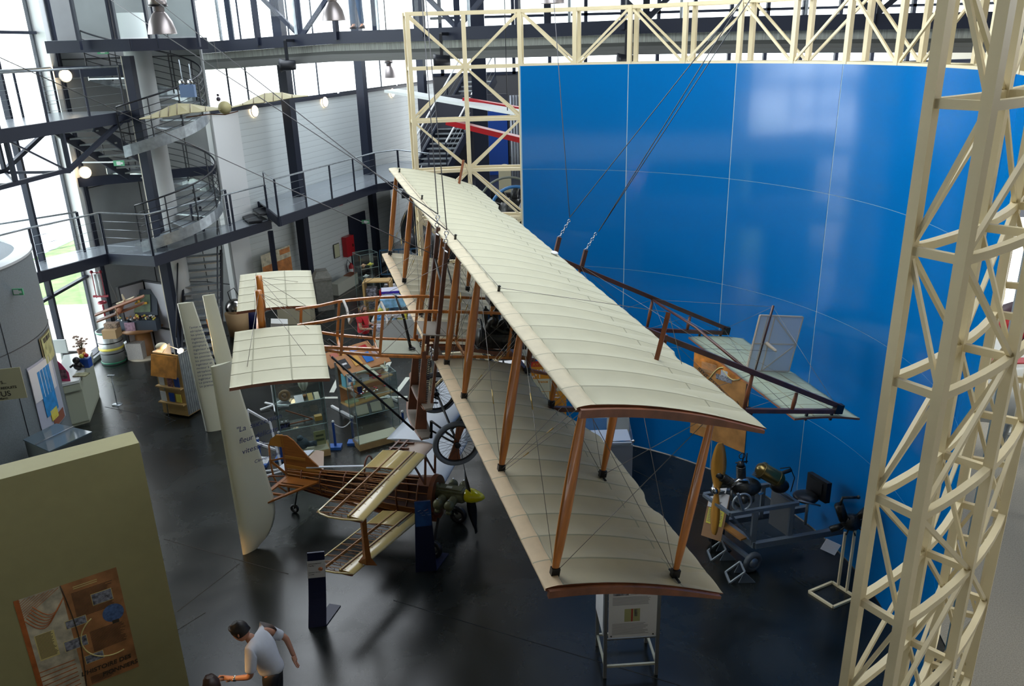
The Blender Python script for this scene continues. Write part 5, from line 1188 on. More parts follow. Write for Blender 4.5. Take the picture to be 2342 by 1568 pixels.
mk('spinner', MB().lathe([(.105, -.04), (.125, 0), (.12, .08), (.095, .17), (.055, .25), (.015, .29), (0, .292)], ap(.28, 0, .95), (V((0, 1, 0)), V((0, 0, 1)), V((1, 0, 0))), 28), mat('yellow spinner', (.62, .55, .0), .15, coat=.6), ac)
pm = MB(); pd_ = V((0, .25, -.97)).normalized(); pc = ap(.30, 0, .95)
pw_ = V((0, .97, .25))
for s in (-1, 1):
    rings = []
    for k in range(12):
        t = k/11; r = .06+.84*t; c = .035+.055*math.sin(pi*min(1, t*1.1+.1))**.8*(1-.35*t); tw_ = R_(60-45*t); cx = pw_*math.cos(tw_)*1 + V((1, 0, 0))*math.sin(tw_)*s
        n_ = cx.cross(pd_); rings.append([pc + pd_*(s*r) + cx*(c*a) + n_*(b*.014*(1-.7*t)) for a, b in ((-1, 0), (-.3, 1), (.5, .8), (1, 0), (.5, -.5), (-.3, -.6))])
    pm.loft(rings)
mk('propeller', pm, BLACK, ac)
for s in (-1, 1):
    w_ = empty('main_wheel'); w_.parent = ac; c = ap(-.37, .54*s, .17); wa = (V((1, 0, 0)), V((0, 0, 1)), V((0, 1, 0)))
    mk('tyre', MB().torus(c, .12, .05, wa, 26, 10), BLACK, w_); mk('rim', MB().lathe([(0, -.03), (.08, -.03), (.085, .03), (0, .03)], c, wa, 20), mat('grey rim', (.2, .21, .2), .4, .5), w_)
    mk('gear_leg', MB().beam(c, ap(-.4, .2*s, .55), .04, .02), BLACK, w_)
for n_ in ac.children:
    if n_ is eg or n_.name.startswith(('spinner', 'propeller')): n_.location.x = -.2
# ------------------------------------------------------------------ blue information pylons
def pylon(base_xy, top_xy, ztop, wid_, label, paper, curve):
    b = pz(*base_xy); e = empty('information_pylon', b, label=label, cat='information stand', group='dark blue information pylons')
    X, N = V((.99, .12, 0)).normalized(), V((.12, -.99, 0)).normalized()
    tp = pz(*top_xy, ztop) - b; DB = mat('deep blue board', (.006, .010, .045), .45)
    g = lambda t: V((tp.x*t, tp.y*t, ztop*t)) + N*(curve*math.sin(pi*t))
    w0, w1 = wid_; m = MB(); rings = []
    for i in range(13):
        t = i/12; c = g(t); w_ = w0*(1-t)+w1*t; rings.append([c-X*w_/2-N*.012, c+X*w_/2-N*.012, c+X*w_/2+N*.012, c-X*w_/2+N*.012])
    mk('board', m.loft(rings, smooth=False), DB, e); mk('foot', MB().prism([V((-w0*.3, 0, 0)), V((w0*.5, 0, 0)), V((w0*1.0, .45, 0)), V((w0*.3, .5, 0))], (0, 0, 0), (0, 0, .015)), DB, e)
    return e, X, N, g
e, X, N, g = pylon((726, 1432), (722, 1262), 1.25, (.26, .24), 'dark blue curved information pylon with a white sheet, nearest to the man in white', 0, -.10)
c0, c1 = g(.62), g(.86); Yv = (c1-c0).normalized(); mk('paper_sheet', MB().box((c0+c1)/2 + N*.03 + UPV*.02, (.25, .32, .004), (X, Yv, X.cross(Yv))), PAPER, e)
for s, dz, h in (('AGRANDISSEMENT', .10, .022), ("Tarifs !", .06, .035), ('Association des amis', -.06, .02), ('du musée', -.10, .02)): text('lettering', s, (c0+c1)/2 + N*.034 + UPV*.02 - X*.11 + Yv*dz, h, INK, e, X, Yv)
mk('logo', MB().sph((c0+c1)/2 + N*.034 + UPV*.02 + X*.06, .035, 6, sc=(1, .3, 1)), mat('red yellow logo', (.5, .18, .08), .5, var=.9, scale=30), e)
e, X, N, g = pylon((975, 1305), (966, 1145), 1.38, (.34, .24), 'dark blue information pylon with a blue photo sheet beside the yellow spinner', 0, 0.0)
c0, c1 = g(.66), g(1.0); Yv = (c1-c0).normalized(); mk('photo_sheet', MB().box((c0+c1)/2 + N*.02, (.25, (c1-c0).length, .004), (X, Yv, X.cross(Yv))), mat('blue photo print', (.02, .07, .22), .35, var=.6, scale=5), e)
bm_ = MB()
for i in range(6): bm_.beam((c0+c1)/2 + N*.024 + X*(-.08+.03*i) + Yv*(.06-.04*(i % 3)), (c0+c1)/2 + N*.024 + X*(-.03+.03*i) + Yv*(.08-.05*(i % 3)), .015, .003)
mk('photo_detail', bm_, mat('pale photo detail', (.35, .38, .5), .5), e); mk('photo_red_aeroplane', MB().beam((c0+c1)/2 + N*.024 + X*.03 + Yv*.06, (c0+c1)/2 + N*.024 + X*.08 + Yv*.09, .02, .003), REDM, e)
# ------------------------------------------------------------------ rope posts
rp = [('blue rope post between the two glass display towers, left one of the roped pair', 768, 1024), ('blue rope post between the two glass display towers, right one of the roped pair', 810, 1014), ('blue rope post behind the tallest ivory text board', 598, 1064), ('blue rope post behind the wooden fin of the skeleton biplane', 646, 1050), ('blue rope post beyond the nearer big spoked wheel by the glass tower', 925, 1000)]
P = []
for l_, x, y in rp:
    b = pz(x, y); P.append(b); e = empty('rope_post', b, label=l_, cat='barrier post', group='blue barrier posts'); mk('post', MB().beam((0, 0, 0), (0, 0, .62), .045), BLUEP, e); mk('base', MB().box((0, 0, .03), (.26, .20, .06)), mat('bright blue base', (.03, .12, .42), .5), e); mk('cap', MB().sph((0, 0, .62), .03, 6), WHITE, e)
def rope(a, b, l_):
    pts = [lerp(a, b, t/10) + V((0, 0, .56-.12*math.sin(pi*t/10))) for t in range(11)]; mk('barrier_rope', MB().tube(pts, .012, 6), mat('white rope', (.6, .6, .62), .6), None, l_, 'rope')
rope(P[0]+V((.02, 0, 0)), P[1], 'white rope sagging between the two blue posts by the glass towers'); rope(P[2], P[3], 'white rope between the blue posts behind the wooden fin')
# ------------------------------------------------------------------ glass display towers
def tower(b0, b1, dep, H, zs, label, base_h=.14, top=None):
    X, N = frame_axes(b0, b1); L = (b1-b0).length; e = empty('glass_display_tower', b0, label=label, cat='display case', group='glass display towers')
    mk('plinth', MB().box(X*L/2 - N*dep/2 + UPV*base_h/2, (L, dep, base_h), (X, N, UPV)), PINE, e)
    mk('plinth_top', MB().box(X*L/2 - N*dep/2 + UPV*(base_h+.006), (L*.96, dep*.94, .012), (X, N, UPV)), mat('cream board', (.50, .47, .34), .6), e)
    gp = MB()
    for c, d in ((X*L/2, (L, .006, H-base_h)), (X*L/2 - N*dep, (L, .006, H-base_h)), (-N*dep/2, (.006, dep, H-base_h)), (X*L - N*dep/2, (.006, dep, H-base_h))): gp.box(c + UPV*((H+base_h)/2), d, (X, N, UPV))
    gp.box(X*L/2 - N*dep/2 + UPV*H, (L, dep, .008), (X, N, UPV)); mk('glass_panes', gp, GLASSG, e)
    ed = MB()
    for c in (V((0, 0, 0)), X*L, -N*dep, X*L-N*dep): ed.beam(c + UPV*base_h, c + UPV*H, .012)
    for a_, b_ in ((V((0, 0, 0)), X*L), (X*L, X*L-N*dep), (X*L-N*dep, -N*dep), (-N*dep, V((0, 0, 0)))): ed.beam(a_+UPV*H, b_+UPV*H, .01)
    mk('glass_edge', ed, mat('glass edge green', (.16, .25, .25), .3), e)
    for z in zs: mk('glass_shelf', MB().box(X*L/2 - N*dep/2 + UPV*z, (L*.97, dep*.95, .008), (X, N, UPV)), GLASSG, e); mk('shelf_edge', MB().box(X*L/2 + UPV*z, (L*.97, .008, .01), (X, N, UPV)), mat('glass edge pale', (.35, .48, .46), .3), e)
    return e, X, N, L, b0
bx, X, N, L, B0 = tower(pz(652, 1062), pz(757, 1040), .45, 1.95, (.75, 1.3), 'glass display tower with a striped balloon model, beside the white easel rack')
def put(nm, fx, fy, z, label, cat, group=None): return empty(nm, B0 + X*(L*fx) - N*fy + UPV*z, label=label, cat=cat, group=group)
e = put('balloon_model', .62, .22, 1.42, 'small white striped balloon model with basket in the glass display tower', 'model balloon')
e.location.z = 1.304
m = MB()
for k in range(16): a0 = 2*pi*k/16; m.lathe([(0, .12), (.04, .14), (.095, .24), (.11, .32), (.09, .39), (.04, .43), (0, .435)], (0, 0, .02), None, 1, k % 2, True, a0, a0+2*pi/16)
mk('envelope', m, [mat('balloon white', (.55, .58, .50), .5), mat('balloon green grey', (.30, .34, .28), .5)], e); mk('basket', MB().lathe([(0, 0), (.03, 0), (.04, .05), (.03, .05), (0, .01)], n=12), mat('wicker', (.3, .14, .05), .6), e)
mk('balloon_rigging', MB().rod((.03, 0, .05), (.06, 0, .18), .002, 4).rod((-.03, 0, .05), (-.06, 0, .18), .002, 4), WIRE, e)
e = put('wooden_pulley', .2, .2, 1.304, 'round brown wooden reel on the upper shelf of the balloon display tower', 'reel'); mk('reel', MB().torus((0, 0, .12), .09, .035, (X, UPV, N), 20, 8).lathe([(0, -.03), (.04, -.03), (.04, .03), (0, .03)], (0, 0, .12), (X, UPV, N), 14), mat('aged brown wood', (.16, .10, .04), .5), e)
for fx, m_, l_ in ((.48, PAPER, 'white open booklet'), (.72, mat('ochre paper', (.45, .33, .10), .6), 'ochre booklet'), (.86, mat('cream paper', (.55, .53, .38), .6), 'cream standing booklet')):
    e = put('booklet', fx, .1, 1.31, l_ + ' on the upper shelf of the balloon display tower', 'booklet'); mk('pages', MB().box((0, 0, .03), (.17 if fx < .6 else .1, .2, .012), (X, (-N+UPV*.5).normalized(), X.cross((-N+UPV*.5).normalized()))), m_, e)
e = put('propeller_rod', .5, .2, .80, 'long brown wooden rod lying across the middle shelf of the balloon display tower', 'wooden rod'); mk('rod', MB().beam(-X*.3+UPV*.3, X*.22, .03, .02).beam(X*.22, -X*.3-UPV*.02, .025, .02), WOODM, e)
e = put('film_box', .12, .2, .76, 'black boxed instrument with two dials in the balloon display tower', 'instrument'); mk('case', MB().box(UPV*.05, (.2, .16, .1), (X, N, UPV)), BLACK, e); mk('dials', MB().sph(UPV*.1 - X*.04, .02, 6).sph(UPV*.1 + X*.04, .02, 6), PAPER, e)
e = put('wooden_block_model', .85, .2, .76, 'ochre wooden block model on the middle shelf of the balloon display tower', 'model'); mk('block', MB().box(UPV*.05, (.15, .12, .1), (X, N, UPV)), mat('ochre wood', (.42, .26, .06), .5), e)
e = put('stone_figure', .45, .2, .16, 'dark blue grey lump shaped engine part in the bottom of the balloon display tower', 'engine part'); mk('lump', MB().sph(UPV*.14, .13, 10, sc=(1, .8, 1)).rod(UPV*.1 + X*.05, UPV*.08 + X*.28, .06, 12).sph(UPV*.26 - X*.04, .07, 8), mat('blue grey cast', (.05, .075, .10), .6, var=.6, scale=12), e)
e = put('aeroplane_print', .84, .25, .16, 'green print of aeroplanes standing in the bottom of the balloon display tower', 'print'); mk('sheet', MB().box(UPV*.16, (.24, .01, .32), (X, N, UPV)), mat('olive print', (.38, .38, .18), .6), e); mk('painted_aeroplanes', MB().box(UPV*.22+N*.01, (.16, .006, .04), (X, N, UPV)).box(UPV*.12+N*.01, (.18, .006, .05), (X, N, UPV)), mat('dark olive ink', (.10, .12, .06), .6), e)
e = put('photo_print', .15, .2, .16, 'white card with a black and white photo in the bottom of the balloon display tower', 'photo'); mk('card', MB().box(UPV*.13, (.22, .01, .26), (X, N, UPV)), mat('grey card', (.33, .33, .33), .6), e); mk('picture', MB().box(UPV*.14+N*.01, (.18, .005, .14), (X, N, UPV)), PHOTO, e)
bx, X, N, L, B0 = tower(pz(823, 1032), pz(918, 1006), .42, 1.6, (.78, 1.2), 'glass display tower holding medals and open books, in front of the pine book shelf')
e = put('medal_tray', .45, .2, 1.21, 'tray of medals and small badges on the upper shelf of the middle glass tower', 'medals'); mm = MB()
for i in range(18): mm.sph((X*random.uniform(-.25, .35) + N*random.uniform(-.12, .1) + UPV*.02), .025, 5, i % 3, (1, 1, .5))
mk('medals', mm, [CHROME, mat('brass', (.45, .32, .12), .35, .8), REDM], e, kind='stuff')
e = put('blue_case', .22, .2, 1.21, 'small open dark blue medal case in the middle glass tower', 'case'); mk('case', MB().box(UPV*.01, (.12, .08, .02), (X, N, UPV)).box(UPV*.07-N*.04, (.1, .01, .13), (X, N, UPV)), mat('navy velvet', (.01, .015, .08), .8), e)
e = put('orange_ribbon', .05, .2, 1.21, 'red and yellow striped ribbon hanging at the edge of the middle glass tower', 'ribbon'); mk('ribbon', MB().tube([UPV*.28, UPV*.15 - X*.01, UPV*.06 + X*.05, X*.12], .02, 6), mat('red yellow ribbon', (.62, .16, .03), .5), e)
for fx, w_, l_ in ((.15, .26, 'open white book'), (.48, .22, 'pale green booklet'), (.78, .2, 'white booklet with curled page')):
    e = put('open_book', fx+.05, .15, .79, l_ + ' on the lower shelf of the middle glass tower', 'book'); mk('pages', MB().box(UPV*.06, (w_, .22, .015), (X, (-N*.6+UPV).normalized(), X.cross((-N*.6+UPV).normalized()))), mat('cream paper', (.55, .53, .38), .6), e)
# model plane on top of this tower
e = put('model_jet', .5, .2, 1.61, 'grey green model aeroplane standing on top of the middle glass tower', 'model aeroplane')
mk('fuselage', MB().loft([[V((0, 0, .06)) + X*(s) + (N*math.cos(2*pi*k/8) + UPV*math.sin(2*pi*k/8))*r for k in range(8)] for s, r in ((-.32, .01), (-.2, .035), (.1, .04), (.32, .015))]), mat('grey green model', (.27, .30, .20), .5), e); mk('wing', MB().beam(-N*.35+UPV*.06, N*.35+UPV*.06, .1, .012, up=UPV).beam(X*.28-N*.12+UPV*.07, X*.28+N*.12+UPV*.07, .06, .01).beam(X*.3+UPV*.06, X*.33+UPV*.18, .05, .01), mat('grey green model', (.27, .30, .20), .5), e)
mk('stand', MB().rod((0, 0, 0), (0, 0, .04), .02), BLACK, e)
bx, X, N, L, B0 = tower(pz(836, 722), pz(875, 713), .5, 1.95, (.75, 1.15, 1.5), 'glass display tower of colourful models beside the navy door')
for i, (fx, z, m_, l_) in enumerate(((.3, 1.50, mat('peach toy', (.6, .35, .22), .5), 'peach coloured round toy'), (.7, 1.50, YELLOWP, 'yellow toy aeroplane'), (.4, 1.15, WHITE, 'white toy aeroplane'), (.5, .75, BLUEP, 'blue toy aeroplane'), (.75, .75, mat('mixed print', (.2, .1, .12), .5), 'dark toy box'))):
    e = put('toy_model', fx, .2, z+.005, l_ + ' on a shelf of the tower by the navy door', 'toy model'); mk('body', MB().sph(UPV*.06, .055, 7).beam(-X*.1+UPV*.06, X*.1+UPV*.06, .05, .02), m_, e)
e = put('kit_box_stack', .4, .2, .155, 'stack of black and white printed boxes in the tower by the navy door', 'boxes'); mk('box', MB().box(UPV*.14, (.42, .3, .26), (X, N, UPV)), mat('busy print', (.25, .25, .30), .5, var=1., scale=18), e); mk('orange_lid', MB().box(UPV*.30-X*.05, (.22, .22, .05), (X, N, UPV)), mat('orange lid', (.55, .28, .12), .5), e)
# ------------------------------------------------------------------ pine book shelf
b0, b1 = pz(785, 945), pz(868, 915); X, N = frame_axes(b0, b1); L = 1.25; e = empty('book_shelf', b0, label='pine gondola book shelf with perforated grey uprights in front of the painted crossing', cat='shelf'); bs = e; B0 = b0
PB = mat('orange pine board', (.42, .20, .08), .5, var=.1)
mk('back_board', MB().box(X*L/2 - N*.1 + UPV*.68, (L, .03, .95), (X, N, UPV)), PB, e)
for s in (0, 1): mk('upright', MB().beam(X*(L*s) - N*.1, X*(L*s) - N*.1 + UPV*1.25, .06, .05), GREYSTEEL, e); mk('foot', MB().beam(X*(L*s) + N*.42 + UPV*.03, X*(L*s) - N*.5 + UPV*.03, .05, .05), WHITE, e)
for z, d in ((.25, .42), (.68, .40)): mk('shelf', MB().box(X*L/2 + N*(d/2-.1) + UPV*z, (L, d, .03), (X, N, UPV)), PINE, e)
Yb = (UPV*.55-N*.83).normalized(); Zb = X.cross(Yb)
mk('sloping_top', MB().box(X*L/2 + UPV*1.16 + N*.02, (L*1.02, .55, .03), (X, Yb, Zb)).box(X*L/2 + UPV*1.16 - N*.5, (L*1.02, .45, .03), (X, Yb, Zb)), PB, e)
bk_ = [(.12, 0, 'black book with a white aeroplane', INK), (.38, 0, 'ochre yellow book', mat('ochre cover', (.65, .36, .08), .5)), (.62, .0, 'bright blue book', mat('blue cover', (.02, .16, .55), .4)), (.85, .03, 'pink and grey book', mat('pink grey cover', (.50, .40, .42), .5, var=.3, scale=12)),
       (.20, .5, 'salmon red book', mat('salmon cover', (.48, .15, .10), .5)), (.35, .46, 'second ochre yellow book, upper row', mat('ochre cover', (.65, .36, .08), .5)), (.62, .52, 'pale blue book', mat('pale blue cover', (.22, .30, .60), .5)), (.80, .45, 'red book', REDM)]
for fx, dn, l_, m_ in bk_:
    p = B0 + X*(L*fx) + UPV*1.19 - N*dn + N*.02; q = empty('book', p, label=l_ + ' on the sloping top of the pine shelf', cat='book', group='books on the pine shelf top'); mk('cover', MB().box((0, 0, 0), (.2, .28, .02), (X, Yb, Zb)), m_, q)
    if fx == .12: mk('cover_picture', MB().box(Zb*.012, (.12, .05, .003), (X, Yb, Zb)), PAPER, q)
for fx, z, l_, m_, sz in ((.12, .70, 'pale blue standing box with white front', mat('cyan box', (.12, .42, .52), .5), (.26, .16, .3)), (.45, .70, 'grey ring binder', mat('grey binder', (.33, .34, .38), .5), (.2, .16, .12)), (.7, .70, 'red and cream book pile', REDM, (.22, .2, .06)), (.15, .27, 'pale green booklet pile', mat('pale green paper', (.38, .50, .30), .6), (.26, .2, .04)), (.5, .27, 'larger pale green booklet pile', mat('pale green paper', (.38, .50, .30), .6), (.26, .2, .04))):
    q = empty('shelf_item', B0 + X*(L*fx) + N*.12 + UPV*z, label=l_ + ' on a board of the pine shelf', cat='stationery'); mk('block', MB().box(UPV*sz[2]/2, sz, (X, N, UPV)), m_, q)
    if z > .6 and fx < .2: mk('front_label', MB().box(UPV*.16+N*.085, (.2, .006, .24), (X, N, UPV)), PAPER, q); mk('picture', MB().box(UPV*.17+N*.09, (.11, .004, .12), (X, N, UPV)), mat('blue cover', (.02, .16, .55), .4), q)
# ------------------------------------------------------------------ shop bins with model kits
sb0 = pz(868, 792); e = empty('shop_island', sb0, label='low shop island stacked with boxed aeroplane kits beyond the hanging biplane nose', cat='shop island')
mk('island_base', MB().box((1.0, .75, .40), (2.3, 1.7, .8)), mat('white island', (.40, .42, .42), .6), e)
mk('price_card', MB().box((.55, -.12, .95), (.46, .02, .13)).box((1.35, .1, 1.0), (.46, .02, .13)), PAPER, e)
for s, x, y, z in (('SET DE MINI MOTEUR', .34, -.14, .93), ('KITS DE MONTAGE', 1.16, .08, .98)): text('lettering', s, V((x, y, z)), .04, INKBL, e, V((1, 0, 0)), UPV)
kc = [('bright blue', mat('kit blue', (.05, .25, .60), .35, var=.8, scale=5)), ('pale blue', mat('kit pale blue', (.22, .45, .68), .35, var=.5, scale=5)), ('navy', mat('kit navy', (.02, .04, .20), .35, var=.9, scale=8)), ('yellow', mat('kit yellow', (.65, .58, .06), .4, var=.4, scale=8)), ('red', REDM), ('white', mat('kit white', (.55, .57, .62), .4, var=.5, scale=14)), ('grey green', mat('kit grey green', (.20, .24, .20), .4, var=.8, scale=14))]
proto = {}
spots = []
for ix in range(7):
    for iy in range(5): spots.append((.12+.29*ix, .08+.32*iy))
for i, (x, y) in enumerate(spots):
    nm, m_ = kc[(i*3 + i//7) % 7]; big = i % 6 == 0
    z = .8
    for lvl in range(2 if i % 3 else 1):
        sz = (.26, .28, .07+.04*((i+lvl) % 2))
        key = (nm, sz[2])
        if key not in proto:
            o = mk('model_kit_box', MB().box((0, 0, sz[2]/2), sz), m_); proto[key] = o
        else: o = proto[key].copy(); SC.collection.objects.link(o)
        o.location = sb0 + V((x, y, z+.002)); o.rotation_euler = (0, 0, random.uniform(-.12, .12)); o['label'] = nm + ' model kit box stacked on the shop island'; o['category'] = 'model kit box'; o['group'] = nm + ' model kit boxes on the shop island'; z += sz[2]+.003
for x, y, l_, m_ in ((.5, .35, 'large pale blue kit box with an aeroplane picture', kc[1][1]), (1.35, .75, 'large bright blue kit box, farthest on the shop island', kc[0][1]), (.25, 1.15, 'white carton with a purple band', mat('white carton', (.55, .56, .66), .5))):
    o = mk('large_kit_box', MB().box((0, 0, .12), (.85 if x != .25 else .5, .42, .24)), m_, None, l_ + ' on top of the kit stacks', 'model kit box'); o.location = sb0 + V((x, y, 1.10)); o.rotation_euler = (0, 0, .15)
    if x == .25: mk('purple_band', MB().box((0, 0, .20), (.51, .43, .07)), mat('purple print', (.05, .02, .38), .5), o)
e = empty('wicker_hamper', sb0 + V((1.35, 1.9, 0)), label='brown hamper with a pale lid behind the blue kit boxes', cat='hamper'); mk('hamper_body', MB().box((0, 0, .6), (.6, .4, 1.2)), mat('brown wicker', (.12, .07, .05), .6, var=.5, scale=20), e); mk('lid', MB().box((0, 0, 1.23), (.66, .46, .08)), mat('cream lid', (.5, .47, .36), .6), e)
# crates of books and the blue basket beneath the nose
e = item('book_crate', 662, 740, 0, 'cream table with an open crate of patterned books under the far front elevator', 'crate'); mk('table', MB().box((.2, .2, .4), (1.0, .6, .8)), mat('cream board', (.50, .47, .34), .6), e); mk('books', MB().box((.15, .15, .9), (.5, .35, .3)).box((.5, .1, .86), (.2, .3, .2)), mat('purple brown print', (.22, .16, .20), .5, var=.9, scale=12), e, kind='stuff')
e = item('silver_bag', 548, 765, 0, 'crumpled shiny silver bag on a cardboard tub beside the stair foot', 'bag'); mk('bag', MB().sph((0, 0, .85), .3, 10, sc=(1, .8, .9)), mat('crumpled foil', (.55, .52, .50), .12, 1, var=.3, scale=6, bump=1.), e); mk('tub', MB().lathe([(0, 0), (.28, 0), (.34, .7), (0, .7)], n=18), mat('cardboard', (.36, .24, .12), .7, ), e); mk('handle', MB().tube([(-.15, .1, 1.0), (-.2, .1, 1.3), (0, .1, 1.42), (.15, .1, 1.1)], .015, 6), BLACK, e)
e = item('blue_basket', 582, 745, 0, 'dark blue basket full of purple packets beside the silver bag', 'basket'); mk('basket', MB().lathe([(0, 0), (.3, 0), (.42, .75), (.4, .75), (0, .6)], n=18), mat('dark blue plastic', (.01, .015, .09), .4), e); mk('packets', MB().sph((0, 0, .72), .3, 8, sc=(1, 1, .5)), mat('purple packet', (.10, .10, .30), .3, var=1., scale=12), e, kind='stuff')
e = item('book_stand', 845, 735, 0, 'pine stand of toy books and tubs behind the person in the red top', 'stand')
mk('stand_frame', MB().box((-.05, 0, .65), (.05, .5, 1.3)).box((.75, 0, .65), (.05, .5, 1.3)).box((.35, .1, 1.28), (.8, .4, .04)).box((.35, .1, .7), (.8, .4, .04)), PINE, e); mk('books', MB().box((.15, .05, .9), (.3, .3, .35)).box((.42, .05, .85), (.06, .3, .3), None, 1).box((.52, .05, .85), (.06, .3, .3), None, 2).box((.64, .05, .9), (.1, .3, .35)), [mat('busy print', (.25, .25, .30), .5), REDM, mat('green cover', (.05, .30, .12), .5)], e, kind='stuff')
# white easel rack, cross foot stand
e = item('easel_rack', 575, 1080, 0, 'white tubular rack leaning with a curved sheet, behind the tallest ivory text board', 'rack')
mk('rack_frame', MB().beam((.1, 0, 0), (.0, .3, 1.25), .04).beam((.62, 0, 0), (.42, .3, .95), .04).beam((0, .3, 1.25), (.42, .3, .95), .04).beam((.05, .15, .62), (.5, .15, .42), .04).beam((.1, 0, 0), (1.0, .1, 0.03), .04).beam((.62, 0, 0), (.1, -.3, 0), .04), mat('white tube', (.62, .64, .68), .4), e); mk('curved_sheet', MB().loft([[V((-.15+.55*t, .1, .62-.32*t-.12*math.sin(pi*t))), V((-.15+.55*t, -.15, .60-.32*t-.12*math.sin(pi*t)))] for t in [i/8 for i in range(9)]], closed=False), mat('striped white sheet', (.55, .57, .6), .5, var=.2, scale=20), e)
e = item('cross_foot_stand', 628, 932, 0, 'white display post on a five star wheeled foot beside the balloon display tower', 'stand'); mk('pole', MB().rod((0, 0, .08), (0, 0, .95), .022), WHITE, e); mk('cross_bar', MB().beam((-.2, 0, .95), (.2, 0, .95), .05, .05), WHITE, e)
for k in range(5): a = 1.256*k; mk('foot_arm', MB().beam((0, 0, .08), (.34*math.cos(a), .34*math.sin(a), .05), .045, .03), WHITE, e)
# ------------------------------------------------------------------ people
import bmesh
def skin_mesh(name, chains, mt, parent, sub=2, root=0):
    """chains: list of lists of (key, pos, rx, ry); points sharing a key are one joint"""
    bm = bmesh.new(); sk = bm.verts.layers.skin.verify(); keys = {}
    for ch in chains:
        prev = None
        for key, p, r in ch:
            if key in keys: v = keys[key]
            else:
                v = bm.verts.new(p); keys[key] = v; rr = r if isinstance(r, tuple) else (r, r); v[sk].radius = rr
            if prev is not None and prev != v and bm.edges.get((prev, v)) is None: bm.edges.new((prev, v))
            prev = v
    bm.verts.ensure_lookup_table(); bm.verts[root][sk].use_root = True
    me = bpy.data.meshes.new(name); bm.to_mesh(me); bm.free(); me.materials.append(mt)
    o = bpy.data.objects.new(name, me); SC.collection.objects.link(o); o.parent = parent
    m = o.modifiers.new('skin', 'SKIN'); m.use_smooth_shade = True
    if sub: s = o.modifiers.new('sub', 'SUBSURF'); s.levels = sub; s.render_levels = sub
    return o
def human(e, J, skin, shirt, trouser, hair, sleeve=.5, fingers=True, long_hair=False, shoes=None, head_dir=(1, 0, -.2)):
    P = {k: V(v) for k, v in J.items()}
    neck = P['neck']; hd = P['head']; hdv = V(head_dir).normalized()
    ch = [[('pel', P['pelvis'], (.10, .075)), ('bel', lerp(P['pelvis'], P['chest'], .5), (.09, .07)), ('che', P['chest'], (.10, .08)), ('nkb', neck, (.06, .06)), ('hdb', lerp(neck, hd, .45), (.052, .052))]]
    for s in ('l', 'r'):
        ch.append([('che', 0, 0), ('sh'+s, P['sh'+s], .050), ('el'+s, P['el'+s], .042), ('wr'+s, P['wr'+s], .028), ('pa'+s, P['pa'+s], (.040, .022))])
        ch.append([('pel', 0, 0), ('hi'+s, P['hi'+s], .075), ('kn'+s, P['kn'+s], .06), ('an'+s, P['an'+s], .04), ('to'+s, P['an'+s] + V((.13, 0, -.05)), .035)])
        if fingers:
            d = (P['pa'+s]-P['wr'+s]).normalized(); side = P.get('sd'+s, V((0, 1, 0))); side = (side - d*side.dot(d)).normalized(); nn = d.cross(side)
            for i, (a, L) in enumerate(((-.030, .068), (-.010, .080), (.011, .075), (.030, .058))):
                b = P['pa'+s] + d*.035 + side*a
                ch.append([('pa'+s, 0, 0), ('f0%d' % i+s, b, .0095), ('f1%d' % i+s, b + d*L*.5 - nn*.006*(i % 2+1) + side*a*.2, .0085), ('f2%d' % i+s, b + d*L - nn*.018 + side*a*.3, .007)])
            b = P['wr'+s] + d*.03 - side*.028; ch.append([('wr'+s, 0, 0), ('t0'+s, b, .012), ('t1'+s, b + d*.04 - side*.022, .010), ('t2'+s, b + d*.07 - side*.026, .008)])
    body = skin_mesh('body', ch, skin, e)
    # head
    up_ = V((0, 0, 1)); sd = up_.cross(hdv).normalized(); u2 = hdv.cross(sd); m = MB(); rings = []
    for i in range(13):
        t = i/12; zz = -.115+.235*t; w_ = .076*math.sin(pi*min(1, .12+.80*t))**.55; dp_ = .098*math.sin(pi*min(1, .14+.78*t))**.5; fwd = .012*(1-t)
        rings.append([hd + u2*zz + sd*(w_*math.cos(a)) + hdv*(dp_*math.sin(a)+fwd) for a in [2*pi*k/20 for k in range(20)]])
    m.loft(rings)
    m.loft([[hd + hdv*(.095+dz) + u2*z_ + sd*x_ for x_, dz in ((-w_, -.01), (0, h_), (w_, -.01))] for z_, w_, h_ in ((.02, .008, .0), (-.01, .012, .014), (-.03, .017, .026), (-.04, .012, .006))], closed=True)
    for s in (-1, 1):
        m.sph(hd + sd*(s*.079) - u2*.005 - hdv*.005, .026, 6, 0, (.45, .6, 1.1)); m.sph(hd + hdv*.085 + sd*(s*.03) + u2*.018, .011, 6, 1)
    m.box(hd + hdv*.096 - u2*.062, (.04, .008, .008), (sd, hdv, u2), 2)
    mk('head', m, [skin, mat('eye', (.06, .05, .05), .3), mat('lips', (.28, .10, .08), .5)], body)
    h = MB(); rings = []
    for i in range(9):
        t = i/8; zz = .128 - (.17 if not long_hair else .30)*t; w_ = .088*math.sin(pi*.5*min(1, .15+t*1.6))**.6; dp_ = .108*math.sin(pi*.5*min(1, .15+t*1.6))**.6
        rg = []
        for k in range(20):
            a = 2*pi*k/20; f = math.sin(a); lift = .0 if f < .3 else (f-.3)*(.13 if t > .3 else .0)*min(1, t*1.5)
            rg.append(hd + u2*(zz+lift) + sd*(w_*math.cos(a)) + hdv*(dp_*f*(1 if f < .3 else .96)) - hdv*.008 + V((random.uniform(-1, 1), random.uniform(-1, 1), random.uniform(-1, 1)))*.004)
        rings.append(rg)
    h.loft(rings, cap=True); mk('hair', h, hair, body)
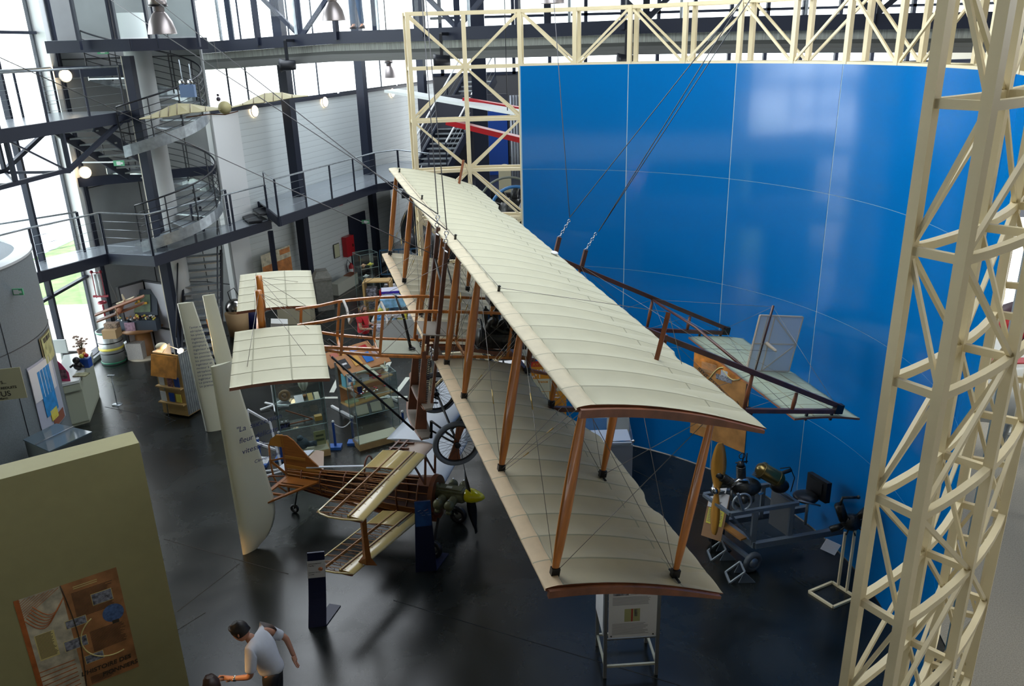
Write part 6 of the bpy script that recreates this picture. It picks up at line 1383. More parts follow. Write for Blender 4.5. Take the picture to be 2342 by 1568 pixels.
    # clothes
    g = .016; c = [[('pel', P['pelvis'] + V((0, 0, -.03)), (.165+g, .13+g)), ('wst', P['pelvis'] + V((0, 0, .06)), (.155+g, .125+g)), ('bel', lerp(P['pelvis'], P['chest'], .5), (.15+g, .12+g)), ('che', P['chest'], (.165+g, .12+g)), ('nkb', lerp(P['chest'], neck, .8), (.085, .075))]]
    for s in ('l', 'r'): c.append([('che', 0, 0), ('sh'+s, P['sh'+s], .082), ('sl'+s, lerp(P['sh'+s], P['el'+s], sleeve), .070), ('sm'+s, lerp(P['sh'+s], P['el'+s], sleeve+.12), .068)])
    skin_mesh('shirt', c, shirt, body)
    c = [[('pel', P['pelvis'], (.155, .115)), ('wai', P['pelvis'] + V((0, 0, .08)), (.14, .105))]]
    for s in ('l', 'r'): c.append([('pel', 0, 0), ('hi'+s, P['hi'+s], .112), ('kn'+s, P['kn'+s], .08), ('an'+s, P['an'+s] + V((0, 0, .02)), .062)])
    skin_mesh('trousers', c, trouser, body)
    for s in ('l', 'r'): mk('shoe', MB().loft([[P['an'+s] + V((x, y*w_, z-.085)) for y, z in ((-1, 0), (1, 0), (.8, hh), (-.8, hh))] for x, w_, hh in ((-.07, .035, .08), (0, .042, .10), (.1, .045, .06), (.19, .03, .035))]), shoes or BLACK, body)
    return body
def stand(**k):
    J = dict(pelvis=(0, 0, .95), chest=(.0, 0, 1.30), neck=(.01, 0, 1.47), head=(.03, 0, 1.62), shl=(0, .18, 1.42), shr=(0, -.18, 1.42), ell=(.0, .24, 1.14), elr=(0, -.24, 1.14), wrl=(.10, .24, .92), wrr=(.10, -.24, .92), pal=(.13, .24, .84), par=(.13, -.24, .84),
             hil=(0, .09, .90), hir=(0, -.09, .90), knl=(.02, .10, .50), knr=(.02, -.10, .50), anl=(-.02, .11, .085), anr=(-.02, -.11, .085)); J.update(k); return J
wsh = mat('white shirt cloth', (.55, .57, .62), .7, var=.05, bump=.2, scale=8); blk = mat('black trousers', (.01, .01, .014), .7)
mpos = pz(622, 1532, .95)
e = empty('person', (mpos.x, mpos.y, 0), pi, label='person in white short sleeved shirt and black trousers leaning forward with one hand held out', cat='person')
b = human(e, stand(chest=(.10, 0, 1.28), neck=(.19, 0, 1.43), head=(.30, 0, 1.545), shl=(.14, .18, 1.39), shr=(.10, -.20, 1.39), ell=(.16, .27, 1.10), elr=(-.12, -.30, 1.18), wrl=(.38, .24, 1.06), wrr=(-.20, -.24, .98), pal=(.45, .23, 1.06), par=(-.22, -.21, .92), sdl=(0, 0, 1)), SKIN, wsh, blk, HAIR, .72, head_dir=(1, 0, -.55))
mk('watch', MB().lathe([(.030, -.012), (.036, -.01), (.036, .01), (.030, .012)], (.355, .242, 1.063), (V((0, 1, 0)), V((0, 0, 1)), V((1, 0, 0))), 16).box((.355, .275, 1.063), (.03, .008, .03)), CHROME, b)
wp_ = pz(832, 765, .9)
e = empty('person', (wp_.x, wp_.y, 0), R_(-15), label='long haired person in a red top holding a box beside the shop island', cat='person')
b = human(e, stand(head=(.05, 0, 1.58), ell=(.06, .24, 1.14), elr=(.05, -.24, 1.14), wrl=(.26, .14, 1.12), wrr=(.26, -.14, 1.12), pal=(.33, .11, 1.12), par=(.33, -.11, 1.12)), mat('light skin', (.50, .28, .18), .5), mat('red knit', (.50, .01, .02), .7), mat('blue black trousers', (.015, .02, .035), .7), mat('dark brown hair', (.03, .012, .008), .5), .35, long_hair=True, head_dir=(.8, -.4, -.4))
bx_ = mk('held_box', MB().box((.0, 0, 0), (.22, .3, .12)), mat('busy print', (.25, .25, .30), .5), None, 'black and white patterned box held by the person in the red top', 'box'); bx_.matrix_world = Matrix.Translation(V((wp_.x, wp_.y, 0))) @ Matrix.Rotation(R_(-15), 4, 'Z') @ Matrix.Translation(V((.42, 0, 1.12)))
cp_ = pz(893, 672, .75)
e = empty('person', (cp_.x, cp_.y, 0), R_(-90), label='small person with short brown hair behind the kit boxes, mostly hidden', cat='person'); J = {k: tuple(x*.72 for x in v) for k, v in stand().items()}
human(e, J, mat('light skin', (.50, .28, .18), .5), mat('white cloth', (.6, .6, .62), .7), blk, mat('brown hair', (.08, .045, .025), .6), .4, fingers=False)
tb_ = bpx(800, 66); fpos = tb_ + BN*.35
e = empty('person', fpos, R_(-110), label='person in blue jeans standing on the footbridge behind a bell lamp', cat='person')
human(e, stand(knl=(.02, .13, .50), anl=(-.02, .15, .085)), SKIN, mat('grey jacket', (.15, .16, .18), .7), mat('blue jeans', (.05, .09, .16), .8), HAIR, .9, shoes=mat('dark shoes', (.03, .02, .02), .5))
hp = pz(486, 1575, 1.62); e = empty('person', (hp.x, hp.y, 0), R_(120), label='dark haired person cut off by the lower picture edge, only the crown showing', cat='person')
human(e, stand(), SKIN, mat('dark jacket', (.03, .03, .04), .7), blk, mat('dark brown hair', (.03, .012, .008), .5), .9)
hp = pz(1957, 1575, 1.62); hp = pd(1957, 1566, 4.6)
e = empty('person', (hp.x, hp.y, 0), R_(90), label='red brown crown of a person beside the near lattice posts', cat='person'); sc_ = (hp.z)/1.73
J = stand(); human(e, J, SKIN, mat('dark jacket', (.03, .03, .04), .7), blk, mat('red brown hair', (.16, .06, .03), .6), .9)
# ------------------------------------------------------------------ engine test cart
c0 = V((3.74, 10.9, 0)); e = empty('engine_cart', c0, label='grey steel cart with old engine, brass tank, seat and orange wooden propeller', cat='engine cart')
U_ = V((.98, .18, 0)).normalized(); W_ = V((-.42, .9, 0)).normalized()   # along, deep
GS = mat('grey frame paint', (.13, .16, .19), .4, .3)
def C(u, w_, z): return U_*u + W_*w_ + V((0, 0, z))
mk('chassis_beam', MB().beam(C(-.0, 0, .45), C(1.5, 0, .50), .08, .1).beam(C(0, .75, .45), C(1.5, .75, .50), .08, .1).beam(C(0, 0, .45), C(0, .75, .45), .08, .1).beam(C(-.05, -.05, .2), C(-.05, .85, .2), .06), GS, e)
mk('engine_frame', MB().beam(C(0, .05, .45), C(0, .05, 1.05), .08).beam(C(0, .7, .45), C(0, .7, 1.05), .08).beam(C(.62, .05, .48), C(.62, .05, 1.05), .06).beam(C(.62, .7, .48), C(.62, .7, 1.05), .06).beam(C(-.42, .05, 1.05), C(.72, .05, 1.08), .06).beam(C(-.42, .7, 1.05), C(.72, .7, 1.08), .06).beam(C(-.42, .05, 1.05), C(-.42, .7, 1.05), .05).beam(C(.72, .05, 1.08), C(.72, .7, 1.08), .05).beam(C(-.2, .05, 1.05), C(-.32, .05, 1.4), .04).beam(C(0, .05, .5), C(-.4, .05, 1.02), .04), GS, e)
mk('sheet_panel', MB().beam(C(.66, .3, .45), C(.66, .3, 1.08), .03, .5, up=W_), mat('dull grey sheet', (.16, .17, .19), .35, .4), e)
mk('wooden_plank', MB().beam(C(-.12, .1, .52), C(-.12, .8, .5), .12, .03), mat('amber ply', (.45, .20, .03), .35), e)
for w_ in (-.05, .85):
    q = empty('wheel'); q.parent = e; ax3 = (W_.cross(UPV).normalized(), UPV, W_); c = C(-.05, w_, .175)
    mk('tyre', MB().torus(c, .125, .05, ax3, 26, 10), mat('dark rubber', (.05, .06, .07), .6), q); mk('rim', MB().lathe([(0, -.04), (.08, -.04), (.085, .04), (0, .04)], c, ax3, 18), GREYSTEEL, q)
q = empty('seat'); q.parent = e; mk('seat_pad', MB().sph(C(1.05, .3, 1.02), .2, 10, sc=(1, 1, .35)), BLACK, q); mk('backrest', MB().box(C(1.28, .32, 1.15), (.08, .42, .36), (U_, W_, UPV)).box(C(1.235, .32, 1.18), (.02, .26, .2), (U_, W_, UPV)), BLACK, q); mk('seat_stalk', MB().rod(C(1.1, .3, .5), C(1.1, .3, .98), .025).rod(C(.75, .1, 1.1), C(1.15, .1, .95), .015), GREYSTEEL, q)
q = empty('engine'); q.parent = e
mk('crankcase', MB().sph(C(.05, .38, 1.30), .17, 10, sc=(1.5, 1, .9)).rod(C(-.38, .38, 1.38), C(.1, .38, 1.35), .045, 12), DARKMETAL, q)
for cx, dx, cz in ((-.02, -.10, 1.0), (-.1, -.75, .6), (.12, .6, .8)):
    d = V(U_*dx + UPV*cz).normalized(); X1 = W_; Y1 = d.cross(W_); m = MB()
    for j in range(8): m.lathe([(0, 0), (.075, 0), (.075, .014), (.055, .02), (0, .02)], C(cx, .38, 1.32) + d*(.16+.026*j), (X1, Y1, d), 16)
    m.lathe([(0, 0), (.06, 0), (.05, .06), (0, .08)], C(cx, .38, 1.32) + d*.37, (X1, Y1, d), 14); mk('cylinder', m, DARKMETAL, q)
mk('top_clamp', MB().torus(C(-.05, .38, 1.86), .05, .008, (U_, UPV, W_), 12, 5).rod(C(-.15, .38, 1.75), C(.05, .38, 1.75), .012).rod(C(.03, .38, 1.72), C(.03, .38, 1.9), .01).rod(C(-.03, .38, 1.72), C(-.03, .38, 1.9), .01), BLACK, q)
mk('intake_pipe', MB().tube([C(-.25, .3, 1.38), C(-.15, .28, 1.5), C(0, .28, 1.48), C(.08, .3, 1.3), C(.15, .3, 1.15)], .022, 8).tube([C(.1, .3, 1.35), C(.2, .26, 1.2), C(.28, .26, 1.22)], .02, 8), CHROME, q)
mk('exhaust_pipe', MB().tube([C(-.28, .25, 1.35), C(-.3, .2, 1.2), C(-.2, .15, 1.1)], .022, 8).sph(C(-.1, .2, 1.18), .07, 8).sph(C(.02, .2, 1.17), .06, 8), DARKMETAL, q)
TD = V(U_*.72 - UPV*.48 - W_*.2).normalized(); tx = TD.cross(UPV).normalized(); ty = tx.cross(TD)
mk('brass_tank', MB().lathe([(0, -.24), (.08, -.22), (.12, -.16), (.125, -.15), (.125, .16), (.115, .2), (.07, .25), (0, .27)], C(.38, .3, 1.52), (tx, ty, TD), 26).torus(C(.38, .3, 1.52) - TD*.15, .127, .008, (tx, ty, TD), 24, 6).torus(C(.38, .3, 1.52) + TD*.14, .127, .008, (tx, ty, TD), 24, 6), mat('tarnished brass', (.22, .16, .06), .28, .9), e)
mk('black_guard', MB().sph(C(.62, .35, 1.25), .15, 8, sc=(1, .7, .8)).rod(C(.55, .3, 1.5), C(.75, .3, 1.55), .03).tube([C(.55, .3, 1.6), C(.72, .3, 1.6), C(.82, .3, 1.4), C(.78, .3, 1.15)], .008, 6), BLACK, e)
mk('carrying_ring', MB().torus(C(-.2, .1, 1.2), .15, .018, (U_, UPV, W_), 24, 6), GREYSTEEL, e)
# propeller, vertical, hub at left of the cart
hub = C(-.43, .38, 1.30); m = MB()
for s, L, R1 in ((1, .80, .088), (-1, .78, .06)):
    rings = []
    for k in range(13):
        t = k/12; r = .03+L*t; c = (.03 + R1*math.sin(pi*min(1, .08+.8*t))**1.2)*(1 if t < .93 else .75); tw_ = R_(38-28*t) if s > 0 else R_(80-12*t)
        cx = (U_*math.cos(R_(12))*math.cos(tw_) - W_*math.sin(tw_)).normalized(); n_ = cx.cross(UPV)
        rings.append([hub + UPV*(s*r) + cx*(c*a) + n_*(b*.018*(1-.6*t)) for a, b in ((-1, 0), (-.4, .9), (.4, .8), (1, 0), (.4, -.6), (-.4, -.6))])
    m.loft(rings)
mk('propeller', m.sph(hub, .055, 8), mat('honey prop wood', (.50, .24, .04), .3, coat=.5, var=.15, scale=3, stretch=(8, 8, 1)), e); mk('hub_plate', MB().lathe([(0, -.03), (.06, -.03), (.06, .03), (0, .03)], hub - U_*.05, (W_, UPV, U_), 14), CHROME, e)
# easel signs
sgb = pz(1625, 1245, .18); e = empty('easel_sign', (sgb.x, sgb.y, 0), label='tilted brown board sign with white and yellow sheets leaning before the engine cart', cat='sign'); Xg = V((.80, -.60, 0)).normalized(); Yg = V((.22, .30, 1.0)).normalized(); Yg = (Yg-Xg*Yg.dot(Xg)).normalized(); Zg = Xg.cross(Yg); o_ = V((0, 0, .30))
mk('board', MB().box(o_ + Yg*.38, (.34, .76, .012), (Xg, Yg, Zg)), mat('brown board', (.32, .18, .09), .6), e); mk('yellow_sheet', MB().box(o_ + Yg*.36 + Zg*.01, (.27, .26, .002), (Xg, Yg, Zg)), YELLOWP, e); mk('white_sheet', MB().box(o_ + Yg*.64 + Zg*.01, (.32, .28, .002), (Xg, Yg, Zg)), PAPER, e)
mk('upper_card', MB().box(o_ + Yg*.92 + Zg*.03 - Xg*.02, (.24, .26, .006), (Xg, Yg, Zg)), PAPER, e); text('lettering', 'Moteur', o_ + Yg*.60 + Zg*.014 - Xg*.12, .06, INK, e, Xg, Yg); lm_ = MB()
lines(lm_, o_ - Xg*.12, Xg, Yg, 0, .24, .46, .25, 8, 0, .014); lines(lm_, o_ - Xg*.12, Xg, Yg, 0, .18, 1.0, .86, 7, 0, .035); mk('small_print', lm_, mat('grey print ink', (.25, .2, .2), .6), e)
mk('easel_leg', MB().rod((0, 0, 0), o_ + Yg*.3, .014).rod((.15, .2, 0), o_ + Yg*.5, .014), BLACK, e)
for i, (x, y, l_) in enumerate(((1640, 1272, 'grey sheet metal wheel chock on the floor, farther one of the pair by the cart'), (1682, 1322, 'grey sheet metal wheel chock on the floor, nearer one of the pair'))):
    p = pz(x, y); e = empty('wheel_chock', p, label=l_, cat='wheel chock', group='wheel chocks')
    mk('ramp', MB().prism([V((.02, -.12, 0)), V((.28, -.12, 0)), V((.10, -.12, .2))], (0, 0, 0), (0, .02, 0)).prism([V((.02, .14, 0)), V((.28, .14, 0)), V((.10, .14, .2))], (0, 0, 0), (0, .02, 0)), GS, e); mk('chock_frame', MB().beam((-.12, -.12, .01), (.1, -.12, .2), .025).beam((-.12, .15, .01), (.1, .15, .2), .025).beam((-.12, -.12, .01), (-.12, .15, .01), .03).beam((.1, -.12, .2), (.1, .15, .2), .025), GREYSTEEL, e)
# small engine on a stand
p = pz(1905, 1390); e = empty('engine_stand', p, label='small dark engine on a cream tube stand with square foot beside the near lattice', cat='engine stand'); q = [pz(x, y) - p for x, y in ((1850, 1355), (1905, 1390), (1958, 1368), (1903, 1333))]
m = MB()
for i in range(4): m.beam(q[i] + V((0, 0, .02)), q[(i+1) % 4] + V((0, 0, .02)), .035)
mk('foot_frame', m, CREAM, e)
ca, cb_ = lerp(q[3], q[2], .25), lerp(q[3], q[2], .6)
mk('upright', MB().beam(ca, ca + V((.0, 0, .98)), .035), CREAM, e); mk('upright', MB().beam(cb_, cb_ + V((0, 0, 1.1)), .035), CREAM, e)
ec = lerp(ca, cb_, .5) + V((0, 0, 1.2)); m = MB().sph(ec, .16, 10, sc=(1, .8, .8)).rod(ec + V((-.12, 0, .05)), ec + V((-.22, 0, .30)), .07, 12).rod(ec + V((.1, 0, .05)), ec + V((.22, 0, .2)), .07, 12).rod(ec + V((-.3, 0, -.12)), ec + V((-.1, 0, -.05)), .05, 10)
for k in range(9): a = .7*k; m.rod(ec, ec + V((.2*math.cos(a), -.1, .18*math.sin(a))), .012, 5)
mk('engine', m, mat('black oily engine', (.014, .014, .013), .4, .4, var=.6, scale=25), e); mk('handle', MB().tube([ec + V((-.2, 0, .3)), ec + V((-.18, 0, .42)), ec + V((.05, 0, .42))], .022, 8).sph(ec + V((.05, 0, .42)), .03, 6), DARKMETAL, e)
sv = ec + V((-.33, -.15, -.32)); mk('info_card', MB().box(sv, (.22, .006, .2), (V((.9, -.3, -.35)).normalized(), V((.3, .95, 0)).normalized(), V((.33, -.1, .93)).normalized())), PAPER, e)
# ------------------------------------------------------------------ information cube with posters
p0, p1 = pz(1383, 1548), pz(1500, 1540); X, N = frame_axes(p0, p1); L = (p1-p0).length; e = empty('poster_stand', p0, label='grey four legged poster stand with white printed sheets near the lower wing tip', cat='poster stand')
DPT = .62
for cx in (0, L):
    for cy in (0, DPT): mk('leg', MB().beam(X*cx - N*cy, X*cx - N*cy + UPV*2.02, .045), mat('grey alu post', (.20, .21, .22), .4, .4), e)
for z in (.18,):
    for a, b in ((V((0, 0, 0)), X*L), (X*L, X*L-N*DPT), (-N*DPT, X*L-N*DPT), (V((0, 0, 0)), -N*DPT)): mk('rail', MB().beam(a + UPV*z, b + UPV*z, .03, .03), mat('cream rail', (.42, .42, .34), .5), e)
mk('frame', MB().beam(UPV*.62, X*L+UPV*.62, .02).beam(UPV*2.0, X*L+UPV*2.0, .02).beam(-N*DPT+UPV*.62, UPV*.62, .02).beam(X*L-N*DPT+UPV*.62, X*L+UPV*.62, .02), mat('grey alu post', (.20, .21, .22), .4, .4), e)
RP = mat('red square print', (.42, .03, .03), .5); FAINT = mat('faint pink print', (.58, .42, .38), .6)
o_ = X*.03 + N*.028 + UPV*.66; SW, SH = L-.06, 1.32; m = MB(); Yv = UPV
flat(m, o_, X, Yv, 0, 0, SW, SH, 0, 0)
for x0, y0, x1, y1, mi in ((.18, .70, .35, .80, 2), (.62, .70, .79, .80, 2), (.09, .50, .41, .62, 3), (.33, .19, .65, .34, 4), (.47, .19, .50, .34, 2), (.53, .25, .60, .33, 3)): flat(m, o_, X, Yv, SW*x0, SH*y0, SW*x1, SH*y1, .002 if mi != 2 else .0025, mi)
lines(m, o_, X, Yv, SW*.44, SW*.88, SH*.62, SH*.50, 12, 1, .002); lines(m, o_, X, Yv, SW*.08, SW*.88, SH*.48, SH*.38, 7, 1, .002); lines(m, o_, X, Yv, SW*.08, SW*.88, SH*.66, SH*.64, 2, 1, .002); lines(m, o_, X, Yv, SW*.08, SW*.86, SH*.17, SH*.03, 10, 1, .002); lines(m, o_, X, Yv, SW*.08, SW*.6, SH*.87, SH*.83, 3, 1, .002); lines(m, o_, X, Yv, SW*.1, SW*.86, SH*.97, SH*.90, 5, 1, .002)
m.add([o_ + X*(SW*.50) + Yv*(SH*.82) + N*.002, o_ + X*(SW*.64) + Yv*(SH*.82) + N*.002, o_ + X*(SW*.58) + Yv*(SH*.58) + N*.002], [(2, 1, 0)], 5)
mk('printed_sheet', m, [PAPER, mat('grey small print', (.28, .28, .30), .6), RP, PHOTO, mat('olive print', (.38, .38, .18), .6), FAINT], e)
mk('side_sheet', MB().box(-N*DPT/2 - X*.028 + UPV*1.32, (.006, DPT-.06, 1.32), (X, N, UPV)), PAPER, e); mk('side_sheet', MB().box(-N*DPT/2 + X*(L+.028) + UPV*1.32, (.006, DPT-.06, 1.32), (X, N, UPV)), PAPER, e)
mk('pins', MB().sph(o_ + X*.04 + Yv*.03 + N*.004, .012, 5).sph(o_ + X*(SW-.04) + Yv*.03 + N*.004, .012, 5), BLACK, e)
# orange roll banner with text
p0 = pz(1216, 932); p0 = pd(1216, 930, 14.2); p0.z = 0; p1 = p0 + V((.98, 0, 0)); X, N = V((1, 0, 0)), V((0, -1, 0)); e = empty('orange_banner', p0, label='orange and cream printed banner with white letters behind the lower wing', cat='banner')
zt_ = pd(1216, 826, 14.2).z; HB = 1.9; z0 = zt_-HB; m = MB(); W_b = .66
OB = mat('banner orange', (.66, .27, .02), .5); RB_ = mat('banner red', (.50, .03, .02), .5); CBm = mat('banner cream', (.62, .60, .42), .5)
for x0, y0, x1, y1, mi in ((0, 0, W_b, HB, 0), (0, HB-.11, W_b, HB, 1), (0, HB-.62, W_b, HB-.36, 2), (0, HB-.90, .34, HB-.63, 2), (.09, HB-.84, .25, HB-.68, 3), (0, HB-1.6, W_b, HB-1.2, 2)): flat(m, UPV*z0, X, UPV, x0, y0, x1, y1, .001*(1+mi), mi)
lines(m, UPV*z0, X, UPV, .38, .62, HB-.95, HB-1.15, 5, 4, .004)
mk('sheet', m, [OB, RB_, CBm, PHOTO, WHITE], e); mk('banner_frame', MB().beam(V((0, .01, 0)), UPV*(z0+HB)+V((0, .01, 0)), .02).beam(X*W_b+V((0, .01, 0)), X*W_b + UPV*(z0+HB)+V((0, .01, 0)), .02).cab(-.05, W_b+.05, -.1, .15, 0, .04), GREYSTEEL, e)
for s, x, z, h, mt_ in (('AVION', .03, HB-.095, .09, OB), ('GARNIER', .02, HB-.235, .10, WHITE), ('n° 1', .02, HB-.34, .10, WHITE), ('france', .13, HB-.44, .075, OB), ('5', .50, HB-.44, .07, OB), ('(m)', .48, HB-.53, .07, OB), ('essais', .40, HB-.70, .04, WHITE), ('techniques', .38, HB-.76, .04, WHITE)): text('lettering', s, V((x, -.006, z0+z)), h, mt_, e, X, UPV, off=.001)
# white pier and angled glass case behind the lower wing
p = pz(1412, 1028); e = empty('white_pillar', (p.x, p.y, 0), label='plain pale box pillar standing in front of the blue drum wall', cat='pillar'); mk('pillar_body', MB().box((0, 0, 1.0), (.42, .3, 2.0)), mat('pale pillar', (.46, .46, .42), .6), e); mk('pillar_cap', MB().box((0, 0, 2.01), (.44, .32, .03)), WHITE, e)
p = pz(1410, 1110); e = empty('sloped_glass_case', (p.x-.15, p.y+.2, 0), label='sloped glass case with chromed corners beside the pale pillar, half hidden by the lower wing', cat='display case')
mk('case_base', MB().box((0, 0, .45), (.85, .6, .9)), mat('grey case base', (.20, .22, .26), .4), e); mk('glass_cover', MB().prism([V((-.43, -.31, .9)), V((-.43, .31, .9)), V((-.43, .31, 1.2)), V((-.43, -.31, 1.0))], (0, 0, 0), (.86, 0, 0)), GLASSG, e); mk('white_tray', MB().box((0, 0, .93), (.8, .56, .04)), mat('pale lilac paper', (.42, .45, .55), .5), e)
m = MB()
for sx_ in (-.43, .43):
    for sy_, zz in ((-.31, 1.0), (.31, 1.2)): m.sph((sx_, sy_, zz), .03, 6)
mk('corner_fitting', m.rod((-.43, -.31, 1.0), (.43, -.31, 1.0), .012).rod((-.43, .31, 1.2), (.43, .31, 1.2), .012), CHROME, e)
# display table under the engine
p = pd(1010, 880, 17.5); e = empty('photo_table', (p.x, p.y+.2, 0), label='long low black table covered with white papers seen below the hanging engine', cat='table'); mk('table_top', MB().box((1.3, 0, .8), (2.9, 1.2, .05)), BLACK, e)
for sx_ in (0, 2.6):
    for sy_ in (-.5, .5): mk('leg', MB().beam((sx_, sy_, 0), (sx_, sy_, .8), .05), BLACK, e)
pls = MB()
for i in range(9):
    for j in range(4):
        if (i*7+j*3) % 5: pls.box((.05+.31*i, -.42+.28*j, .832), (.26, .2, .006), (V((1, .1*((i+j) % 3-1), 0)).normalized(), V((-.1*((i+j) % 3-1), 1, 0)).normalized(), UPV))
mk('papers', pls, PAPER, e, kind='stuff')
# ------------------------------------------------------------------ poster on the blue wall
def on_drum(x, y, r=RI-.06):
    d = ray(x, y); ox, oy = -DC[0], -DC[1]; A_ = d.x**2+d.y**2; B_ = 2*(d.x*ox+d.y*oy); C_ = ox*ox+oy*oy-r*r; k = (-B_+math.sqrt(B_*B_-4*A_*C_))/(2*A_); return V((0, 0, CAM_H))+d*k
a = on_drum(1588, 800); b = on_drum(1760, 880); ph0 = math.atan2(a.x-DC[0], a.y-DC[1]); ztp = a.z; hh = 1.75; wdt = 1.25; z0 = ztp-hh
e = empty('wall_poster', (DC[0], DC[1], 0), label='large orange brown poster about a biplane pioneer on the blue drum wall', cat='poster')
def dpt(f, z, rr=RI-.055): p_ = ph0 + wdt*f/RI; return V((rr*math.sin(p_), rr*math.cos(p_), z))
def strip(name, f0, f1, za, zb2, mt, rr): mk(name, MB().loft([[dpt(f0+(f1-f0)*i/8, za, rr), dpt(f0+(f1-f0)*i/8, zb2, rr)] for i in range(9)], closed=False), mt, e)
strip('sheet', 0, 1, z0, ztp, mat('golden brown print', (.42, .20, .06), .5, var=.4, scale=3), RI-.055)
strip('sky_band', 0, 1, ztp-.33, ztp, mat('fiery print', (.60, .22, .04), .5, var=.6, scale=5), RI-.06)
strip('photo', .40, .68, z0+hh*.74, z0+hh*.80, PHOTO, RI-.062); strip('photo', .48, .60, z0+hh*.80, z0+hh*.86, mat('pale photo', (.45, .48, .55), .5), RI-.062)
m = MB(); m.tube([dpt(.22+.30*i/12, z0+hh*(.62+.27*math.sin(pi/2*i/12)), RI-.065) for i in range(13)], .012, 4); m.tube([dpt(.52+.36*i/12, z0+hh*(.86-.07*math.sin(pi*i/12)), RI-.065) for i in range(13)], .010, 4); mk('yellow_line', m, PALEP, e)
for s, f, z, h, tilt in (('RENE GASNIER :', .09, z0+hh*.80, .105, -34), ('BIPLAN', .66, z0+hh*.44, .10, 38)):
    p_ = dpt(f, z, RI-.07); nrm = V((-p_.x, -p_.y, 0)).normalized(); tx_ = V((-nrm.y, nrm.x, 0)); Xr = tx_*math.cos(R_(tilt)) + UPV*math.sin(R_(tilt)); Yr = UPV*math.cos(R_(tilt)) - tx_*math.sin(R_(tilt)); text('poster_title', s, p_ + nrm*.04, h, INKB, e, Xr, Yr, off=.002)
for zc in (.86, .45, .2):
    m = MB()
    for i in range(9): m.tube([dpt(.14+.26*k/4, z0+hh*zc+.05-.022*i, RI-.063) for k in range(5)], .004, 3)
    mk('small_print', m, mat('pale brown print', (.58, .42, .26), .5), e)
# ------------------------------------------------------------------ things on and near the lower left wall
def onl(x, y, off=.04): return lp(x, y, off)
p = onl(606, 660); q_ = onl(662, 560); e = empty('wall_poster', p, label='orange and brown poster on the white lower wall behind the slim post', cat='poster'); w_ = (V((q_.x, q_.y, 0))-V((p.x, p.y, 0))).length
mk('sheet', MB().box(LD*w_/2 + UPV*(q_.z-p.z)*.5, (w_, .01, q_.z-p.z), (LD, LN, UPV)), mat('pale sepia print', (.55, .50, .36), .5), e); mk('orange_area', MB().box(LD*w_/2 + UPV*(q_.z-p.z)*.34 + LN*.01, (w_*.98, .008, (q_.z-p.z)*.62), (LD, LN, UPV)).box(LD*w_*.8 + UPV*(q_.z-p.z)*.88 + LN*.01, (w_*.35, .008, (q_.z-p.z)*.15), (LD, LN, UPV)), mat('orange brown print', (.50, .19, .05), .5, var=.4, scale=5), e); mk('letter_block', MB().box(LD*w_*.35 + UPV*(q_.z-p.z)*.25 + LN*.02, (w_*.5, .006, .1), (LD, LN, UPV)).box(LD*w_*.45 + UPV*(q_.z-p.z)*.15 + LN*.02, (w_*.4, .006, .12), (LD, LN, UPV)), mat('brown print', (.28, .10, .06), .5), e)
p = onl(797, 562, .12); e = empty('fire_hose_cabinet', p, label='red fire cabinet on the white wall beside the navy door', cat='fire cabinet'); mk('cabinet', MB().box((0, 0, 0), (.5, .18, .72), (LD, LN, UPV)), REDM, e); mk('cabinet_lock', MB().box(LD*.15 + LN*.1, (.04, .02, .1), (LD, LN, UPV)), BLACK, e)
p = onl(804, 617, .2); e = empty('fire_extinguisher', p, label='red fire extinguisher with white label hanging below the red cabinet', cat='fire extinguisher'); mk('cylinder', MB().lathe([(0, -.26), (.08, -.26), (.09, -.2), (.09, .14), (.05, .22), (.03, .26), (0, .26)], n=18), REDM, e); mk('hose', MB().tube([(0, -.05, .26), (-.1, -.05, .4), (-.16, -.05, .2), (-.12, -.06, -.05)], .014, 6), BLACK, e); mk('label_band', MB().lathe([(.092, -.1), (.092, .06)], n=18, a0=-2.6, a1=-.6), WHITE, e)
p = onl(770, 573); e = empty('framed_notice', p, label='small framed pale yellow notice on the white wall left of the fire cabinet', cat='notice'); mk('frame', MB().box((0, 0, 0), (.34, .02, .5), (LD, LN, UPV)), DARKMETAL, e); mk('sheet', MB().box(LN*.012, (.30, .01, .46), (LD, LN, UPV)), mat('pale yellow paper', (.52, .54, .36), .6), e)
p = onl(779, 463); e = mk('alarm_sign', MB().box((0, 0, 0), (.22, .03, .2), (LD, LN, UPV)).box(LN*.02 + LD*.05, (.06, .01, .16), (LD, LN, UPV), 1), [REDM, WHITE], None, 'small square red and white sign high on the wall under the gallery', 'sign'); e.location = p
a, b = pz(775, 676), pz(820, 648); d_ = (b-a).normalized(); n_ = V((d_.y, -d_.x, 0)); mid = (a+b)/2; e = empty('wall_bench', mid, label='long low pale boxed bench along the wall under the navy door side', cat='bench'); mk('bench_body', MB().box(-n_*.15 + UPV*.2, ((b-a).length, .3, .4), (d_, n_, UPV)), mat('pale bench', (.48, .49, .42), .6), e); mk('bench_lid', MB().box(-n_*.15 + UPV*.41 + d_*.5, (.5, .28, .03), (d_, n_, UPV)), WOODM, e)
p = pz(744, 705); e = empty('waste_bin', p, label='tall grey stone waste bin with sloping lid beside the wide navy column', cat='bin'); X_, N_ = V((.93, .36, 0)).normalized(), V((.36, -.93, 0)).normalized(); gb_ = mat('grey stone bin', (.22, .22, .20), .7, var=.15, scale=15)
mk('bin_body', MB().box(UPV*.5, (.52, .5, 1.0), (X_, N_, UPV)), gb_, e); mk('bin_lid', MB().loft([[X_*(sx_*w2) + N_*(sy_*w2) + UPV*z for sx_, sy_ in ((-1, -1), (1, -1), (1, 1), (-1, 1))] for z, w2 in ((1.0, .28), (1.08, .28), (1.28, .17), (1.30, .17))], smooth=False), gb_, e)
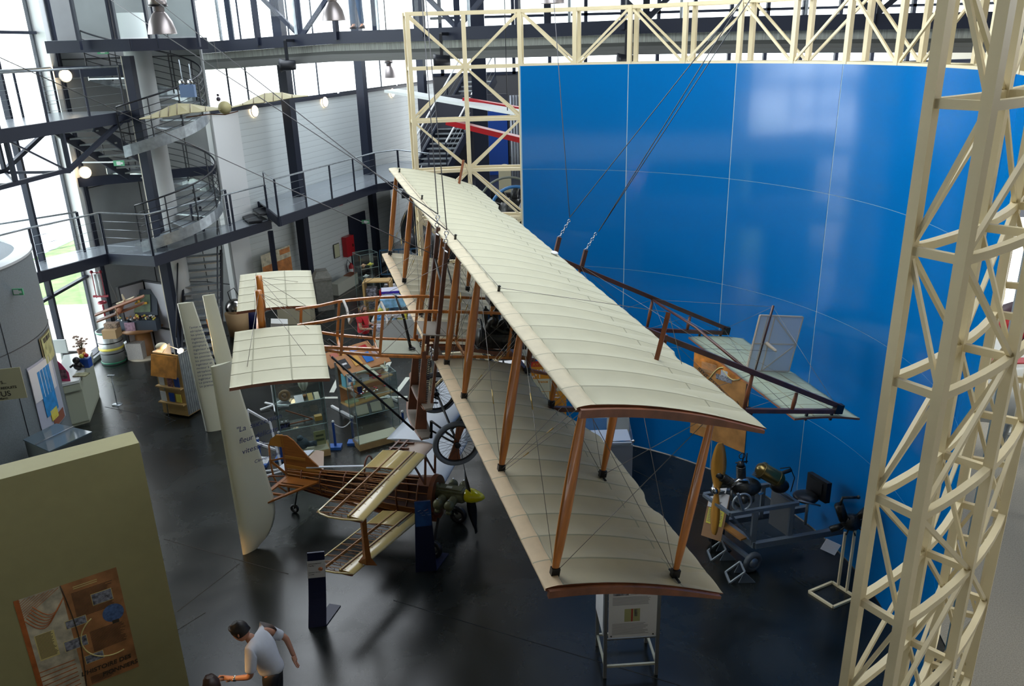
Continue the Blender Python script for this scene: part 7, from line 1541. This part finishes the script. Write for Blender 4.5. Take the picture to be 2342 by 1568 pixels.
# blue rail guard and grey fuselage beyond
p = pd(872, 620, 29.3); p.z = 0; e = empty('blue_guard_rail', p, label='blue tubular guard rail near the far wing tip', cat='guard rail'); m = MB()
for z in (.1, 1.0): m.beam((0, 0, z), (1.8, .2, z), .05)
for i in range(9): m.beam((.225*i, .025*i, .1), (.225*i, .025*i, 1.0), .03)
mk('rail', m, mat('steel blue paint', (.06, .16, .28), .5), e)
p = pd(915, 590, 31.5); e = empty('grey_fuselage', (p.x+1.2, p.y, 0), label='grey rounded aircraft body standing on the floor beyond the far wing tip', cat='aeroplane'); mk('body', MB().sph((0, 0, 1.3), 1.1, 16, sc=(1, 1.8, .95)), mat('dull silver skin', (.20, .22, .24), .3, .5), e); mk('nose_cap', MB().sph((-.5, -1.5, 1.25), .35, 10), mat('dull silver skin', (.20, .22, .24), .3, .5), e); mk('undercarriage', MB().rod((.4, 0, 0), (.2, 0, .6), .07).rod((-.5, 0, 0), (-.3, 0, .6), .07), BLACK, e)
# radial engine and hoses behind the lattice
p = pd(1170, 465, 20.5); e = empty('radial_engine_display', (p.x, p.y, 0), label='dark radial engine ringed by a blue hose behind the lattice beside the blue wall', cat='engine')
m = MB().sph((0, 0, p.z-.2), .35, 10)
for k in range(9): a = 2*pi*k/9; m.rod((.2*math.cos(a), 0, p.z-.2+.2*math.sin(a)), (.62*math.cos(a), 0, p.z-.2+.62*math.sin(a)), .10, 10)
mk('cylinder_star', m, DARKMETAL, e); mk('blue_ring', MB().torus((.1, -.3, p.z-.15), .62, .04, (V((1, 0, 0)), UPV, V((0, -1, 0))), 32, 8), mat('blue hose', (.03, .15, .36), .4), e); mk('grey_ring', MB().torus((-.05, -.15, p.z-.1), .78, .03, (V((1, 0, 0)), UPV, V((0, -1, 0))), 32, 8), mat('grey green ring', (.15, .17, .14), .5), e)
mk('white_board', MB().box((.45, -.4, p.z-.02), (.5, .03, .3), (V((.9, 0, -.4)).normalized(), V((0, 1, 0)), V((.4, 0, .9)).normalized())), mat('pale board', (.40, .42, .46), .5), e); mk('pedestal', MB().box((0, .1, (p.z-.6)/2), (1.2, .6, p.z-.6)), NAVY2, e)
p = pd(1155, 415, 22.5); e = empty('pale_seat', (p.x, p.y, 0), label='pale ivory aircraft seat standing dark framed above the radial engine', cat='seat'); mk('seat_back', MB().box((0, 0, 4.4), (.34, .08, .6)).sph((0, 0, 4.7), .17, 8, sc=(1, .25, 1)), mat('ivory vinyl', (.42, .40, .28), .5), e); mk('seat_base', MB().box((0, .0, 2.05), (.45, .45, 4.1)), NAVY2, e)
# ------------------------------------------------------------------ gull shaped flying machine model
go = pd(514, 246, 14.0); e = empty('gull_glider_model', go, label='cream gull winged flying machine model with round body hanging before the ribbed wall', cat='model aeroplane')
GF = mat('cream silk', (.40, .36, .18), .6, var=.05); RBm = mat('dark rib', (.12, .08, .04), .6)
def G3(x, y, dd=0): return pd(x, y, 14.0+dd) - go
Ltop = [(505, 246), (470, 243), (435, 237), (405, 236), (385, 243), (365, 253), (345, 262), (318, 271)]; Lbot = [(505, 250), (470, 254), (435, 257), (405, 262), (385, 266), (365, 268), (345, 270), (318, 272)]
Rtop = [(530, 243), (555, 236), (580, 223), (605, 213), (625, 211), (645, 211), (668, 216), (705, 218)]; Rbot = [(530, 246), (555, 240), (580, 236), (605, 234), (625, 231), (645, 227), (668, 223), (705, 219)]
for nm, T_, B_ in (('wing', Ltop, Lbot), ('wing', Rtop, Rbot)):
    m = MB(); rings = [[G3(*t, .35), G3(*b, -.15), G3(*b, -.15) - V((0, 0, .008)), G3(*t, .35) - V((0, 0, .008))] for t, b in zip(T_, B_)]
    m.loft(rings, smooth=False); w_ = mk(nm, m, GF, e); m = MB()
    for t, b in zip(T_[1:-1], B_[1:-1]): m.rod(G3(*t, .35) + V((0, 0, .004)), G3(*b, -.15) + V((0, 0, .004)), .006, 4)
    mk('rib', m, RBm, w_)
mk('body', MB().sph((0, 0, 0), .10, 12, sc=(1, 1.3, 1)), GF, e); mk('pilot_figure', MB().sph((-.08, 0, .13), .035, 6).sph((-.08, 0, .19), .022, 6), mat('dark figure', (.05, .04, .06), .6), e); mk('keel', MB().tube([G3(425, 268), G3(480, 261), G3(515, 262), G3(545, 254)], .008, 5), WOODM, e)
mk('hanging_thread', MB().rod((0, 0, .1), (-.1, 0, 11.4-go.z), .003, 4), WIRE, e)
# ------------------------------------------------------------------ hanging cables
cabs = []
def gpt(u, y, z): return gw(u, y, z)
m1 = gpt(4.5, -.14, 1.75); m2 = gpt(5.1, -.14, 1.69); h1 = gpt(3.35, 2.1, 1.6); h2 = gpt(3.35, 2.6, 1.42)
for a, (x, y, d) in ((m1, (962, -40, 12.5)), (m2, (970, -40, 11.6)), (h1, (1262, -60, 13.5)), (h1, (1720, -30, 11.2)), (h2, (1716, -30, 11.0)), (h2, (1735, -30, 11.4)), (m1, (300, 30, 17.0)), (m2, (330, -20, 16.0))): cabs.append((a, pd(x, y, d)))
lb = ['left of two steel cables rising from the nose mast', 'right of two steel cables rising from the nose mast', 'upright steel cable in front of the blue wall', 'upper slanting steel cable crossing the blue wall', 'middle slanting steel cable crossing the blue wall', 'lower slanting steel cable crossing the blue wall', 'long steel cable running up to the left past the ribbed wall', 'second long steel cable running up to the left past the ribbed wall']
for (a, b), l_ in zip(cabs, lb):
    d_ = (b-a).normalized(); b2 = a + d_*((11.4-a.z)/d_.z) if d_.z > .12 else b
    o = mk('hanging_cable', MB().rod((0, 0, 0), b2-a, .0065, 6), mat('grey steel cable', (.14, .14, .15), .5, .4), None, l_, 'cable', 'cables holding the large biplane'); o.location = a
a = pd(-30, 118, 12); b = gpt(4.5, -.1, 1.2); o = mk('hanging_cable', MB().rod((0, 0, 0), b-a, .0055, 6), mat('grey steel cable', (.14, .14, .15), .5, .4), None, 'thin cable slanting down from the upper left in front of the spiral stair', 'cable'); o.location = a
# ------------------------------------------------------------------ exhibits beyond the open lattice on the right
WG = mat('white aircraft gloss', (.62, .64, .62), .25); 
p = pd(2330, 905, 15.5); e = empty('white_red_aircraft', (p.x, p.y, 0), label='white aircraft with red stripes standing on the pale floor beyond the lattice', cat='aeroplane')
z_ = p.z
mk('fuselage', MB().loft([[V((x, r*math.cos(2*pi*k/16), max(.5, z_) + r*.8*math.sin(2*pi*k/16))) for k in range(16)] for x, r in ((-1.6, .1), (-1.1, .45), (0, .62), (1.5, .6), (4, .25))]), WG, e); mk('wing', MB().box((.4, 0, max(.5, z_)+.2), (1.3, 7, .14)), WG, e)
mk('red_stripe', MB().box((.4, -.9, max(.5, z_)+.285), (1.25, .25, .02)).box((.4, -2.0, max(.5, z_)+.285), (1.25, .25, .02)).box((.4, .9, max(.5, z_)+.285), (1.25, .25, .02)), REDM, e); mk('landing_gear', MB().rod((.3, -.8, 0), (.3, -.4, max(.5, z_)), .05).rod((.3, .8, 0), (.3, .4, max(.5, z_)), .05), GREYSTEEL, e)
p = pd(2318, 655, 21.5); e = empty('dark_aircraft', (p.x, p.y, 0), label='dark grey machine with pale pipes seen through the lattice above the white aircraft', cat='machine'); mk('body', MB().sph((.8, 0, 1.0), 1.1, 12, sc=(1.4, 1, .9)), mat('dark maroon', (.05, .015, .03), .35), e); mk('red_nose', MB().sph((-.3, -.5, 1.5), .4, 10), REDM, e); mk('pale_pipe', MB().tube([(-.8, -.8, .6), (-.3, -.9, 1.0), (.2, -.9, .9), (.6, -.9, .5)], .09, 8).sph((.5, -1, 1.2), .35, 10, sc=(1, .5, 1)), mat('pale grey metal', (.40, .40, .40), .3, .3), e); mk('legs', MB().rod((0, 0, 0), (.3, 0, .6), .08).rod((1.4, 0, 0), (1.2, 0, .6), .08), BLACK, e)
p = pz(2285, 1045); e = empty('white_table_boat', p, label='pale table with small items beyond the open lattice', cat='table'); mk('table_top', MB().box((.3, 0, .7), (1.0, .7, .05)), WHITE, e); mk('box', MB().box((.1, 0, .8), (.3, .25, .16)), mat('cream board', (.50, .47, .34), .6), e)
for sx_ in (-.1, .7):
    for sy_ in (-.3, .3): mk('leg', MB().beam((sx_, sy_, 0), (sx_, sy_, .7), .04), GREYSTEEL, e)
p = pz(2128, 1330); e = empty('bronze_propeller', p, label='tall dark bronze propeller blade standing inside the lattice at the lower right', cat='propeller'); mk('blade', MB().loft([[V((x*w2, y*.02, z)) for x, y in ((-1, 0), (0, 1), (1, 0), (0, -1))] for z, w2 in ((.1, .05), (.5, .10), (1.2, .13), (1.8, .09), (2.1, .03))]), mat('aged bronze', (.09, .05, .03), .35, .6), e); mk('base', MB().box((0, 0, .05), (.4, .3, .1)), NAVY2, e)

# warm spotlight whose mirror image shows on the blue wall
lpz = pd(412, 803, 19.1)
e = empty('clip_spotlight', lpz, label='small lit halogen spotlight on an arm behind the pine brochure rack', cat='spotlight')
mk('lamp_glass', MB().sph((0, 0, 0), .06, 10), mat('halogen glow', (1, .8, .5), .5, emit=(1, .62, .30, 260)), e); mk('arm', MB().tube([(0, .06, 0), (-.3, .1, .12), (-.45, -.1, -.1), (-.45, -.2, -lpz.z)], .012, 6).rod((.0, .1, 0), (0, .05, 0), .06), GREYSTEEL, e)
